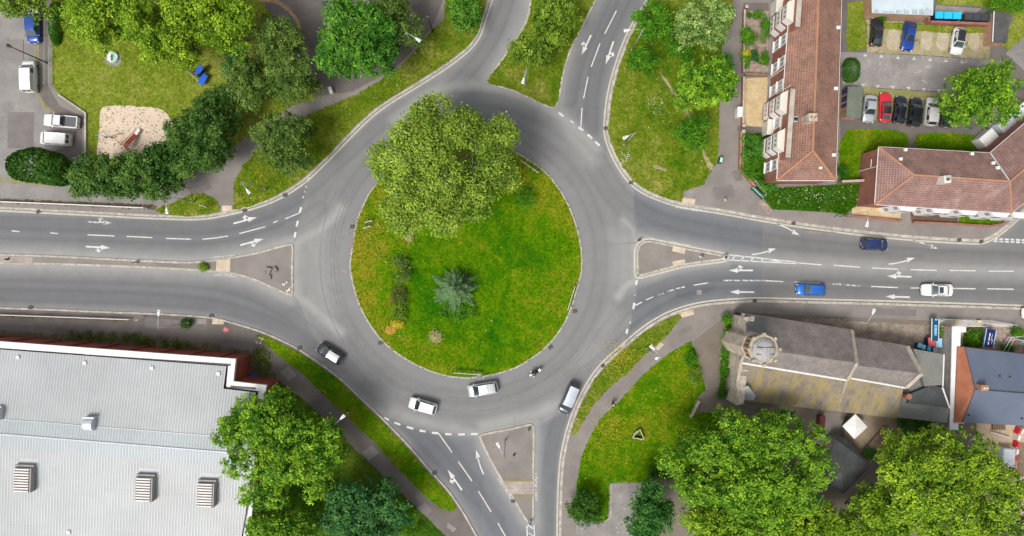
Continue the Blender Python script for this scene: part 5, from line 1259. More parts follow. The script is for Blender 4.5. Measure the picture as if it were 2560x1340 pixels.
plant('garden_shrub', 2132, 173, 21, 30, 2.0, 'hedge', 'clipped dark green oval bush beside the car park entrance', 'shrub', 190, .18, .4, trunk=False, seed=72, zc=.6, vz=1.6, clipped=.03)
plant('garden_shrub', 2488, 2, 40, 20, 2.5, 'bush', 'bright bush at the top right behind the brick shed', 'shrub', 180, .2, .32, trunk=False, seed=73)
plant('garden_shrub', 2540, 8, 30, 18, 2.5, 'bush', 'bright bush in the top right corner', 'shrub', 180, .2, .32, trunk=False, seed=74)
plant('garden_shrub', 2202, 44, 8, 5, 1.2, 'hedge', 'tiny dark shrub behind the bonnet of the black parked car', 'shrub', 250, .14, .4, trunk=False, seed=75)
# south-west
plant('sycamore', 687, 1134, 172, 162, 14, 'maple', 'great bright green sycamore beside the sports hall', T, 125, .29, .17, seed=81, per=16, clump=.2, wob=.14)
plant('sycamore', 700, 1345, 95, 70, 11, 'maple', 'smaller bright sycamore at the bottom edge, left of the blue-green tree', T, 125, .29, .24, seed=82, per=16, clump=.2)
plant('whitebeam', 912, 1295, 124, 98, 10, 'bluegreen', 'dark blue-green tree at the bottom edge beside the lower-left footpath', T, 105, .3, .2, seed=83, per=14)
plant('garden_shrub', 1022, 1312, 40, 36, 3, 'bush', 'small bright bush on the grass at the bottom by the footpath', 'shrub', 150, .2, .32, trunk=False, seed=84)
plant('hedge', 330, 850, 200, 9, .6, 'brown', 'brown straggly hedge along the foot of the red hall wall', 'hedge', 60, .2, .2, trunk=False, seed=85, rot=-5.2, zc=.1, vz=.3, wob=.05)
plant('hedge', 655, 905, 26, 34, 1.0, 'brown', 'brown shrubs in the corner beside the hall and blue crate', 'hedge', 90, .2, .3, trunk=False, seed=86, zc=.2, vz=.6)
# south-east
plant('sycamore', 1890, 1188, 222, 178, 14, 'maple', 'great bright green sycamore below the church', T, 125, .29, .16, seed=91, per=14, clump=.2, wob=.14)
plant('sycamore', 1920, 1340, 245, 92, 12, 'lime', 'yellow-green tree along the bottom edge below the great sycamore', T, 125, .29, .2, seed=92, per=13)
plant('horse_chestnut', 1618, 1285, 70, 82, 9, 'deep', 'deep green tree at the bottom beside the concrete drive', T, 110, .3, .24, seed=93)
plant('garden_shrub', 1468, 1270, 38, 45, 4, 'cypress', 'small dark bushy tree on the grass corner at the bottom', T, 170, .24, .32, trunk=True, seed=94)
plant('lime_tree', 2388, 1234, 186, 174, 15, 'lime', 'large yellow-green tree beside the building site, lower right', T, 125, .29, .18, seed=95, per=12, wob=.16, bark='palebark', limbs=18)
plant('lime_tree', 2190, 1310, 118, 92, 11, 'lime', 'small yellow-green tree at the bottom edge, in the gap between the two great crowns', T, 125, .29, .22, seed=102, per=13)
plant('lime_tree', 2520, 1320, 110, 90, 13, 'olive', 'olive tree in the bottom right corner', T, 80, .3, .24, seed=96, per=12, bark='palebark', limbs=12)
plant('garden_shrub', 2287, 1072, 50, 34, 2.4, 'hedge', 'dark bush below the vestry roof', 'shrub', 200, .2, .3, trunk=False, seed=97)
plant('garden_shrub', 2172, 1140, 16, 18, 1.6, 'hedge', 'small green bush beside the slate hut', 'shrub', 220, .18, .35, trunk=False, seed=98)
plant('garden_shrub', 1820, 800, 10, 10, 2.2, 'bush', 'small shrub at the street corner of the church west wall', 'shrub', 260, .18, .4, trunk=False, seed=99)
plant('garden_shrub', 1806, 980, 12, 14, 1.6, 'hedge', 'dark shrub at the lower corner of the church west wall', 'shrub', 260, .18, .4, trunk=False, seed=100)
plant('climbing_shrub', 1814, 890, 7, 80, 1.2, 'bush', 'strip of low shrubs along the church west wall', 'shrub', 180, .18, .2, trunk=False, seed=101, rot=-3)
for k, (x, y, rx, ry, pl, lb) in enumerate(((1730, 900, 14, 20, 'bush', 'upper wild shrub at the edge of the grass by the church tarmac'), (1738, 940, 16, 22, 'olive', 'lower wild shrub at the edge of the grass by the church tarmac'), (2364, 832, 14, 14, 'olive', 'leafy shrub in the left flower bed by the white wall'), (2432, 850, 20, 16, 'bush', 'leafy shrub in the right flower bed by the white wall'), (2520, 872, 18, 8, 'hedge', 'low shrub beside the white railings on the right'), (2548, 832, 16, 10, 'bush', 'green shrub on the right edge beside the white railings'), (1655, 1180, 40, 16, 'dark', 'dark undergrowth at the left foot of the great churchyard sycamore'))):
    plant('garden_shrub', x, y, rx, ry, 1.3, pl, lb, 'shrub', 160, .18, .32, trunk=False, seed=200 + k)
# roundabout planting
for k, (x, y, rx, ry, h_, pl, lb) in enumerate(((1006, 672, 26, 32, 1.6, 'birch', 'grey-green leafy shrub in the planted strip left of the spruce'), (996, 742, 24, 26, 1.0, 'brown', 'brownish low shrub in the planted strip left of the spruce'), (1000, 785, 17, 20, 1.3, 'olive', 'fresh green shrub just above the yellow flowers'), (993, 810, 13, 7, .9, 'yellow', 'bright yellow flowering shrub on the roundabout'), (976, 824, 10, 6, .7, 'gold', 'orange-gold flowers at the lower left of the roundabout'), (1022, 590, 6, 16, 1.0, 'straw', 'pale dead stalks just below the plane tree'),
                                                (1312, 493, 27, 27, 2.2, 'bush', 'bright green bush at the right edge of the plane tree'), (1090, 843, 14, 14, .5, 'straw', 'pale dry tuft below the spruce'), (1150, 775, 60, 22, .5, 'bush', 'fresh low growth at the foot of the spruce'), (465, 809, 11, 7, .9, 'dark', 'weedy clump on the lower-left footway by the kerb'), (508, 667, 8, 8, .6, 'olive', 'mossy olive tuft on the narrow left island'))):
    plant('wild_shrub' if h_ > .6 else 'weed_tuft', x, y, rx, ry, h_, pl, lb, 'shrub', 150, .19, .32, trunk=False, seed=220 + k, clump=.2)
# the blue spruce: whorls of drooping branches carrying short needles
def spruce(px, py, rpx, h_, label):
    base = P(px, py, 1.5); base.z = .13; root = empty('spruce_tree', base, 0, label, 'tree')
    rm = rpx / S * .97; C_, N_, L_ = [], [], []
    mb = MB(); mb.tube([(0, 0, -.05), (0, 0, h_ * .6), (0, 0, h_)], [.2, .11, .02], 8)
    g_ = np.random.default_rng(77)
    for lv in range(11):
        f = lv / 10; z = .5 + f * (h_ - .7); rl_ = rm * (1 - f) ** .85 + .15; nb = 10 if lv < 7 else 6
        for k in range(nb):
            a = k * 6.283 / nb + lv * .7 + g_.uniform(-.25, .25); L = rl_ * g_.uniform(.7, 1.12)
            e_ = np.array([L * math.cos(a), L * math.sin(a), -.18 * L + .06 * L])
            mb.tube([(0, 0, z), tuple(e_ * .5 + [0, 0, z]), tuple(e_ + [0, 0, z])], [.04, .03, .008], 4)
            nsp = int(L * 46)
            t_ = g_.uniform(.1, 1.02, nsp); side = g_.choice([-1, 1], nsp) * (1.05 - t_) * g_.uniform(.1, 1, nsp) * .42 * L
            p = e_[None] * t_[:, None] + np.stack([-np.sin(a) * side, np.cos(a) * side, np.zeros(nsp)], 1) + [0, 0, z]
            p[:, 2] += g_.normal(0, .05, nsp) - np.abs(side) * .15
            C_.append(p); N_.append(np.array([0, 0, 1.0]) + g_.normal(0, .3, (nsp, 3))); L_.append(np.full(nsp, .5 + .25 * f))
    C_, N_, L_ = np.vstack(C_), np.vstack(N_), np.concatenate(L_)
    c0, c1 = np.array(PAL['spruce'][0]), np.array(PAL['spruce'][1])
    cols = c0 + (c1 - c0) * np.clip(L_ + g_.normal(0, .2, len(L_)), 0, 1.2)[:, None]
    o = leaf_mesh('needles', C_, N_, g_.uniform(.13, .3, len(C_)), cols, MT['leaf'], .35); o.parent = root
    mb.build('trunk', MT['bark'], root, smooth=True)
spruce(1137, 724, 63, 6.5, 'blue-green spruce standing alone on the roundabout lawn')
# ---- grass blades, weeds and flowers on the lawns (nobody could count them)
GP = dict(lawn=((.10, .19, .004), (.30, .31, .05)), verge=((.04, .13, .002), (.26, .26, .035)), lush=((.025, .13, .001), (.17, .23, .008)), shade=((.025, .10, .002), (.09, .15, .006)), bed=((.02, .12, .002), (.10, .27, .008)))
BC, BN, BS, BCOL = [], [], [], []
FC, FCOL = [], []
for poly, z, pal in GRASS:
    pa = np.array([tuple(p) for p in poly]); lo, hi = pa.min(0), pa.max(0)
    lo = np.maximum(lo, [-78, -42]); hi = np.minimum(hi, [78, 42])
    if (hi <= lo).any(): continue
    dens = {'lawn': 9, 'verge': 16, 'lush': 13, 'shade': 10, 'bed': 60}[pal]
    n_ = int((hi - lo).prod() * dens); q = rng.uniform(lo, hi, (n_, 2)); q = q[inside(poly, q)]
    if not len(q): continue
    low = np.sin(q[:, 0] * .5 + 1.3 * np.sin(q[:, 1] * .31)) * .5 + np.sin(q[:, 1] * .77 + q[:, 0] * .23) * .5
    t = np.clip(.42 + .28 * low + rng.normal(0, .22, len(q)), 0, 1.15)[:, None]
    c0, c1 = np.array(GP[pal][0]), np.array(GP[pal][1])
    BCOL.append((c0 + (c1 - c0) * t) * rng.uniform(.8, 1.2, (len(q), 1)))
    hgt = {'lawn': .05, 'verge': .1, 'lush': .1, 'shade': .1, 'bed': .35}[pal]
    BC.append(np.column_stack([q, z + rng.uniform(.02, hgt + .03, len(q))])); BN.append(rng.normal(0, .55, (len(q), 3)) + [0, 0, .9])
    BS.append(rng.uniform(.09, .3, len(q)) * (1.25 if pal == 'bed' else 1))
    if pal in ('verge', 'bed', 'lush'):
        m_ = rng.random(len(q)) < {'verge': .012, 'bed': .008, 'lush': .006}[pal]
        if pal == 'bed': m_ &= q[:, 0] > P(1920, 0).x
        FC.append(np.column_stack([q[m_], np.full(m_.sum(), z + hgt + .06)])); wv = rng.random(m_.sum())
        FCOL.append(np.where((wv < (.9 if pal == 'bed' else .35))[:, None], np.array([.75, .75, .66]), np.array([.6, .48, .04])))
BC = np.vstack(BC); o = leaf_mesh('grass', BC, np.vstack(BN), np.concatenate(BS), np.vstack(BCOL), MT['blade'], .45)
tag(o, 'short tufted grass growing over the verges and the roundabout', 'grass', kind='stuff')
FC = np.vstack(FC); o = leaf_mesh('wildflowers', FC, np.tile([0, 0, 1.0], (len(FC), 1)), rng.uniform(.1, .2, len(FC)), np.vstack(FCOL), MT['blade'], 1.0)
tag(o, 'scattered daisies and buttercups in the grass', 'flowers', kind='stuff')
# yellow and white flower drifts
def drift(px, py, rx, ry, n_, c, label):
    a = rng.normal(0, .45, (n_, 2)); x = (px + a[:, 0] * rx - 1280) / S; y = (670 - py - a[:, 1] * ry) / S
    cols = np.array(c)[None] * rng.uniform(.7, 1.2, (n_, 1))
    o = leaf_mesh('flower_drift', np.column_stack([x, y, rng.uniform(.25, .36, n_)]), np.tile([0, 0, 1.0], (n_, 1)) + rng.normal(0, .3, (n_, 3)), rng.uniform(.08, .2, n_), cols, MT['blade'], .9)
    tag(o, label, 'flowers', kind='stuff')
drift(1555, 890, 50, 45, 420, (.5, .42, .03), 'yellow buttercups along the verge strip'); drift(1525, 1075, 45, 60, 500, (.48, .42, .04), 'yellow buttercups on the lawn by the path')
drift(1640, 260, 35, 40, 60, (.7, .72, .62), 'white daisies on the green'); drift(1562, 392, 22, 22, 60, (.7, .72, .62), 'white clover near the lamp on the green'); drift(930, 580, 60, 60, 260, (.45, .36, .06), 'yellow weeds on the left of the island')
drift(2030, 490, 120, 26, 170, (.75, .76, .68), 'white flowers in the bed below the terrace'); drift(655, 440, 40, 50, 160, (.5, .4, .03), 'yellow flowers below the lone birch')
# ================================================================ VEHICLES
CAR = dict(   # L, W, H, belt, bonnet front z, windscreen base x, roof front x, roof rear x, tail base x (fractions of L), roof half width share
    hatch=(4.1, 1.76, 1.48, .95, .74, .235, .07, -.37, -.475, .70), saloon=(4.55, 1.8, 1.45, .93, .72, .20, .04, -.24, -.36, .69),
    suv=(4.35, 1.84, 1.66, 1.06, .86, .25, .10, -.39, -.48, .74), mpv=(4.45, 1.80, 1.66, 1.02, .82, .30, .12, -.41, -.485, .74),
    van=(4.6, 1.86, 1.92, 1.12, .92, .34, .21, -.46, -.492, .84), pickup=(5.1, 1.84, 1.78, 1.08, .92, .22, .10, -.08, -.115, .74), coupe=(4.2, 1.8, 1.38, .92, .72, .16, .0, -.28, -.44, .66))
PAINT = {}
def paint(name, c, rough=.3, metal=0.0):
    if name not in PAINT:
        PAINT[name] = surf(name, c, tuple(q * .92 for q in c), .8, 20, .03, rough, 0, metal, .9)
    return PAINT[name]
def rear_pickup_top(x): return 0
def car(kind, px, py, deg, pname, pc, label, metal=0.0, roof=None, bars=False, sun=False, front_plate=True, cat='car', name='car', L=None, Wd=None, glassroof=False, group=None):
    L0, W_, Hh, belt, bf, xw, xf, xr, xb, rw = CAR[kind]; L = L or L0; W_ = Wd or W_
    pm = paint(pname, pc, .3, metal)
    b0 = P(px, py, Hh * .5); b0.z = .012 if True else 0
    root = empty(name, b0, R(deg), label, cat, group)
    hw = W_ / 2
    # lower body: stations from tail to nose
    st = [-.5, -.49, -.465, -.42, -.33, -.2, -.05, .1, .2, .3, .38, .44, .475, .492, .5]
    wf = [.74, .85, .93, .975, 1, 1, 1, 1, 1, .995, .975, .93, .85, .75, .6]
    if kind == 'van': wf = [.86, .92, .96, .985, 1, 1, 1, 1, 1, 1, .985, .95, .88, .8, .68]
    V, F = [], []
    def topz(f):
        if f > xw - .01: return belt - (belt - bf) * ((f - xw) / (.5 - xw)) ** 1.7
        if kind == 'saloon' or kind == 'coupe':
            if f < xb: return belt - .03 - .06 * ((xb - f) / (.5 + xb + 1e-6)) ** 2
        return belt
    for f, wv in zip(st, wf):
        x = f * L; h_ = hw * wv; tz = topz(f); e_ = max(0, (abs(f) - .46) / .04)
        zlo = .24 + .10 * e_; tz2 = tz - (.16 * e_ if f > 0 else .05 * e_)
        V += [(x, -h_ * .9, zlo), (x, -h_ * .985, zlo + .18), (x, -h_, .62 * tz2 + .08), (x, -h_ * .955, tz2 - .05), (x, -h_ * .86, tz2), (x, -h_ * .45, tz2 + .035), (x, 0, tz2 + .045),
              (x, h_ * .45, tz2 + .035), (x, h_ * .86, tz2), (x, h_ * .955, tz2 - .05), (x, h_, .62 * tz2 + .08), (x, h_ * .985, zlo + .18), (x, h_ * .9, zlo)]
    K = 13; ns = len(st)
    for i in range(ns - 1):
        for k in range(K - 1): F.append((i * K + k, (i + 1) * K + k, (i + 1) * K + k + 1, i * K + k + 1))
        F.append((i * K + K - 1, (i + 1) * K + K - 1, (i + 1) * K, i * K))
    F.append(list(range(K))); F.append([(ns - 1) * K + k for k in range(K)][::-1])
    mb = MB(); mb.add([(x, y, z) for x, y, z in V], F)
    # cabin
    wb, wr = hw * .9, hw * rw; zr = Hh
    def row(f, w_, z, crown): return [(f * L, -w_, z), (f * L, -w_ * .5, z + crown), (f * L, 0, z + crown * 1.25), (f * L, w_ * .5, z + crown), (f * L, w_, z)]
    rows = [row(xb, wb * .93, belt - .02, .02), row(xr, wr * .95, zr - .06, .03), row(xr * .45 + xf * .55, wr, zr - .02, .035), row(xf, wr * .97, zr - .05, .035), row(xw, wb * .96, belt - .01, .03)]
    cv = [p for r_ in rows for p in r_]; n0 = len(cv)
    mid_b = [(f * L, s * wb, belt - .03) for f in (xr, xr * .45 + xf * .55, xf) for s in (-1, 1)]
    cv += mid_b; cf = []
    for i in range(4):
        for k in range(4): cf.append((i * 5 + k, (i + 1) * 5 + k, (i + 1) * 5 + k + 1, i * 5 + k + 1)[::-1])
    for s, o_ in ((0, 0), (1, 4)):
        ids = [0 + o_, n0 + s, n0 + 2 + s, n0 + 4 + s, 20 + o_]; tp = [o_, 5 + o_, 10 + o_, 15 + o_, 20 + o_]
        for i in range(4):
            q = [ids[i], ids[i + 1], tp[i + 1], tp[i]]
            q = [v for j, v in enumerate(q) if v not in q[:j]]
            cf.append(q if s == 0 else q[::-1])
    mb.add(cv, cf)
    body = mb.build('body', pm, root, smooth=True, uv=False)
    bv = body.modifiers.new('bevel', 'BEVEL'); bv.width = .05; bv.segments = 2; bv.limit_method = 'ANGLE'; bv.angle_limit = R(30)
    # glazing panels a few millimetres proud of the cabin
    def panel(nm, quad, mat, off=.012, u=(.06, .94), v=(.08, .92), nu=6, nv=3, arch=0.0, parent=root):
        a, b, c, d = [Vector(q) for q in quad]
        nn = (b - a).cross(d - a).normalized(); m_ = MB(); vs = []
        for j in range(nv + 1):
            for i in range(nu + 1):
                s, t = u[0] + (u[1] - u[0]) * i / nu, v[0] + (v[1] - v[0]) * j / nv
                p = a * (1 - s) * (1 - t) + b * s * (1 - t) + c * s * t + d * (1 - s) * t
                vs.append(p + nn * off + Vector((0, 0, arch * (1 - (2 * s - 1) ** 2))))
        m_.add(vs, [(j * (nu + 1) + i, j * (nu + 1) + i + 1, (j + 1) * (nu + 1) + i + 1, (j + 1) * (nu + 1) + i) for j in range(nv) for i in range(nu)])
        return m_.build(nm, mat, parent, smooth=True, uv=False)
    B = lambda f, w_, z: (f * L, w_, z)
    panel('windscreen', (B(xw, -wb * .96, belt - .01), B(xw, wb * .96, belt - .01), B(xf, wr * .97, zr - .05), B(xf, -wr * .97, zr - .05)), MT['dglass'], .02, (.05, .95), (.06, .96), arch=.045)
    if kind == 'van':
        for s in (-1, 1): panel('rear_window', (B(xb, wb * .93, belt - .02), B(xb, -wb * .93, belt - .02), B(xr, -wr * .95, zr - .06), B(xr, wr * .95, zr - .06)), MT['dglass'], .02, (.1, .46) if s < 0 else (.54, .9), (.15, .85), arch=.02)
    else:
        panel('rear_window', (B(xb, wb * .93, belt - .02), B(xb, -wb * .93, belt - .02), B(xr, -wr * .95, zr - .06), B(xr, wr * .95, zr - .06)), MT['dglass'], .02, (.07, .93), (.12, .94), arch=.035)
    for s in (-1, 1):
        f1, f0, f2 = xw, xb, (xr * .45 + xf * .55)
        for (u0, u1) in (((f2 + .01, xf + .03), (xr + .05, f2 - .012)) if kind != 'van' else ((xf - .14, xf + .02),)):
            quad = [B(u0, s * wb * .985, belt), B(u1, s * wb * .985, belt), B(min(u1, xf) - .004, s * wr * .98, zr - .09), B(u0, s * wr * .98, zr - .09)]
            if u1 < u0: quad[0], quad[1], quad[2], quad[3] = quad[1], quad[0], quad[3], quad[2]
            if s > 0: quad = [quad[1], quad[0], quad[3], quad[2]]
            panel('side_window', quad, MT['dglass'], .014, (.02, .98), (.06, .95), 2, 2)
    if roof or glassroof or sun:
        rm_ = MT['dglass'] if (sun or glassroof) else roof
        f0, f1, ww = (xr * .35 + xf * .65, xf - .012, .72) if (sun and not glassroof) else (xr + .015, xf - .008, .9)
        if sun and not glassroof: f0 = xr * .5 + xf * .5
        for_ = [(f0 * L, -wr * ww, zr), (f1 * L, -wr * ww, zr - .015), (f1 * L, wr * ww, zr - .015), (f0 * L, wr * ww, zr)]
        me_ = panel('roof_panel', for_, rm_, .03, (0, 1), (0, 1), 4, 6, arch=0).data
        for vv_ in me_.vertices: vv_.co.z += .045 * (1 - (vv_.co.y / wr) ** 2)
    if bars:
        for f in (xf - .10, (xf + xr) / 2 - .02, xr + .07):
            m_ = MB(); m_.tube([(f * L, -wr * .98, zr + .03), (f * L, -wr * .5, zr + .1), (f * L, wr * .5, zr + .1), (f * L, wr * .98, zr + .03)], .035, 6); m_.build('roof_bar', MT['white_plastic'], root)
    if kind == 'pickup':
        m_ = MB(); m_.box((-.30 * L, 0, belt + .035), (.36 * L, hw * 1.56, .05)); m_.build('load_bed', plain('grey_bed_liner', (.1, .105, .115), .7), root)
        m_ = MB(); m_.box((-.128 * L, 0, belt + .09), (.03 * L, hw * 1.6, .12)); m_.build('bed_bulkhead', MT['trim'], root)
        m_ = MB()
        for s in (-1, 1): m_.box((-.30 * L, s * hw * .86, belt + .05), (.39 * L, .14, .12))
        m_.box((-.487 * L, 0, belt + .04), (.03 * L, hw * 1.7, .12)); m_.build('bed_side', pm, root, bevel=.03)
    for s in (-1, 1):
        m_ = MB(); m_.box((.462 * L, s * hw * .66, bf - .09), (.2, hw * .42, .15), -s * .55, taper=.8); m_.build('headlight', MT['head'], root, bevel=.03)
        m_ = MB(); m_.box((-.484 * L, s * hw * .72, belt - .16), (.14, hw * .26, .22), s * .35); m_.build('tail_light', MT['tail'], root, bevel=.02)
        m_ = MB(); m_.box(((xw - .035) * L, s * (hw + .09), belt + .03), (.14, .2, .13), s * .2, taper=.85); m_.build('wing_mirror', pm, root, bevel=.03)
        for f in (-.31, .325):
            m_ = MB(); yc = s * hw * .90
            m_.tube([(f * L, yc - s * .11, .32), (f * L, yc + s * .085, .32)], .32, 18, 0); m_.tube([(f * L, yc + s * .06, .32), (f * L, yc + s * .095, .32)], .2, 14, 1)
            m_.build('wheel', [MT['tyre'], MT['rim']], root)
    m_ = MB(); m_.box((-.503 * L, 0, .62), (.03, .52, .12)); m_.build('number_plate', MT['plate_y'], root)
    m_ = MB(); m_.box((.502 * L, 0, .46), (.03, .5, .11)); m_.build('number_plate', MT['plate_w'], root)
    m_ = MB(); m_.box((.498 * L, 0, .36), (.04, hw * 1.0, .16)); m_.build('grille', MT['trim'], root)
    m_ = MB(); m_.box((xw * L + .03, 0, belt + .035), (.09, wb * 1.7, .03)); m_.build('wiper_cowl', MT['trim'], root)
    return root
PK, RD, CPk = 'cars in the left car park', 'vehicles on the roads', 'cars in the residents car park'
white, silver, black = (.72, .72, .71), (.42, .44, .46), (.012, .012, .014)
car('mpv', 82, 70, -88, 'royal_blue', (.012, .06, .33), 'royal blue car parked nose down beside the dark hedge strip', .3, group=PK, L=4.3)
car('van', 72, 191, 92, 'white_paintwork', white, 'white van parked facing up beside the black lamp post', group=PK, cat='van', L=4.65, name='parked_van')
car('pickup', 152, 303, 175, 'white_paintwork', white, 'white pickup truck with open grey load bed', group=PK, cat='pickup', name='pickup_truck')
car('van', 137, 347, 176, 'white_paintwork', white, 'white van with two rear windows parked below the pickup', group=PK, cat='van', L=4.5, name='parked_van')
car('hatch', 82, 2, -88, 'white_paintwork', white, 'white car mostly hidden under the top-left tree, above the royal blue car', group=PK)
car('hatch', 76, 437, 185, 'white_paintwork', white, 'white car almost wholly hidden under the dark cypress', group=PK)
car('coupe', 2192, 80, 86, 'gloss_black', black, 'black coupe beside the small lawn, first in the upper parking row', group=CPk)
car('coupe', 2272, 91, -98, 'deep_blue', (.01, .05, .30), 'deep blue coupe parked nose down in the upper parking row', .3, group=CPk)
car('hatch', 2395, 103, -99, 'white_paintwork', white, 'white small car with a black roof in the upper parking row', roof=paint('gloss_black_roof', (.014, .015, .017), .3), group=CPk, L=3.9)
car('saloon', 2174, 272, -96, 'silver_paint', (.52, .55, .58), 'silver saloon parked next to the green-roofed bin store', .5, group=CPk, L=4.0)
car('coupe', 2213, 268, 88, 'bright_red', (.55, .012, .025), 'bright red car with a black roof', roof=paint('gloss_black_roof', (.014, .015, .017), .3), group=CPk, L=4.3)
car('hatch', 2250, 274, 83, 'midnight_black', (.008, .010, .02), 'dark car immediately right of the bright red car', group=CPk, L=4.0)
car('suv', 2288, 280, 83, 'gloss_black', black, 'black car with large roof, between the dark hatchback and the pearl car', group=CPk, L=4.2)
car('suv', 2329, 279, 84, 'pearl_silver', (.6, .6, .58), 'pearl white-silver car, second from the big tree in the lower row', .2, group=CPk, L=4.15)
car('hatch', 2369, 284, 84, 'anthracite', (.05, .052, .056), 'dark grey car half hidden under the bright tree in the lower parking row', .4, group=CPk, L=4.0)
car('mpv', 2187, 611, -2, 'navy_paint', (.012, .03, .13), 'navy blue car heading right on the upper lane of the right-hand road', .4, group=RD, L=3.85, Wd=1.72)
car('hatch', 2027, 724, 178, 'bright_blue', (.008, .13, .52), 'bright blue hatchback driving left past the church', .3, group=RD, L=4.2, Wd=1.74)
car('saloon', 2343, 725, 179, 'white_paintwork', white, 'white saloon with a black sunroof straddling the lane line', sun=True, group=RD, L=4.5)
car('van', 1423, 998, -113, 'dark_slate_van', (.10, .115, .135), 'dark grey panel van entering from the lower right beside the kerb', .7, group=RD, cat='van', L=4.5, Wd=1.82, name='panel_van', roof=paint('van_roof_sheen', (.42, .45, .5), .35, .4))  # sky glare on the dark van's roof is painted as a lighter panel
car('suv', 1057, 1015, 164, 'white_paintwork', white, 'white estate car leaving the bottom of the roundabout', group=RD, L=4.15, Wd=1.76)
car('mpv', 1207, 973, 190, 'pale_silver', (.56, .575, .585), 'pale silver people carrier with roof bars below the roundabout island', .35, bars=True, group=RD, L=4.4, Wd=1.82)
car('hatch', 826, 884, 148, 'black_pearl', (.02, .021, .025), 'black hatchback with a painted sky sheen on its roof at the lower-left exit', .2, roof=paint('roof_sky_sheen', (.5, .52, .55), .35, .2), group=RD, L=4.1)  # pale roof panel: sky reflected off black paint, put into the colour
car('hatch', 2592, 783, 180, 'white_paintwork', white, 'white car nose just entering the right edge on the footway', group=RD)
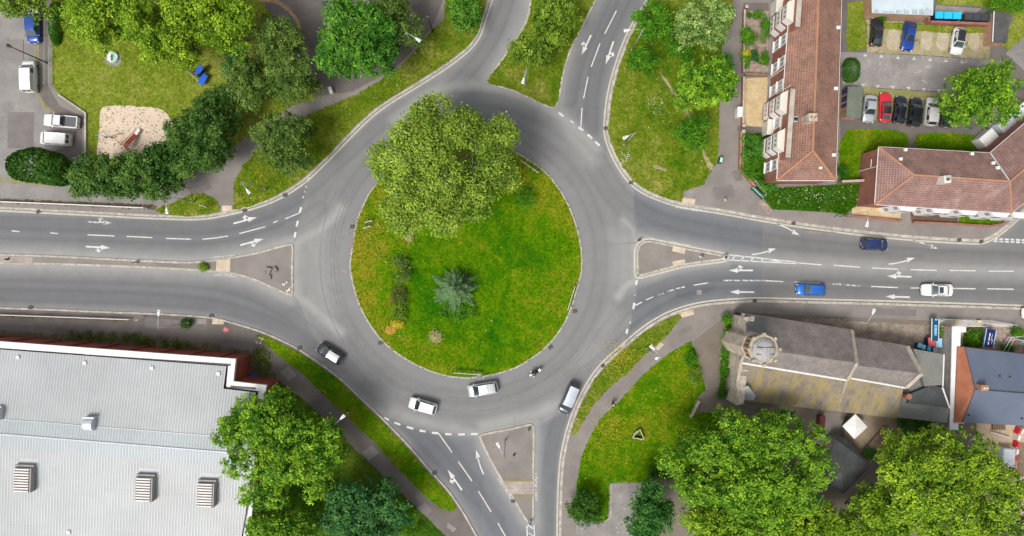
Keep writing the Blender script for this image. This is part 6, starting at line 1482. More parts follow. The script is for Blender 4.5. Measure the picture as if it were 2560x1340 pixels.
# ---------------------------------------------------------------- people (skinned skeletons, one continuous surface each)
def skin_mesh(name, joints, edges, mat, parent, root=0, sub=1):
    me = bpy.data.meshes.new(name); me.from_pydata([j[0] for j in joints], edges, [])
    o = bpy.data.objects.new(name, me); col.objects.link(o); o.parent = parent
    s = o.modifiers.new('skin', 'SKIN'); s.use_smooth_shade = True
    for i, j in enumerate(joints):
        r_ = j[1] if hasattr(j[1], '__len__') else (j[1], j[1])
        me.skin_vertices[0].data[i].radius = r_; me.skin_vertices[0].data[i].use_root = (i == root)
    b_ = o.modifiers.new('sub', 'SUBSURF'); b_.levels = sub; b_.render_levels = sub
    me.materials.append(mat); return o
def person(loc, rz, pose, label, cloth, legs, top, topname):
    root = empty('person', loc, rz, label, 'person')
    J = pose
    bj = [(J['pelvis'], (.15, .12)), (J['waist'], (.13, .1)), (J['chest'], (.17, .12)), (J['neck'], .06), (J['head'], (.085, .1)), (J['crown'], (.07, .085))]
    be = [(0, 1), (1, 2), (2, 3), (3, 4), (4, 5)]
    for s in ('l', 'r'):
        n0 = len(bj)
        bj += [(J[s + 'sh'], .065), (J[s + 'el'], .045), (J[s + 'wr'], .03), (J[s + 'ha'], .038), (J[s + 'hip'], .1), (J[s + 'kn'], .06), (J[s + 'an'], .042), (J[s + 'to'], .035)]
        be += [(2, n0), (n0, n0 + 1), (n0 + 1, n0 + 2), (n0 + 2, n0 + 3), (0, n0 + 4), (n0 + 4, n0 + 5), (n0 + 5, n0 + 6), (n0 + 6, n0 + 7)]
    skin_mesh('body', bj, be, MT['skin'], root)
    jj = [(J['pelvis'], (.17, .14)), (J['waist'], (.15, .125)), (J['chest'], (.19, .14)), (J['neck'] , .075)]; je = [(0, 1), (1, 2), (2, 3)]
    for s in ('l', 'r'):
        n0 = len(jj); jj += [(J[s + 'sh'], .082), (J[s + 'el'], .062), (J[s + 'wr'], .046)]; je += [(2, n0), (n0, n0 + 1), (n0 + 1, n0 + 2)]
    skin_mesh('jacket', jj, je, cloth, root)
    tj = [(J['pelvis'], (.165, .135))]; te = []
    for s in ('l', 'r'):
        n0 = len(tj); tj += [(J[s + 'hip'], .115), (J[s + 'kn'], .08), (J[s + 'an'], .06)]; te += [(0, n0), (n0, n0 + 1), (n0 + 1, n0 + 2)]
    skin_mesh('trousers', tj, te, legs, root)
    for s in ('l', 'r'):
        a, t_ = Vector(J[s + 'an']), Vector(J[s + 'to']); mb = MB(); mb.tube([a - (t_ - a) * .3 + Vector((0, 0, -.02)), a + Vector((0, 0, -.02)), t_ + Vector((0, 0, .0))], [.045, .055, .042], 8); mb.build('shoe', MT['trim'], root, smooth=True)
    h = Vector(J['crown']); mb = MB()
    for i in range(4):
        a0, a1 = R(90 - i * 28), R(90 - (i + 1) * 28)
        for k in range(12):
            t0, t1 = k * math.pi / 6, (k + 1) * math.pi / 6; rr_ = .125 if topname == 'helmet' else .108
            f = lambda a, t: (h.x + rr_ * 1.15 * math.cos(a) * math.cos(t), h.y + rr_ * math.cos(a) * math.sin(t), h.z - .05 + rr_ * 1.1 * math.sin(a))
            mb.poly([f(a1, t0), f(a1, t1), f(a0, t1), f(a0, t0)])
    mb.build(topname, top, root, smooth=True)
    if topname != 'helmet':
        hd = Vector(J['head']); mb = MB(); mb.box(hd + Vector((.1, 0, -.0)), (.03, .025, .04)); mb.build('nose', MT['skin'], root)
        for s in (-1, 1):
            mb = MB(); mb.box(hd + Vector((.088, s * .035, .03)), (.012, .025, .012)); mb.build('eye', MT['trim'], root)
            mb = MB(); mb.box(hd + Vector((0, s * .088, .0)), (.04, .02, .06)); mb.build('ear', MT['skin'], root)
    for s in ('l', 'r'):
        hp = Vector(J[s + 'ha']); d_ = (hp - Vector(J[s + 'wr'])).normalized(); sd_ = d_.cross(Vector((0, 0, 1)))
        if sd_.length < .1: sd_ = Vector((0, 1, 0)) if abs(d_.y) < .9 else Vector((1, 0, 0))
        sd_.normalize(); mb = MB()
        for k in range(4): mb.tube([hp + sd_ * (-.027 + k * .018), hp + sd_ * (-.03 + k * .02) + d_ * (.055 + .012 * (k in (1, 2))), hp + sd_ * (-.028 + k * .019) + d_ * .08 + Vector((.012, 0, -.012))], [.009, .0085, .007], 6)
        mb.tube([hp - sd_ * .03 - d_ * .02, hp - sd_ * .055 + d_ * .025, hp - sd_ * .05 + d_ * .05], [.01, .0095, .008], 6); mb.build('fingers', MT['skin'], root)
    return root
walk = dict(pelvis=(0, 0, .95), waist=(.01, 0, 1.12), chest=(.03, 0, 1.36), neck=(.04, 0, 1.52), head=(.07, 0, 1.64), crown=(.07, 0, 1.72),
            lsh=(.03, .19, 1.42), lel=(-.08, .25, 1.16), lwr=(.02, .25, .95), lha=(.05, .25, .87), rsh=(.03, -.19, 1.42), rel=(.1, -.25, 1.18), rwr=(.28, -.2, 1.05), rha=(.35, -.18, 1.03),
            lhip=(.02, .1, .88), lkn=(.2, .1, .5), lan=(.26, .1, .1), lto=(.42, .11, .05), rhip=(-.02, -.1, .88), rkn=(-.02, -.1, .48), ran=(-.3, -.1, .14), rto=(-.16, -.11, .05))
person(P(1531, 1006, .12), R(235), walk, 'pedestrian in a maroon top and dark trousers walking down the footpath with a white cap', MT['maroon'], MT['denim'], MT['hair'], 'cap')
ride = dict(pelvis=(-.25, 0, .86), waist=(-.18, 0, 1.02), chest=(.02, 0, 1.26), neck=(.1, 0, 1.4), head=(.17, 0, 1.5), crown=(.18, 0, 1.57),
            lsh=(.02, .2, 1.3), lel=(.22, .34, 1.08), lwr=(.45, .3, 1.0), lha=(.52, .3, 1.0), rsh=(.02, -.2, 1.3), rel=(.22, -.34, 1.08), rwr=(.45, -.3, 1.0), rha=(.52, -.3, 1.0),
            lhip=(-.2, .12, .82), lkn=(.22, .24, .68), lan=(-.12, .22, .36), lto=(.06, .22, .3), rhip=(-.2, -.12, .82), rkn=(.22, -.24, .68), ran=(-.12, -.22, .36), rto=(.06, -.22, .3))
mloc = P(1338, 930, .5); mloc.z = 0; mrz = R(209)
person(mloc, mrz, ride, 'motorcyclist in black leathers and grey helmet leaning over white handlebar fairings', MT['blackcloth'], MT['blackcloth'], MT['darkhair'], 'helmet')
moto = empty('motorcycle', mloc, mrz, 'white and black motorcycle with panniers circling the roundabout', 'motorcycle')
for f, nm in ((.78, 'wheel'), (-.68, 'wheel')):
    mb = MB()
    for k in range(16):
        a0, a1 = k * math.pi / 8, (k + 1) * math.pi / 8
        mb.tube([(f + .27 * math.cos(a0), 0, .31 + .27 * math.sin(a0)), (f + .27 * math.cos(a1), 0, .31 + .27 * math.sin(a1))], .055, 6)
    mb.tube([(f, -.05, .31), (f, .05, .31)], .1, 8); mb.build(nm, MT['tyre'], moto)
mb = MB(); mb.tube([(-.65, 0, .45), (-.2, 0, .55), (.35, 0, .6), (.62, 0, .85)], [.08, .16, .16, .06], 8); mb.build('frame', MT['trim'], moto, smooth=True)
mb = MB(); mb.tube([(.0, 0, .78), (.15, 0, .86), (.42, 0, .84), (.5, 0, .78)], [.06, .17, .17, .06], 10); mb.build('fuel_tank', MT['blackcloth'], moto, smooth=True)
mb = MB(); mb.tube([(-.62, 0, .80), (-.3, 0, .78), (.02, 0, .76)], [.09, .14, .1], 8); mb.build('seat', MT['blackcloth'], moto, smooth=True)
mb = MB(); mb.tube([(.5, 0, 1.0), (.72, 0, .95), (.88, 0, .75), (.95, 0, .62)], [.12, .2, .17, .05], 10); mb.build('fairing', MT['white_plastic'], moto, smooth=True)
mb = MB(); mb.tube([(.5, -.38, 1.0), (.6, 0, .98), (.5, .38, 1.0)], .022, 6); mb.build('handlebar', MT['black_iron'], moto)
for s in (-1, 1):
    mb = MB(); mb.box((.5, s * .42, 1.03), (.14, .16, .12)); mb.build('hand_guard', MT['white_plastic'], moto, bevel=.02)
    mb = MB(); mb.tube([(.78, s * .08, .31), (.6, s * .08, .95)], .03, 6); mb.build('fork', MT['steel'], moto)
mb = MB(); mb.box((-.72, 0, .98), (.42, .46, .3), taper=.85); mb.build('top_box', MT['white_plastic'], moto, bevel=.05)
mb = MB(); mb.box((-.95, 0, .72), (.06, .18, .09)); mb.build('tail_light', MT['tail'], moto)
# ================================================================ STREET FURNITURE AND SMALL THINGS
def lamp(bx, by, hx, hy, h, label, z0=.13, box=None):
    b0 = P(bx, by); b0.z = z0; root = empty('street_lamp', b0, 0, label, 'street lamp', 'grey street lamps')
    top = Vector((0, 0, h)); hd = P(hx, hy, h + .35) - b0; d = Vector((hd.x, hd.y, 0)); L = max(d.length, .7); d.normalize()
    mb = MB(); mb.tube([(0, 0, -.1), (0, 0, 1.2)], .11, 10); mb.tube([(0, 0, 1.2), (0, 0, h)], [.085, .06], 10); mb.ring((0, 0, 0), .06, h, h + .12, 8, r1=.03); mb.build('pole', MT['steel'], root, smooth=True)
    mb = MB(); mb.tube([top - Vector((0, 0, .12)), d * (L * .4) + Vector((0, 0, h + .12)), d * (L - .35) + Vector((0, 0, h + .22))], .042, 8); mb.build('arm', MT['steel'], root, smooth=True)
    a = math.atan2(d.y, d.x); mb = MB()
    prof = [(-.45, .07, .06), (-.3, .12, .09), (.0, .2, .13), (.25, .235, .13), (.4, .22, .1)]; vs = []
    for x, w_, hh in prof: vs += [(x, -w_, 0), (x, w_, 0), (x, w_ * .7, hh), (x, -w_ * .7, hh)]
    fs = [(0, 3, 2, 1), (16, 17, 18, 19)] + [(i * 4 + k, i * 4 + (k + 1) % 4, i * 4 + 4 + (k + 1) % 4, i * 4 + 4 + k) for i in range(4) for k in range(4)]
    mb.add(vs, fs); ln = mb.build('lantern', MT['lantern'], root); ln.location = d * L + Vector((0, 0, h + .2)); ln.rotation_euler.z = a
    mb = MB(); mb.ring((.18, 0, 0), .09, .1, .19, 10); mb.build('photocell', MT['glass_grey'], ln)
    mb = MB(); mb.box((.1, 0, -.03), (.55, .3, .06)); mb.build('bowl', MT['glass_grey'], ln)
    if box:
        mb = MB(); c = P(box[0], box[1], h * .97) - b0; mb.box(c, (.38, .3, .25), .5); mb.tube([c, (0, 0, h * .97)], .04, 6); mb.build('sensor_box', MT['white'], root)
    return root
lamp(1041, 138, 1045, 99, 9.6, 'street lamp on the verge beside the horse chestnut, top left exit')
lamp(1313, 215, 1308, 202, 9.2, 'street lamp on the tip of the top island, head hanging straight down')
lamp(1577, 130, 1567, 76, 9.4, 'street lamp whose head hangs over the kerb of the upper right road')
lamp(1558, 365, 1564, 343, 10, 'street lamp standing alone on the green beside the right exit')
lamp(667, 474, 620, 478, 9.5, 'street lamp on the verge below the lone birch')
lamp(487, 505, 417, 527, 8.2, 'street lamp on the small oval of grass, upper left')
lamp(2086, 543, 2168, 560, 9.4, 'street lamp leaning over the gravel garden beside the navy car')
lamp(872, 1030, 856, 1043, 9.3, 'street lamp beside the footpath near the big sycamore, lower left')
lamp(478, 806, 397, 782, 9.3, 'street lamp arm reaching the kerb above the red brick hall', z0=.13)
lamp(1263, 1100, 1246, 1113, 9.6, 'street lamp standing on the lower splitter island', box=None)
lamp(1613, 870, 1631, 869, 10.4, 'street lamp across the footpath at lower right, with a white sensor box', box=(1641, 896))
lamp(2103, 798, 2184, 779, 7.2, 'street lamp on the stony strip beside the church wall')
def park_lamp(bx, by, h, label):
    b0 = P(bx, by); b0.z = .13; root = empty('park_lamp', b0, 0, label, 'street lamp')
    mb = MB(); mb.tube([(0, 0, -.1), (0, 0, .9), (0, 0, h)], [.12, .1, .06], 10); mb.build('pole', MT['black_iron'], root, smooth=True)
    mb = MB(); mb.ring((0, 0, 0), .2, h, h + .12, 12, r1=.26); mb.ring((0, 0, 0), .26, h + .45, h + .6, 12, r1=.08); mb.build('lantern', MT['black_iron'], root)
    mb = MB(); mb.ring((0, 0, 0), .2, h + .12, h + .45, 12, r1=.24); mb.build('bowl', MT['white'] if bx > 500 else MT['glass_grey'], root)
park_lamp(1082, 79, 6.0, 'black park lamp with white bowl beside the park path, top centre')
park_lamp(120, 158, 7.4, 'tall black lamp post leaning across the left car park')
def rail(name, pts, h, label, cat, mat='white', z=.12, step=2.0, rails=(1.0,), r_=.04, post=.045):
    pts = PX(pts); root = empty(name, Vector((pts[0].x, pts[0].y, z)), 0, label, cat)
    mb = MB()
    for f in rails:
        mb.tube([p + Vector((0, 0, z + h * f)) for p in pts], r_, 6)
    mb.build('rail', MT[mat], root, True)
    for p in resample([q.xy for q in pts], step):
        m_ = MB(); m_.tube([(p.x, p.y, z - .05), (p.x, p.y, z + h)], post, 6); m_.build('post', MT[mat], root, True)
    return root
rail('railing', [(-200, 499), (0, 505), (200, 513), (372, 521)], .9, 'white pedestrian railing along the upper left footway', 'railing', rails=(1.0, .5), r_=.07)
rail('railing', [(-200, 780), (0, 786), (170, 792), (330, 798)], .8, 'white railing along the strip above the red brick hall', 'railing', rails=(1.0, .5), r_=.06)
rail('low_fence', [(131, 118), (131, 214)], .7, 'short grey rail fence at the left edge of the lawn below the dark hedge', 'fence', 'steel')
rail('low_fence', [(118, 30), (117, 214)], .5, 'thin grey kerb rail between the left footway and the planting strip', 'fence', 'steel', step=3)
def low_wall(pts, h, wd, mat, capm, label, name='garden_wall', cat='wall'):
    p = [q.xy for q in PX(pts)]; root = empty(name, Vector((p[0].x, p[0].y, 0)), 0, label, cat)
    mb = MB(); ribbon(mb, p, -wd / 2, wd / 2, h, skirt=0.0); ribbon(mb, p[::-1], -wd / 2, wd / 2, h, skirt=0.0)
    mb = MB()
    A, B = offsets(p, -wd / 2), offsets(p, wd / 2); n_ = len(p)
    vs = [(q.x, q.y, 0) for q in A] + [(q.x, q.y, 0) for q in B] + [(q.x, q.y, h) for q in A] + [(q.x, q.y, h) for q in B]
    fs = []
    for i in range(n_ - 1): fs += [(i, i + 1, i + 1 + 2 * n_, i + 2 * n_), (i + 1 + n_, i + n_, i + 3 * n_, i + 1 + 3 * n_)]
    fs += [(0, 2 * n_, 3 * n_, n_), (n_ - 1, 2 * n_ - 1, 4 * n_ - 1, 3 * n_ - 1)]
    mb.add(vs, fs); mb.build('wall', mat, root, True)
    mb = MB(); ribbon(mb, p, -wd / 2 - .03, wd / 2 + .03, h + .07, skirt=h + .003)
    A2_ = offsets(p, wd / 2 + .03); mb.add([(q.x, q.y, h + .003) for q in A2_] + [(q.x, q.y, h + .07) for q in A2_], [(i, i + 1, i + 1 + n_, i + n_) for i in range(n_ - 1)])
    mb.build('coping', capm, root, True)
low_wall([(1849, 330), (1846, 424), (1884, 468)], .8, .25, MT['brick'], MT['ridge'], 'low garden wall with orange coping beside the footway and the dense shrubs')
low_wall([(1855, 335), (1852, 420), (1912, 486), (1906, 492)], .9, .12, MT['coping'], MT['coping'], 'thin grey kerb wall just inside the orange coped garden wall')
low_wall([(1856, 30), (1854, 185)], 1.0, .2, MT['brick'], MT['coping'], 'front wall of the paved garden along the upper right footway')
low_wall([(1854, 196), (1852, 312)], 1.0, .2, MT['brick'], MT['coping'], 'front wall of the gravel garden beside the white cabinet')
low_wall([(1858, 189), (1917, 192)], .9, .2, MT['wood'], MT['wood'], 'dark timber fence between the paved garden and the gravel garden', 'timber_fence', 'fence')
low_wall([(2092, 457), (2160, 454)], 1.6, .28, MT['brick'], MT['coping'], 'brick wall linking the long terrace to the corner house')
low_wall([(2112, 541), (2130, 541), (2248, 553)], .6, .22, MT['brick'], MT['brick'], 'low brick wall in front of the gravel garden by the leaning lamp')
low_wall([(2278, 556), (2394, 561), (2470, 566), (2500, 560), (2522, 540)], .6, .22, MT['brick'], MT['brick'], 'low brick wall in front of the dark soil bed and corner lawn')
low_wall([(150, 238), (185, 262), (217, 284), (217, 410)], .35, .22, MT['kerb'], MT['kerb'], 'low pale concrete edging wall around the lower left of the lawn')
low_wall([(1745, 1000), (1728, 1035), (1722, 1040)], .7, .25, MT['stone'], MT['coping'], 'short curved stone wall at the corner of the church tarmac', 'stone_wall')
low_wall([(1528, 1207), (1526, 1290), (1513, 1303)], .12, .1, MT['kerb'], MT['kerb'], 'thin kerb edging between the lawn corner and the concrete drive', 'edging_wall')
for px, py, lb in ((1860, 24, 'grey capped pillar at the top of the paved garden wall'), (1853, 318, 'grey capped gate pillar above the garden path'), (1852, 332, 'grey capped gate pillar below the garden path')):
    root = empty('gate_pillar', P(px, py), 0, lb, 'pillar', 'gate pillars of the terrace gardens'); mb = MB(); mb.box((0, 0, .6), (.36, .36, 1.2)); mb.build('shaft', MT['brick'], root); mb = MB(); mb.box((0, 0, 1.25), (.46, .46, .1)); mb.box((0, 0, 1.35), (.3, .3, .1), taper=.4); mb.build('cap', MT['coping'], root)
# signs
def chevron(ax, ay, bx, by, h, label, n_=4, z=.13):
    a, b = P(ax, ay, h), P(bx, by, h); d = b - a; c = (a + b) / 2; L = d.length; rz = math.atan2(d.y, d.x)
    root = empty('chevron_sign', Vector((c.x, c.y, z)), rz, label, 'road sign')
    mb = MB(); mb.box((0, 0, h - .3), (L, .05, .55)); mb.build('board', MT['white'], root)
    mb = MB()
    for k in range(n_):
        x = -L / 2 + (k + .5) * L / n_
        for s in (-1, 1):
            for f in (-.03, .03): mb.poly([(x - .12, f, h - .3), (x + .06, f, h - .3), (x - .04, f, h - .3 + s * .25), (x - .22, f, h - .3 + s * .25)])
    mb.build('chevron_mark', MT['trim'], root)
    for x in (-L * .3, L * .3):
        mb = MB(); mb.tube([(x, .06, -.05), (x, .06, h)], .04, 8); mb.tube([(x, .06, h * .8), (x, .7, 0)], .025, 6); mb.build('post', MT['steel'], root)
chevron(1438, 715, 1419, 776, 1.3, 'long chevron board seen edge-on at the right rim of the roundabout island')
chevron(1133, 932, 1200, 937, 1.3, 'long chevron board seen edge-on at the bottom rim of the roundabout island')
chevron(1302, 401, 1346, 432, 1.3, 'long chevron board under the plane tree at the upper right rim of the island')
chevron(912, 557, 930, 551, 1.2, 'upper of two short boards at the left rim of the roundabout island', 1)
chevron(908, 571, 926, 565, 1.2, 'lower of two short boards at the left rim of the roundabout island', 1)
def sign(px, py, rz, label, wd=.6, h=2.0, mat='white', tilt=0, ht=.6):
    b0 = P(px, py); b0.z = .13; root = empty('road_sign', b0, R(rz), label, 'road sign')
    mb = MB(); mb.tube([(0, 0, -.05), (0, 0, h)], .035, 8); mb.build('post', MT['steel'], root)
    mb = MB(); mb.box((.05, 0, h - ht / 2), (.04, wd, ht)); mb.build('plate', MT[mat], root)
sign(519, 519, 70, 'flat sign seen edge-on on the small oval of grass', 1.2, 1.5)
sign(946, 562, 20, 'small white marker post on the left of the island near the short boards', .35, .6, ht=.35)
sign(357, 799, 90, 'white sign at the right end of the lower left railing', .5, 1.6)
sign(1806, 502, 20, 'small white sign post on the broad footway, upper right', .4, 1.2)
sign(1208, 941, 0, 'short sign in the little paved notch at the bottom of the island', .5, 1.5)
sign(372, 523, 0, 'white sign at the right end of the upper left railing', .5, 1.6)
sg = MB(); q = PX([(1189, 932), (1203, 932), (1205, 948), (1191, 949)]); sg.prism([(p.x, p.y) for p in q], .1, .137); o = sg.build('paved_notch', MT['court']); tag(o, kind='structure')
def bollard(px, py, h, label, mat='white', lit=True, r_=.16):
    b0 = P(px, py); b0.z = .12; root = empty('bollard', b0, rnd.uniform(0, 1), label, 'bollard')
    mb = MB(); mb.box((0, 0, h * .5), (r_ * 2.2, r_ * 1.6, h), taper=.85); mb.build('body', MT[mat], root, bevel=.05)
    mb = MB(); mb.box((0, 0, h + .03), (r_ * 1.5, r_ * 1.1, .07)); mb.build('cap', MT['trim'] if lit else MT[mat], root, bevel=.02)
    if lit: mb = MB(); mb.ring((0, 0, 0), .01, 0, .01, 6); mb = MB(); mb.box((r_ * 1.05, 0, h * .72), (.03, .2, .2)); mb.build('disc', MT['blue_paint'], root)
bollard(1809, 643.5, 1.0, 'white keep-left bollard at the right tip of the right splitter island', r_=.3)
bollard(1751, 641, .9, 'white sign bollard in the middle of the narrow end of the right splitter island', r_=.2)
bollard(1597, 601, .9, 'dark bollard at the left corner of the right splitter island', 'trim')
bollard(1322, 1072, .9, 'small bollard in the top corner of the lower splitter island', 'gravel')
bollard(1325, 1303, 1.0, 'white keep-left bollard at the bottom tip of the lower splitter island', r_=.24)
bollard(1285, 1136, .5, 'short dark stub post beside the lamp on the lower island', 'trim', False)
bollard(343, 657, .8, 'white bollard on the narrow strip of the left island', r_=.22)
bollard(22, 648, .6, 'dark bollard on the paved end of the left island', 'trim', False)
MT['gravelgrey'] = surf('grey_debris', (.25, .23, .21), (.2, .185, .17), 1.5, 6, .2, .95, .3)
# rubble, rocks
def rocks(px, py, n_, r_, label, mat):
    mb = MB(); g_ = random.Random(int(px))
    for k in range(n_):
        a, d = g_.uniform(0, 6.28), r_ * math.sqrt(g_.random()); s = g_.uniform(.14, .34) * r_ / .7
        mb.box((d * math.cos(a), d * math.sin(a), s * .3), (s * 1.5, s * 1.1, s * .8), g_.uniform(0, 3), taper=.6)
    o = mb.build('rubble_pile', mat, bevel=.04); o.location = P(px, py, .12); tag(o, label, 'rubble')
rocks(719, 716, 9, .75, 'pale heap of rubble at the lower corner of the left splitter island', MT['cream'])
rocks(684, 684, 9, 1.3, 'broken grey debris in the middle of the left splitter island', MT['gravelgrey'])
rocks(648, 851, 7, .6, 'pale rocks at the pointed end of the lower-left verge', MT['cream'])
rocks(1646, 418, 3, .4, 'dark stones on the bare patch of the green', MT['footway_dark'])
# cabinet, litter bins, bench
def cabinet(px, py, d, rz, mat, label, cat='cabinet', name='utility_cabinet'):
    b0 = P(px, py); b0.z = .12; root = empty(name, b0, R(rz), label, cat)
    mb = MB(); mb.box((0, 0, d[2] / 2), d); mb.build('body', MT[mat], root, bevel=.03)
    mb = MB(); mb.box((0, 0, d[2] + .03), (d[0] * 1.08, d[1] * 1.08, .06)); mb.build('lid', MT[mat], root, bevel=.02)
    mb = MB(); mb.box((d[0] / 2 + .01, 0, d[2] * .5), (.02, d[1] * .05, d[2] * .85)); mb.build('door_gap', MT['trim'], root)
    return root
cabinet(1843, 284, (.7, 1.35, 1.1), -3, 'white_plastic', 'tall white utility cabinet beside the gravel garden wall')
cabinet(1797, 403, (.5, .85, 1.0), -12, 'dgreen', 'dark green litter bin where the worn path meets the footway', 'bin', 'litter_bin')
mb = MB(); mb.box((0, 0, 1.1), (.36, .7, .04)); o = mb.build('lid', MT['mint'], bpy.data.objects['litter_bin'])
cabinet(830, 229, (.45, .9, .8), 20, 'white_plastic', 'small pale litter bin under the edge of the horse chestnut', 'bin', 'litter_bin')
bb = P(1890, 484); bb.z = .12; bench = empty('bench', bb, R(-44), 'long dark green bench with a pale top rail below the garden wall', 'bench')
mb = MB(); mb.box((0, 0, .44), (2.3, .5, .06)); mb.build('seat', MT['dgreen'], bench)
mb = MB(); mb.box((0, .26, .7), (2.3, .06, .45)); mb.build('backrest', MT['dgreen'], bench)
mb = MB(); mb.box((0, .12, .5), (2.2, .12, .04)); mb.build('top_rail', MT['mint'], bench)
for x in (-.95, .95):
    mb = MB(); mb.box((x, 0, .22), (.08, .45, .42)); mb.build('leg', MT['black_iron'], bench)
# triangular timber planter on the grass
tp = PX([(1580, 1094), (1600, 1073), (1610, 1099)], .8); tri = empty('triangular_frame', Vector((tp[0].x, tp[0].y, .13)), 0, 'triangular timber frame with two white plates standing on the grass', 'planter')
for a, b in zip(tp, tp[1:] + tp[:1]):
    d = b - a; mb = MB(); mb.box((a + b) / 2 - Vector((0, 0, .32)), (d.length, .05, .66), math.atan2(d.y, d.x)); mb.build('side_panel', MT['trim'], tri, True)
    mb = MB(); mb.box((a + b) / 2 + Vector((0, 0, .04)), (d.length, .16, .05), math.atan2(d.y, d.x)); mb.build('top_board', surf('pale_timber', (.42, .4, .26), (.34, .32, .2), 2, 9, .2, .9, .2), tri, True)
d = (tp[1] - tp[0]).normalized(); nn = Vector((-d.y, d.x, 0))
for s in (.62, .98):
    mb = MB(); c = tp[0] + d * s + nn * .16 - Vector((0, 0, .1)); mb.box(c, (.42, .03, .45), math.atan2(d.y, d.x)); mb.build('plate', MT['white'], tri, True)
    tri.children[-1]
# ---------------------------------------------------------------- playground
b0 = P(285, 145); b0.z = .17; sp_ = empty('play_roundabout', b0, 0, 'round mint and white spinning disc on a brick circle in the lawn', 'playground ride')
mb = MB(); mb.ring((0, 0, 0), .85, .05, .35, 28, r1=.82); mb.build('deck', MT['mint'], sp_)
mb = MB()
for k in range(9):
    a0, a1 = R(95 + k * 17), R(95 + (k + 1) * 17); mb.poly([(0, 0, .36), (.8 * math.cos(a0), .8 * math.sin(a0), .36), (.8 * math.cos(a1), .8 * math.sin(a1), .36)])
mb.build('white_half', MT['white'], sp_)
mb = MB(); mb.tube([(0, -.55, .4), (.05, -.1, .62), (.1, .3, .55)], [.06, .1, .07], 8); mb.build('seat', MT['dgreen'], sp_, smooth=True)
for k in range(4):
    a = R(45 + 90 * k); mb = MB(); mb.tube([(.7 * math.cos(a), .7 * math.sin(a), .35), (.7 * math.cos(a), .7 * math.sin(a), .95), (.15 * math.cos(a), .15 * math.sin(a), 1.0)], .025, 6); mb.build('hand_rail', MT['steel'], sp_)
b0 = P(338, 352); b0.z = .17; sl = empty('slide', b0, R(62), 'rust red slide with bright steel bed in the sand pit', 'slide')
mb = MB(); mb.box((-1.05, 0, 1.35), (.6, .7, .06)); mb.build('platform', MT['rust_paint'], sl)
mb = MB(); mb.add([(-.75, -.33, 1.4), (.9, -.33, .42), (.9, .33, .42), (-.75, .33, 1.4), (-.75, -.33, 1.34), (.9, -.33, .36), (.9, .33, .36), (-.75, .33, 1.34)], [(0, 1, 2, 3), (4, 7, 6, 5), (0, 4, 5, 1), (3, 2, 6, 7)]); mb.build('chute', MT['rust_paint'], sl)
mb = MB(); mb.box((1.35, 0, .4), (.95, .56, .05), -.25); mb.build('run_out', MT['slide_steel'], sl)
for s in (-1, 1):
    mb = MB(); mb.tube([(-1.3, s * .36, 2.0), (-.75, s * .36, 1.75), (.9, s * .36, .68), (1.8, s * .34, .55)], .05, 6); mb.build('side_rail', MT['rust_paint'], sl)
    mb = MB(); mb.tube([(-1.75, s * .33, 0), (-1.25, s * .33, 1.4), (-1.3, s * .36, 2.0)], .045, 6); mb.build('ladder_rail', MT['rust_paint'], sl)
    mb = MB(); mb.tube([(-.9, s * .3, 0), (-.9, s * .3, 1.36)], .04, 6); mb.build('leg', MT['rust_paint'], sl)
for k in range(4):
    mb = MB(); mb.tube([(-1.68 + k * .12, -.33, .25 + k * .3), (-1.68 + k * .12, .33, .25 + k * .3)], .028, 6); mb.build('rung', MT['rust_paint'], sl)
b0 = P(285, 346); b0.z = .17; cf_ = empty('swing_frame', b0, R(-4), 'thin red and grey A-frame with top bar in the sand pit', 'swing')
mb = MB(); mb.tube([(-1.5, 0, 1.9), (.85, 0, 1.9)], .04, 6); mb.build('top_bar', MT['steel'], cf_)
for x, m_ in ((-1.5, 'steel'), (.85, 'rust_paint')):
    for s in (-1, 1):
        mb = MB(); mb.tube([(x, 0, 1.9), (x + .45 * (1 if x > 0 else -.3), s * .85, 0)], .045, 6); mb.build('leg', MT[m_], cf_)
for x in (-.8, .1):
    mb = MB()
    for s in (-.2, .2): mb.tube([(x + s, 0, 1.88), (x + s, 0, .5)], .012, 5)
    mb.box((x, 0, .48), (.44, .18, .04)); mb.build('swing_seat', MT['trim'], cf_)
b0 = P(507, 200); b0.z = .17; bp = empty('climbing_unit', b0, R(52), 'blue climbing unit with a long grey beam on the lawn by the trees', 'playground climber')
mb = MB(); mb.box((.65, .35, 1.3), (1.15, .6, .12)); mb.build('deck', MT['blue_paint'], bp, bevel=.03)
mb = MB(); mb.box((.1, -.35, .75), (1.2, .7, .1), .2); mb.build('lower_deck', MT['blue_paint'], bp, bevel=.03)
mb = MB(); mb.box((.65, .05, 1.0), (1.2, .05, .7)); mb.build('panel', MT['navy'], bp)
for x, y in ((.15, .6), (1.15, .6), (.15, .1), (1.15, .1)):
    mb = MB(); mb.tube([(x, y, -.05), (x, y, 1.9)], .06, 8); mb.build('post', MT['rust_paint'], bp)
bp.scale = (1.35, 1.35, 1.1)
a = P(468, 173, .9) - b0; bpt = P(505, 210, .9) - b0
root2 = empty('balance_beam', P(486, 191), 0, 'grey parallel beams reaching from the blue climbing unit', 'playground beam')
for off, col_ in ((0, 'steel'), (8, 'trim')):
    mb = MB(); mb.tube([P(469 + off, 178 - off * .9, .8), P(503 - off * 2.2, 209 - off * 2.6, .8)], .06, 6); mb.build('beam', MT[col_], root2, True)
for px, py in ((472, 180), (500, 206), (483, 172)):
    mb = MB(); mb.tube([P(px, py, 0), P(px, py, .8)], .05, 6); mb.build('leg', MT['trim'], root2, True)
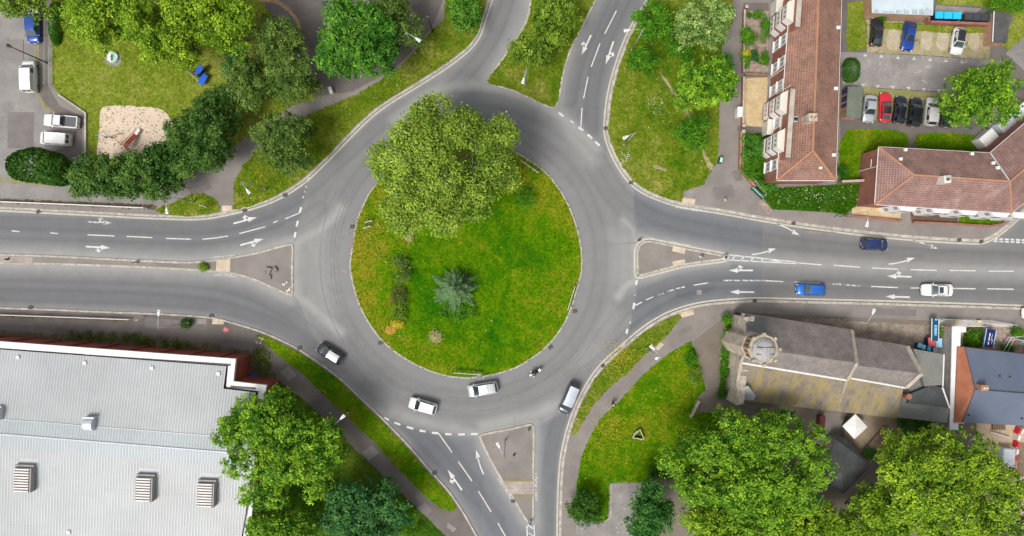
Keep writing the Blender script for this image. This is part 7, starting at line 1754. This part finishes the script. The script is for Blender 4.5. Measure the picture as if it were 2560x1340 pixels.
# ---------------------------------------------------------------- beside the church
def board(px0, py0, px1, py1, wd, mat, label, marks, name='notice_board', z=1.4, rz=None, edge='white'):
    a, b = P(px0, py0, z), P(px1, py1, z); d = b - a; L = d.length; rz = math.atan2(d.y, d.x)
    root = empty(name, Vector(((a.x + b.x) / 2, (a.y + b.y) / 2, .12)), rz, label, 'sign board')
    mb = MB(); mb.box((0, 0, z), (L, wd, .06)); mb.build('panel', MT[mat], root)
    mb = MB()
    for s in (-1, 1): mb.box((0, s * (wd / 2 + .05), z), (L, .09, .1))
    mb.build('edge_trim', MT[edge], root)
    for x in (-L * .4, L * .4):
        mb = MB(); mb.tube([(x, 0, 0), (x, 0, z)], .05, 8); mb.build('post', MT['steel'], root)
    for (x, y, w_, h_) in marks:
        mb = MB(); mb.box((x, y, z + .04), (w_, h_, .012)); mb.build('lettering', MT['skyblue'] if mat == 'teal' else MT['white'], root)
board(2337, 796, 2336, 852, .9, 'teal', 'tall teal sign board with pale blue letter shapes beside the church bins', [(-1.45, .1, .18, .34), (-.55, .05, .2, .42), (-.25, .05, .12, .42), (-.05, .05, .16, .36), (.15, .05, .1, .42), (.35, .05, .16, .4), (.55, .05, .1, .36), (.75, .05, .12, .4)])
board(2477, 823, 2469, 868, 1.3, 'navy', 'navy sign board with small white lettering in front of the blue-grey roof', [(-.5, -.1, .5, .16), (.1, -.1, .55, .14), (.75, -.1, .4, .18), (-.2, .25, .9, .05), (.4, .38, .7, .05)], edge='skyblue')
wheelie(2318, 853, 1.3, 1.3, 1.25, 'navy', 'salmon', 0, 'large bin with a salmon pink lid beside the teal sign board', group=None)
wheelie(2333, 855, 1.0, 1.3, 1.25, 'teal', 'skyblue', 0, 'large bin with a pale blue lid beside the salmon lidded bin', group=None)
for k, (px, py, lm, lb) in enumerate(((2288, 862, 'skyblue', 'first small blue bin in the curved row by the vestry'), (2298, 866, 'skyblue', 'second small blue bin in the curved row by the vestry'), (2311, 870, 'blue_plastic', 'brightest small blue bin, third in the curved row by the vestry'), (2325, 873, 'glass_grey', 'small grey lidded bin at the end of the curved row by the vestry'))):
    wheelie(px, py, .58, .66, 1.05, 'teal', lm, -.3 + k * .08, lb, group='small wheeled bins by the vestry')
rail('handrail', [(2345, 797), (2400, 799), (2465, 801), (2530, 812)], 1.0, 'pale steel handrail along the forecourt ramp', 'railing', 'flashing', rails=(1.0, .55))
rail('handrail', [(2345, 814), (2456, 815)], .9, 'white handrail above the two flower beds', 'railing', rails=(1.0,))
rail('handrail', [(2495, 874), (2513, 842), (2560, 836), (2640, 838)], 1.1, 'white railings turning the corner at the right edge', 'railing', rails=(1.0, .5))
rail('handrail', [(2504, 876), (2520, 846), (2562, 852)], 1.1, 'second line of white railings inside the corner at the right edge', 'railing', rails=(1.0, .5))
for px, lb in ((2385, 'left pale yellow plant box on the forecourt ramp'), (2442, 'right pale yellow plant box on the forecourt ramp')):
    cabinet(px, 803, (.55, .3, .45), 0, 'yellow', lb, 'planter', 'plant_box')
mb = MB()
for k in range(3): mb.prism([(x, y) for x, y in [P(a, b).xy for a, b in ((2540 + k * 10, 855), (2546 + k * 10, 855), (2566 + k * 10, 840), (2558 + k * 10, 840))]], .9, .98, bottom=True)
o = mb.build('striped_banner', MT['blue_plastic']); tag(o, 'bright blue striped banner panel behind the right-hand railings', 'banner')
# yard behind the church
b0 = P(2139, 1067, 2.4); par = empty('square_parasol', Vector((b0.x, b0.y, .14)), R(43), 'white square parasol in the yard below the church aisle', 'parasol')
mb = MB(); s = 1.28; mb.add([(-s, -s, 2.1), (s, -s, 2.1), (s, s, 2.1), (-s, s, 2.1), (0, 0, 2.45), (-s, -s, 1.95), (s, -s, 1.95), (s, s, 1.95), (-s, s, 1.95)], [(0, 1, 4), (1, 2, 4), (2, 3, 4), (3, 0, 4), (5, 6, 1, 0), (6, 7, 2, 1), (7, 8, 3, 2), (8, 5, 0, 3)]); mb.build('canopy', MT['white'], par)
mb = MB(); mb.tube([(0, 0, 0), (0, 0, 2.5)], .03, 8); mb.build('pole', MT['wood'], par)
mb = MB(); mb.ring((0, 0, 0), .3, 0, .1, 14); mb.build('base', MT['trim'], par)
cabinet(2117, 1055, (1.2, 1.9, 1.3), -25, 'dgreen', 'dark green storage box half under the white parasol', 'storage box', 'storage_box')
cabinet(2045, 1058, (.75, 2.6, 1.2), -4, 'maroon', 'dark red storage box against the church aisle', 'storage box', 'storage_box')
stp = empty('timber_steps', P(2205, 1110), R(49), 'weathered timber terrace steps beside the yard', 'steps')
for k in range(6):
    mb = MB(); mb.box((0, -1.6 + k * .62, .06 + .05 * k), (4.4, .55, .12 + .1 * k)); mb.build('step', MT['wood'], stp)
mb = MB(); g_ = random.Random(5)
for k in range(5): mb.box((g_.uniform(-.8, .8), g_.uniform(-.3, .3), .2 + .1 * k), (g_.uniform(.7, 1.3), g_.uniform(.3, .6), .05), g_.uniform(-.6, .3))
o = mb.build('white_sheeting', MT['white_plastic'], bevel=.02); o.location = P(2318, 1056, .2); tag(o, 'crumpled white sheeting below the vestry roof', 'sheeting')
# building site: red and white barriers, container, pallets
pts_b = [(2543, 1076, 'red'), (2541, 1092, 'white'), (2539, 1109, 'red'), (2537, 1127, 'white'), (2532, 1144, 'red'), (2529, 1160, 'red'), (2532, 1176, 'red'), (2556, 1074, 'white')]
nmb = ('topmost red', 'upper white', 'second red', 'lower white', 'third red', 'fourth red', 'lowest red', 'white corner')
for (px, py, c_), lb in zip(pts_b, nmb):
    b0 = P(px, py, .5); b0.z = .13; rt = empty('road_barrier', b0, R(80 if px < 2550 else 0) + (px - 2537) * -.03, lb + (' block' if 'corner' in lb or 'white' in lb else ' block') + ' of the plastic barrier row on the building site', 'barrier', 'red and white plastic barriers on the building site')
    mb = MB(); mb.box((0, 0, .5), (1.0, .46, 1.0), taper=.72); mb.build('body', MT['red_plastic' if c_ == 'red' else 'white_plastic'], rt, bevel=.04)
    mb = MB(); mb.box((0, -.32, .12), (1.0, .34, .2)); mb.build('foot', MT['white_plastic'], rt, bevel=.03)
cn = empty('site_container', P(2503, 1140), R(-3), 'pale blue-white container half hidden by the yellow-green tree on the site', 'container')
mb = MB(); mb.box((0, 0, .8), (1.7, 3.0, 1.6)); mb.build('body', MT['palefelt'], cn, bevel=.04)
mb = MB(); mb.box((0, 0, 1.63), (1.5, 2.8, .06)); mb.ring((.1, -.6, 0), .35, 1.6, 1.72, 14); mb.build('lid', MT['flashing'], cn)
cn = empty('pallet_stack', P(2492, 1062), R(2), 'stack of brown timber pallets beside the blue-grey roofed building', 'pallet')
mb = MB()
for j in range(3):
    for k in range(6): mb.box((-.8 + k * .32, 0, .12 + j * .2), (.22, 1.3, .05))
    for s in (-.5, 0, .5): mb.box((0, s, .05 + j * .2), (1.9, .12, .1))
mb.build('boards', MT['wood'], cn)
tk = P(2500, 1225); tk.z = .13; tkr = empty('water_tank', tk, R(15), 'pale white tank glimpsed between the trees at lower right', 'tank'); mb = MB(); mb.tube([(0, -1.2, .6), (0, 1.2, .6)], .6, 14); mb.build('body', MT['palefelt'], tkr, smooth=True); mb = MB(); mb.box((0, 0, .15), (1.0, 2.0, .3)); mb.build('cradle', MT['steel'], tkr)
mb = MB(); mb.tube([P(2477, 1080, .6), P(2525, 1094, .6)], .08, 8); o = mb.build('scaffold_pole', MT['flashing']); tag(o, 'pale scaffold pole lying beside the pallets', 'pole')
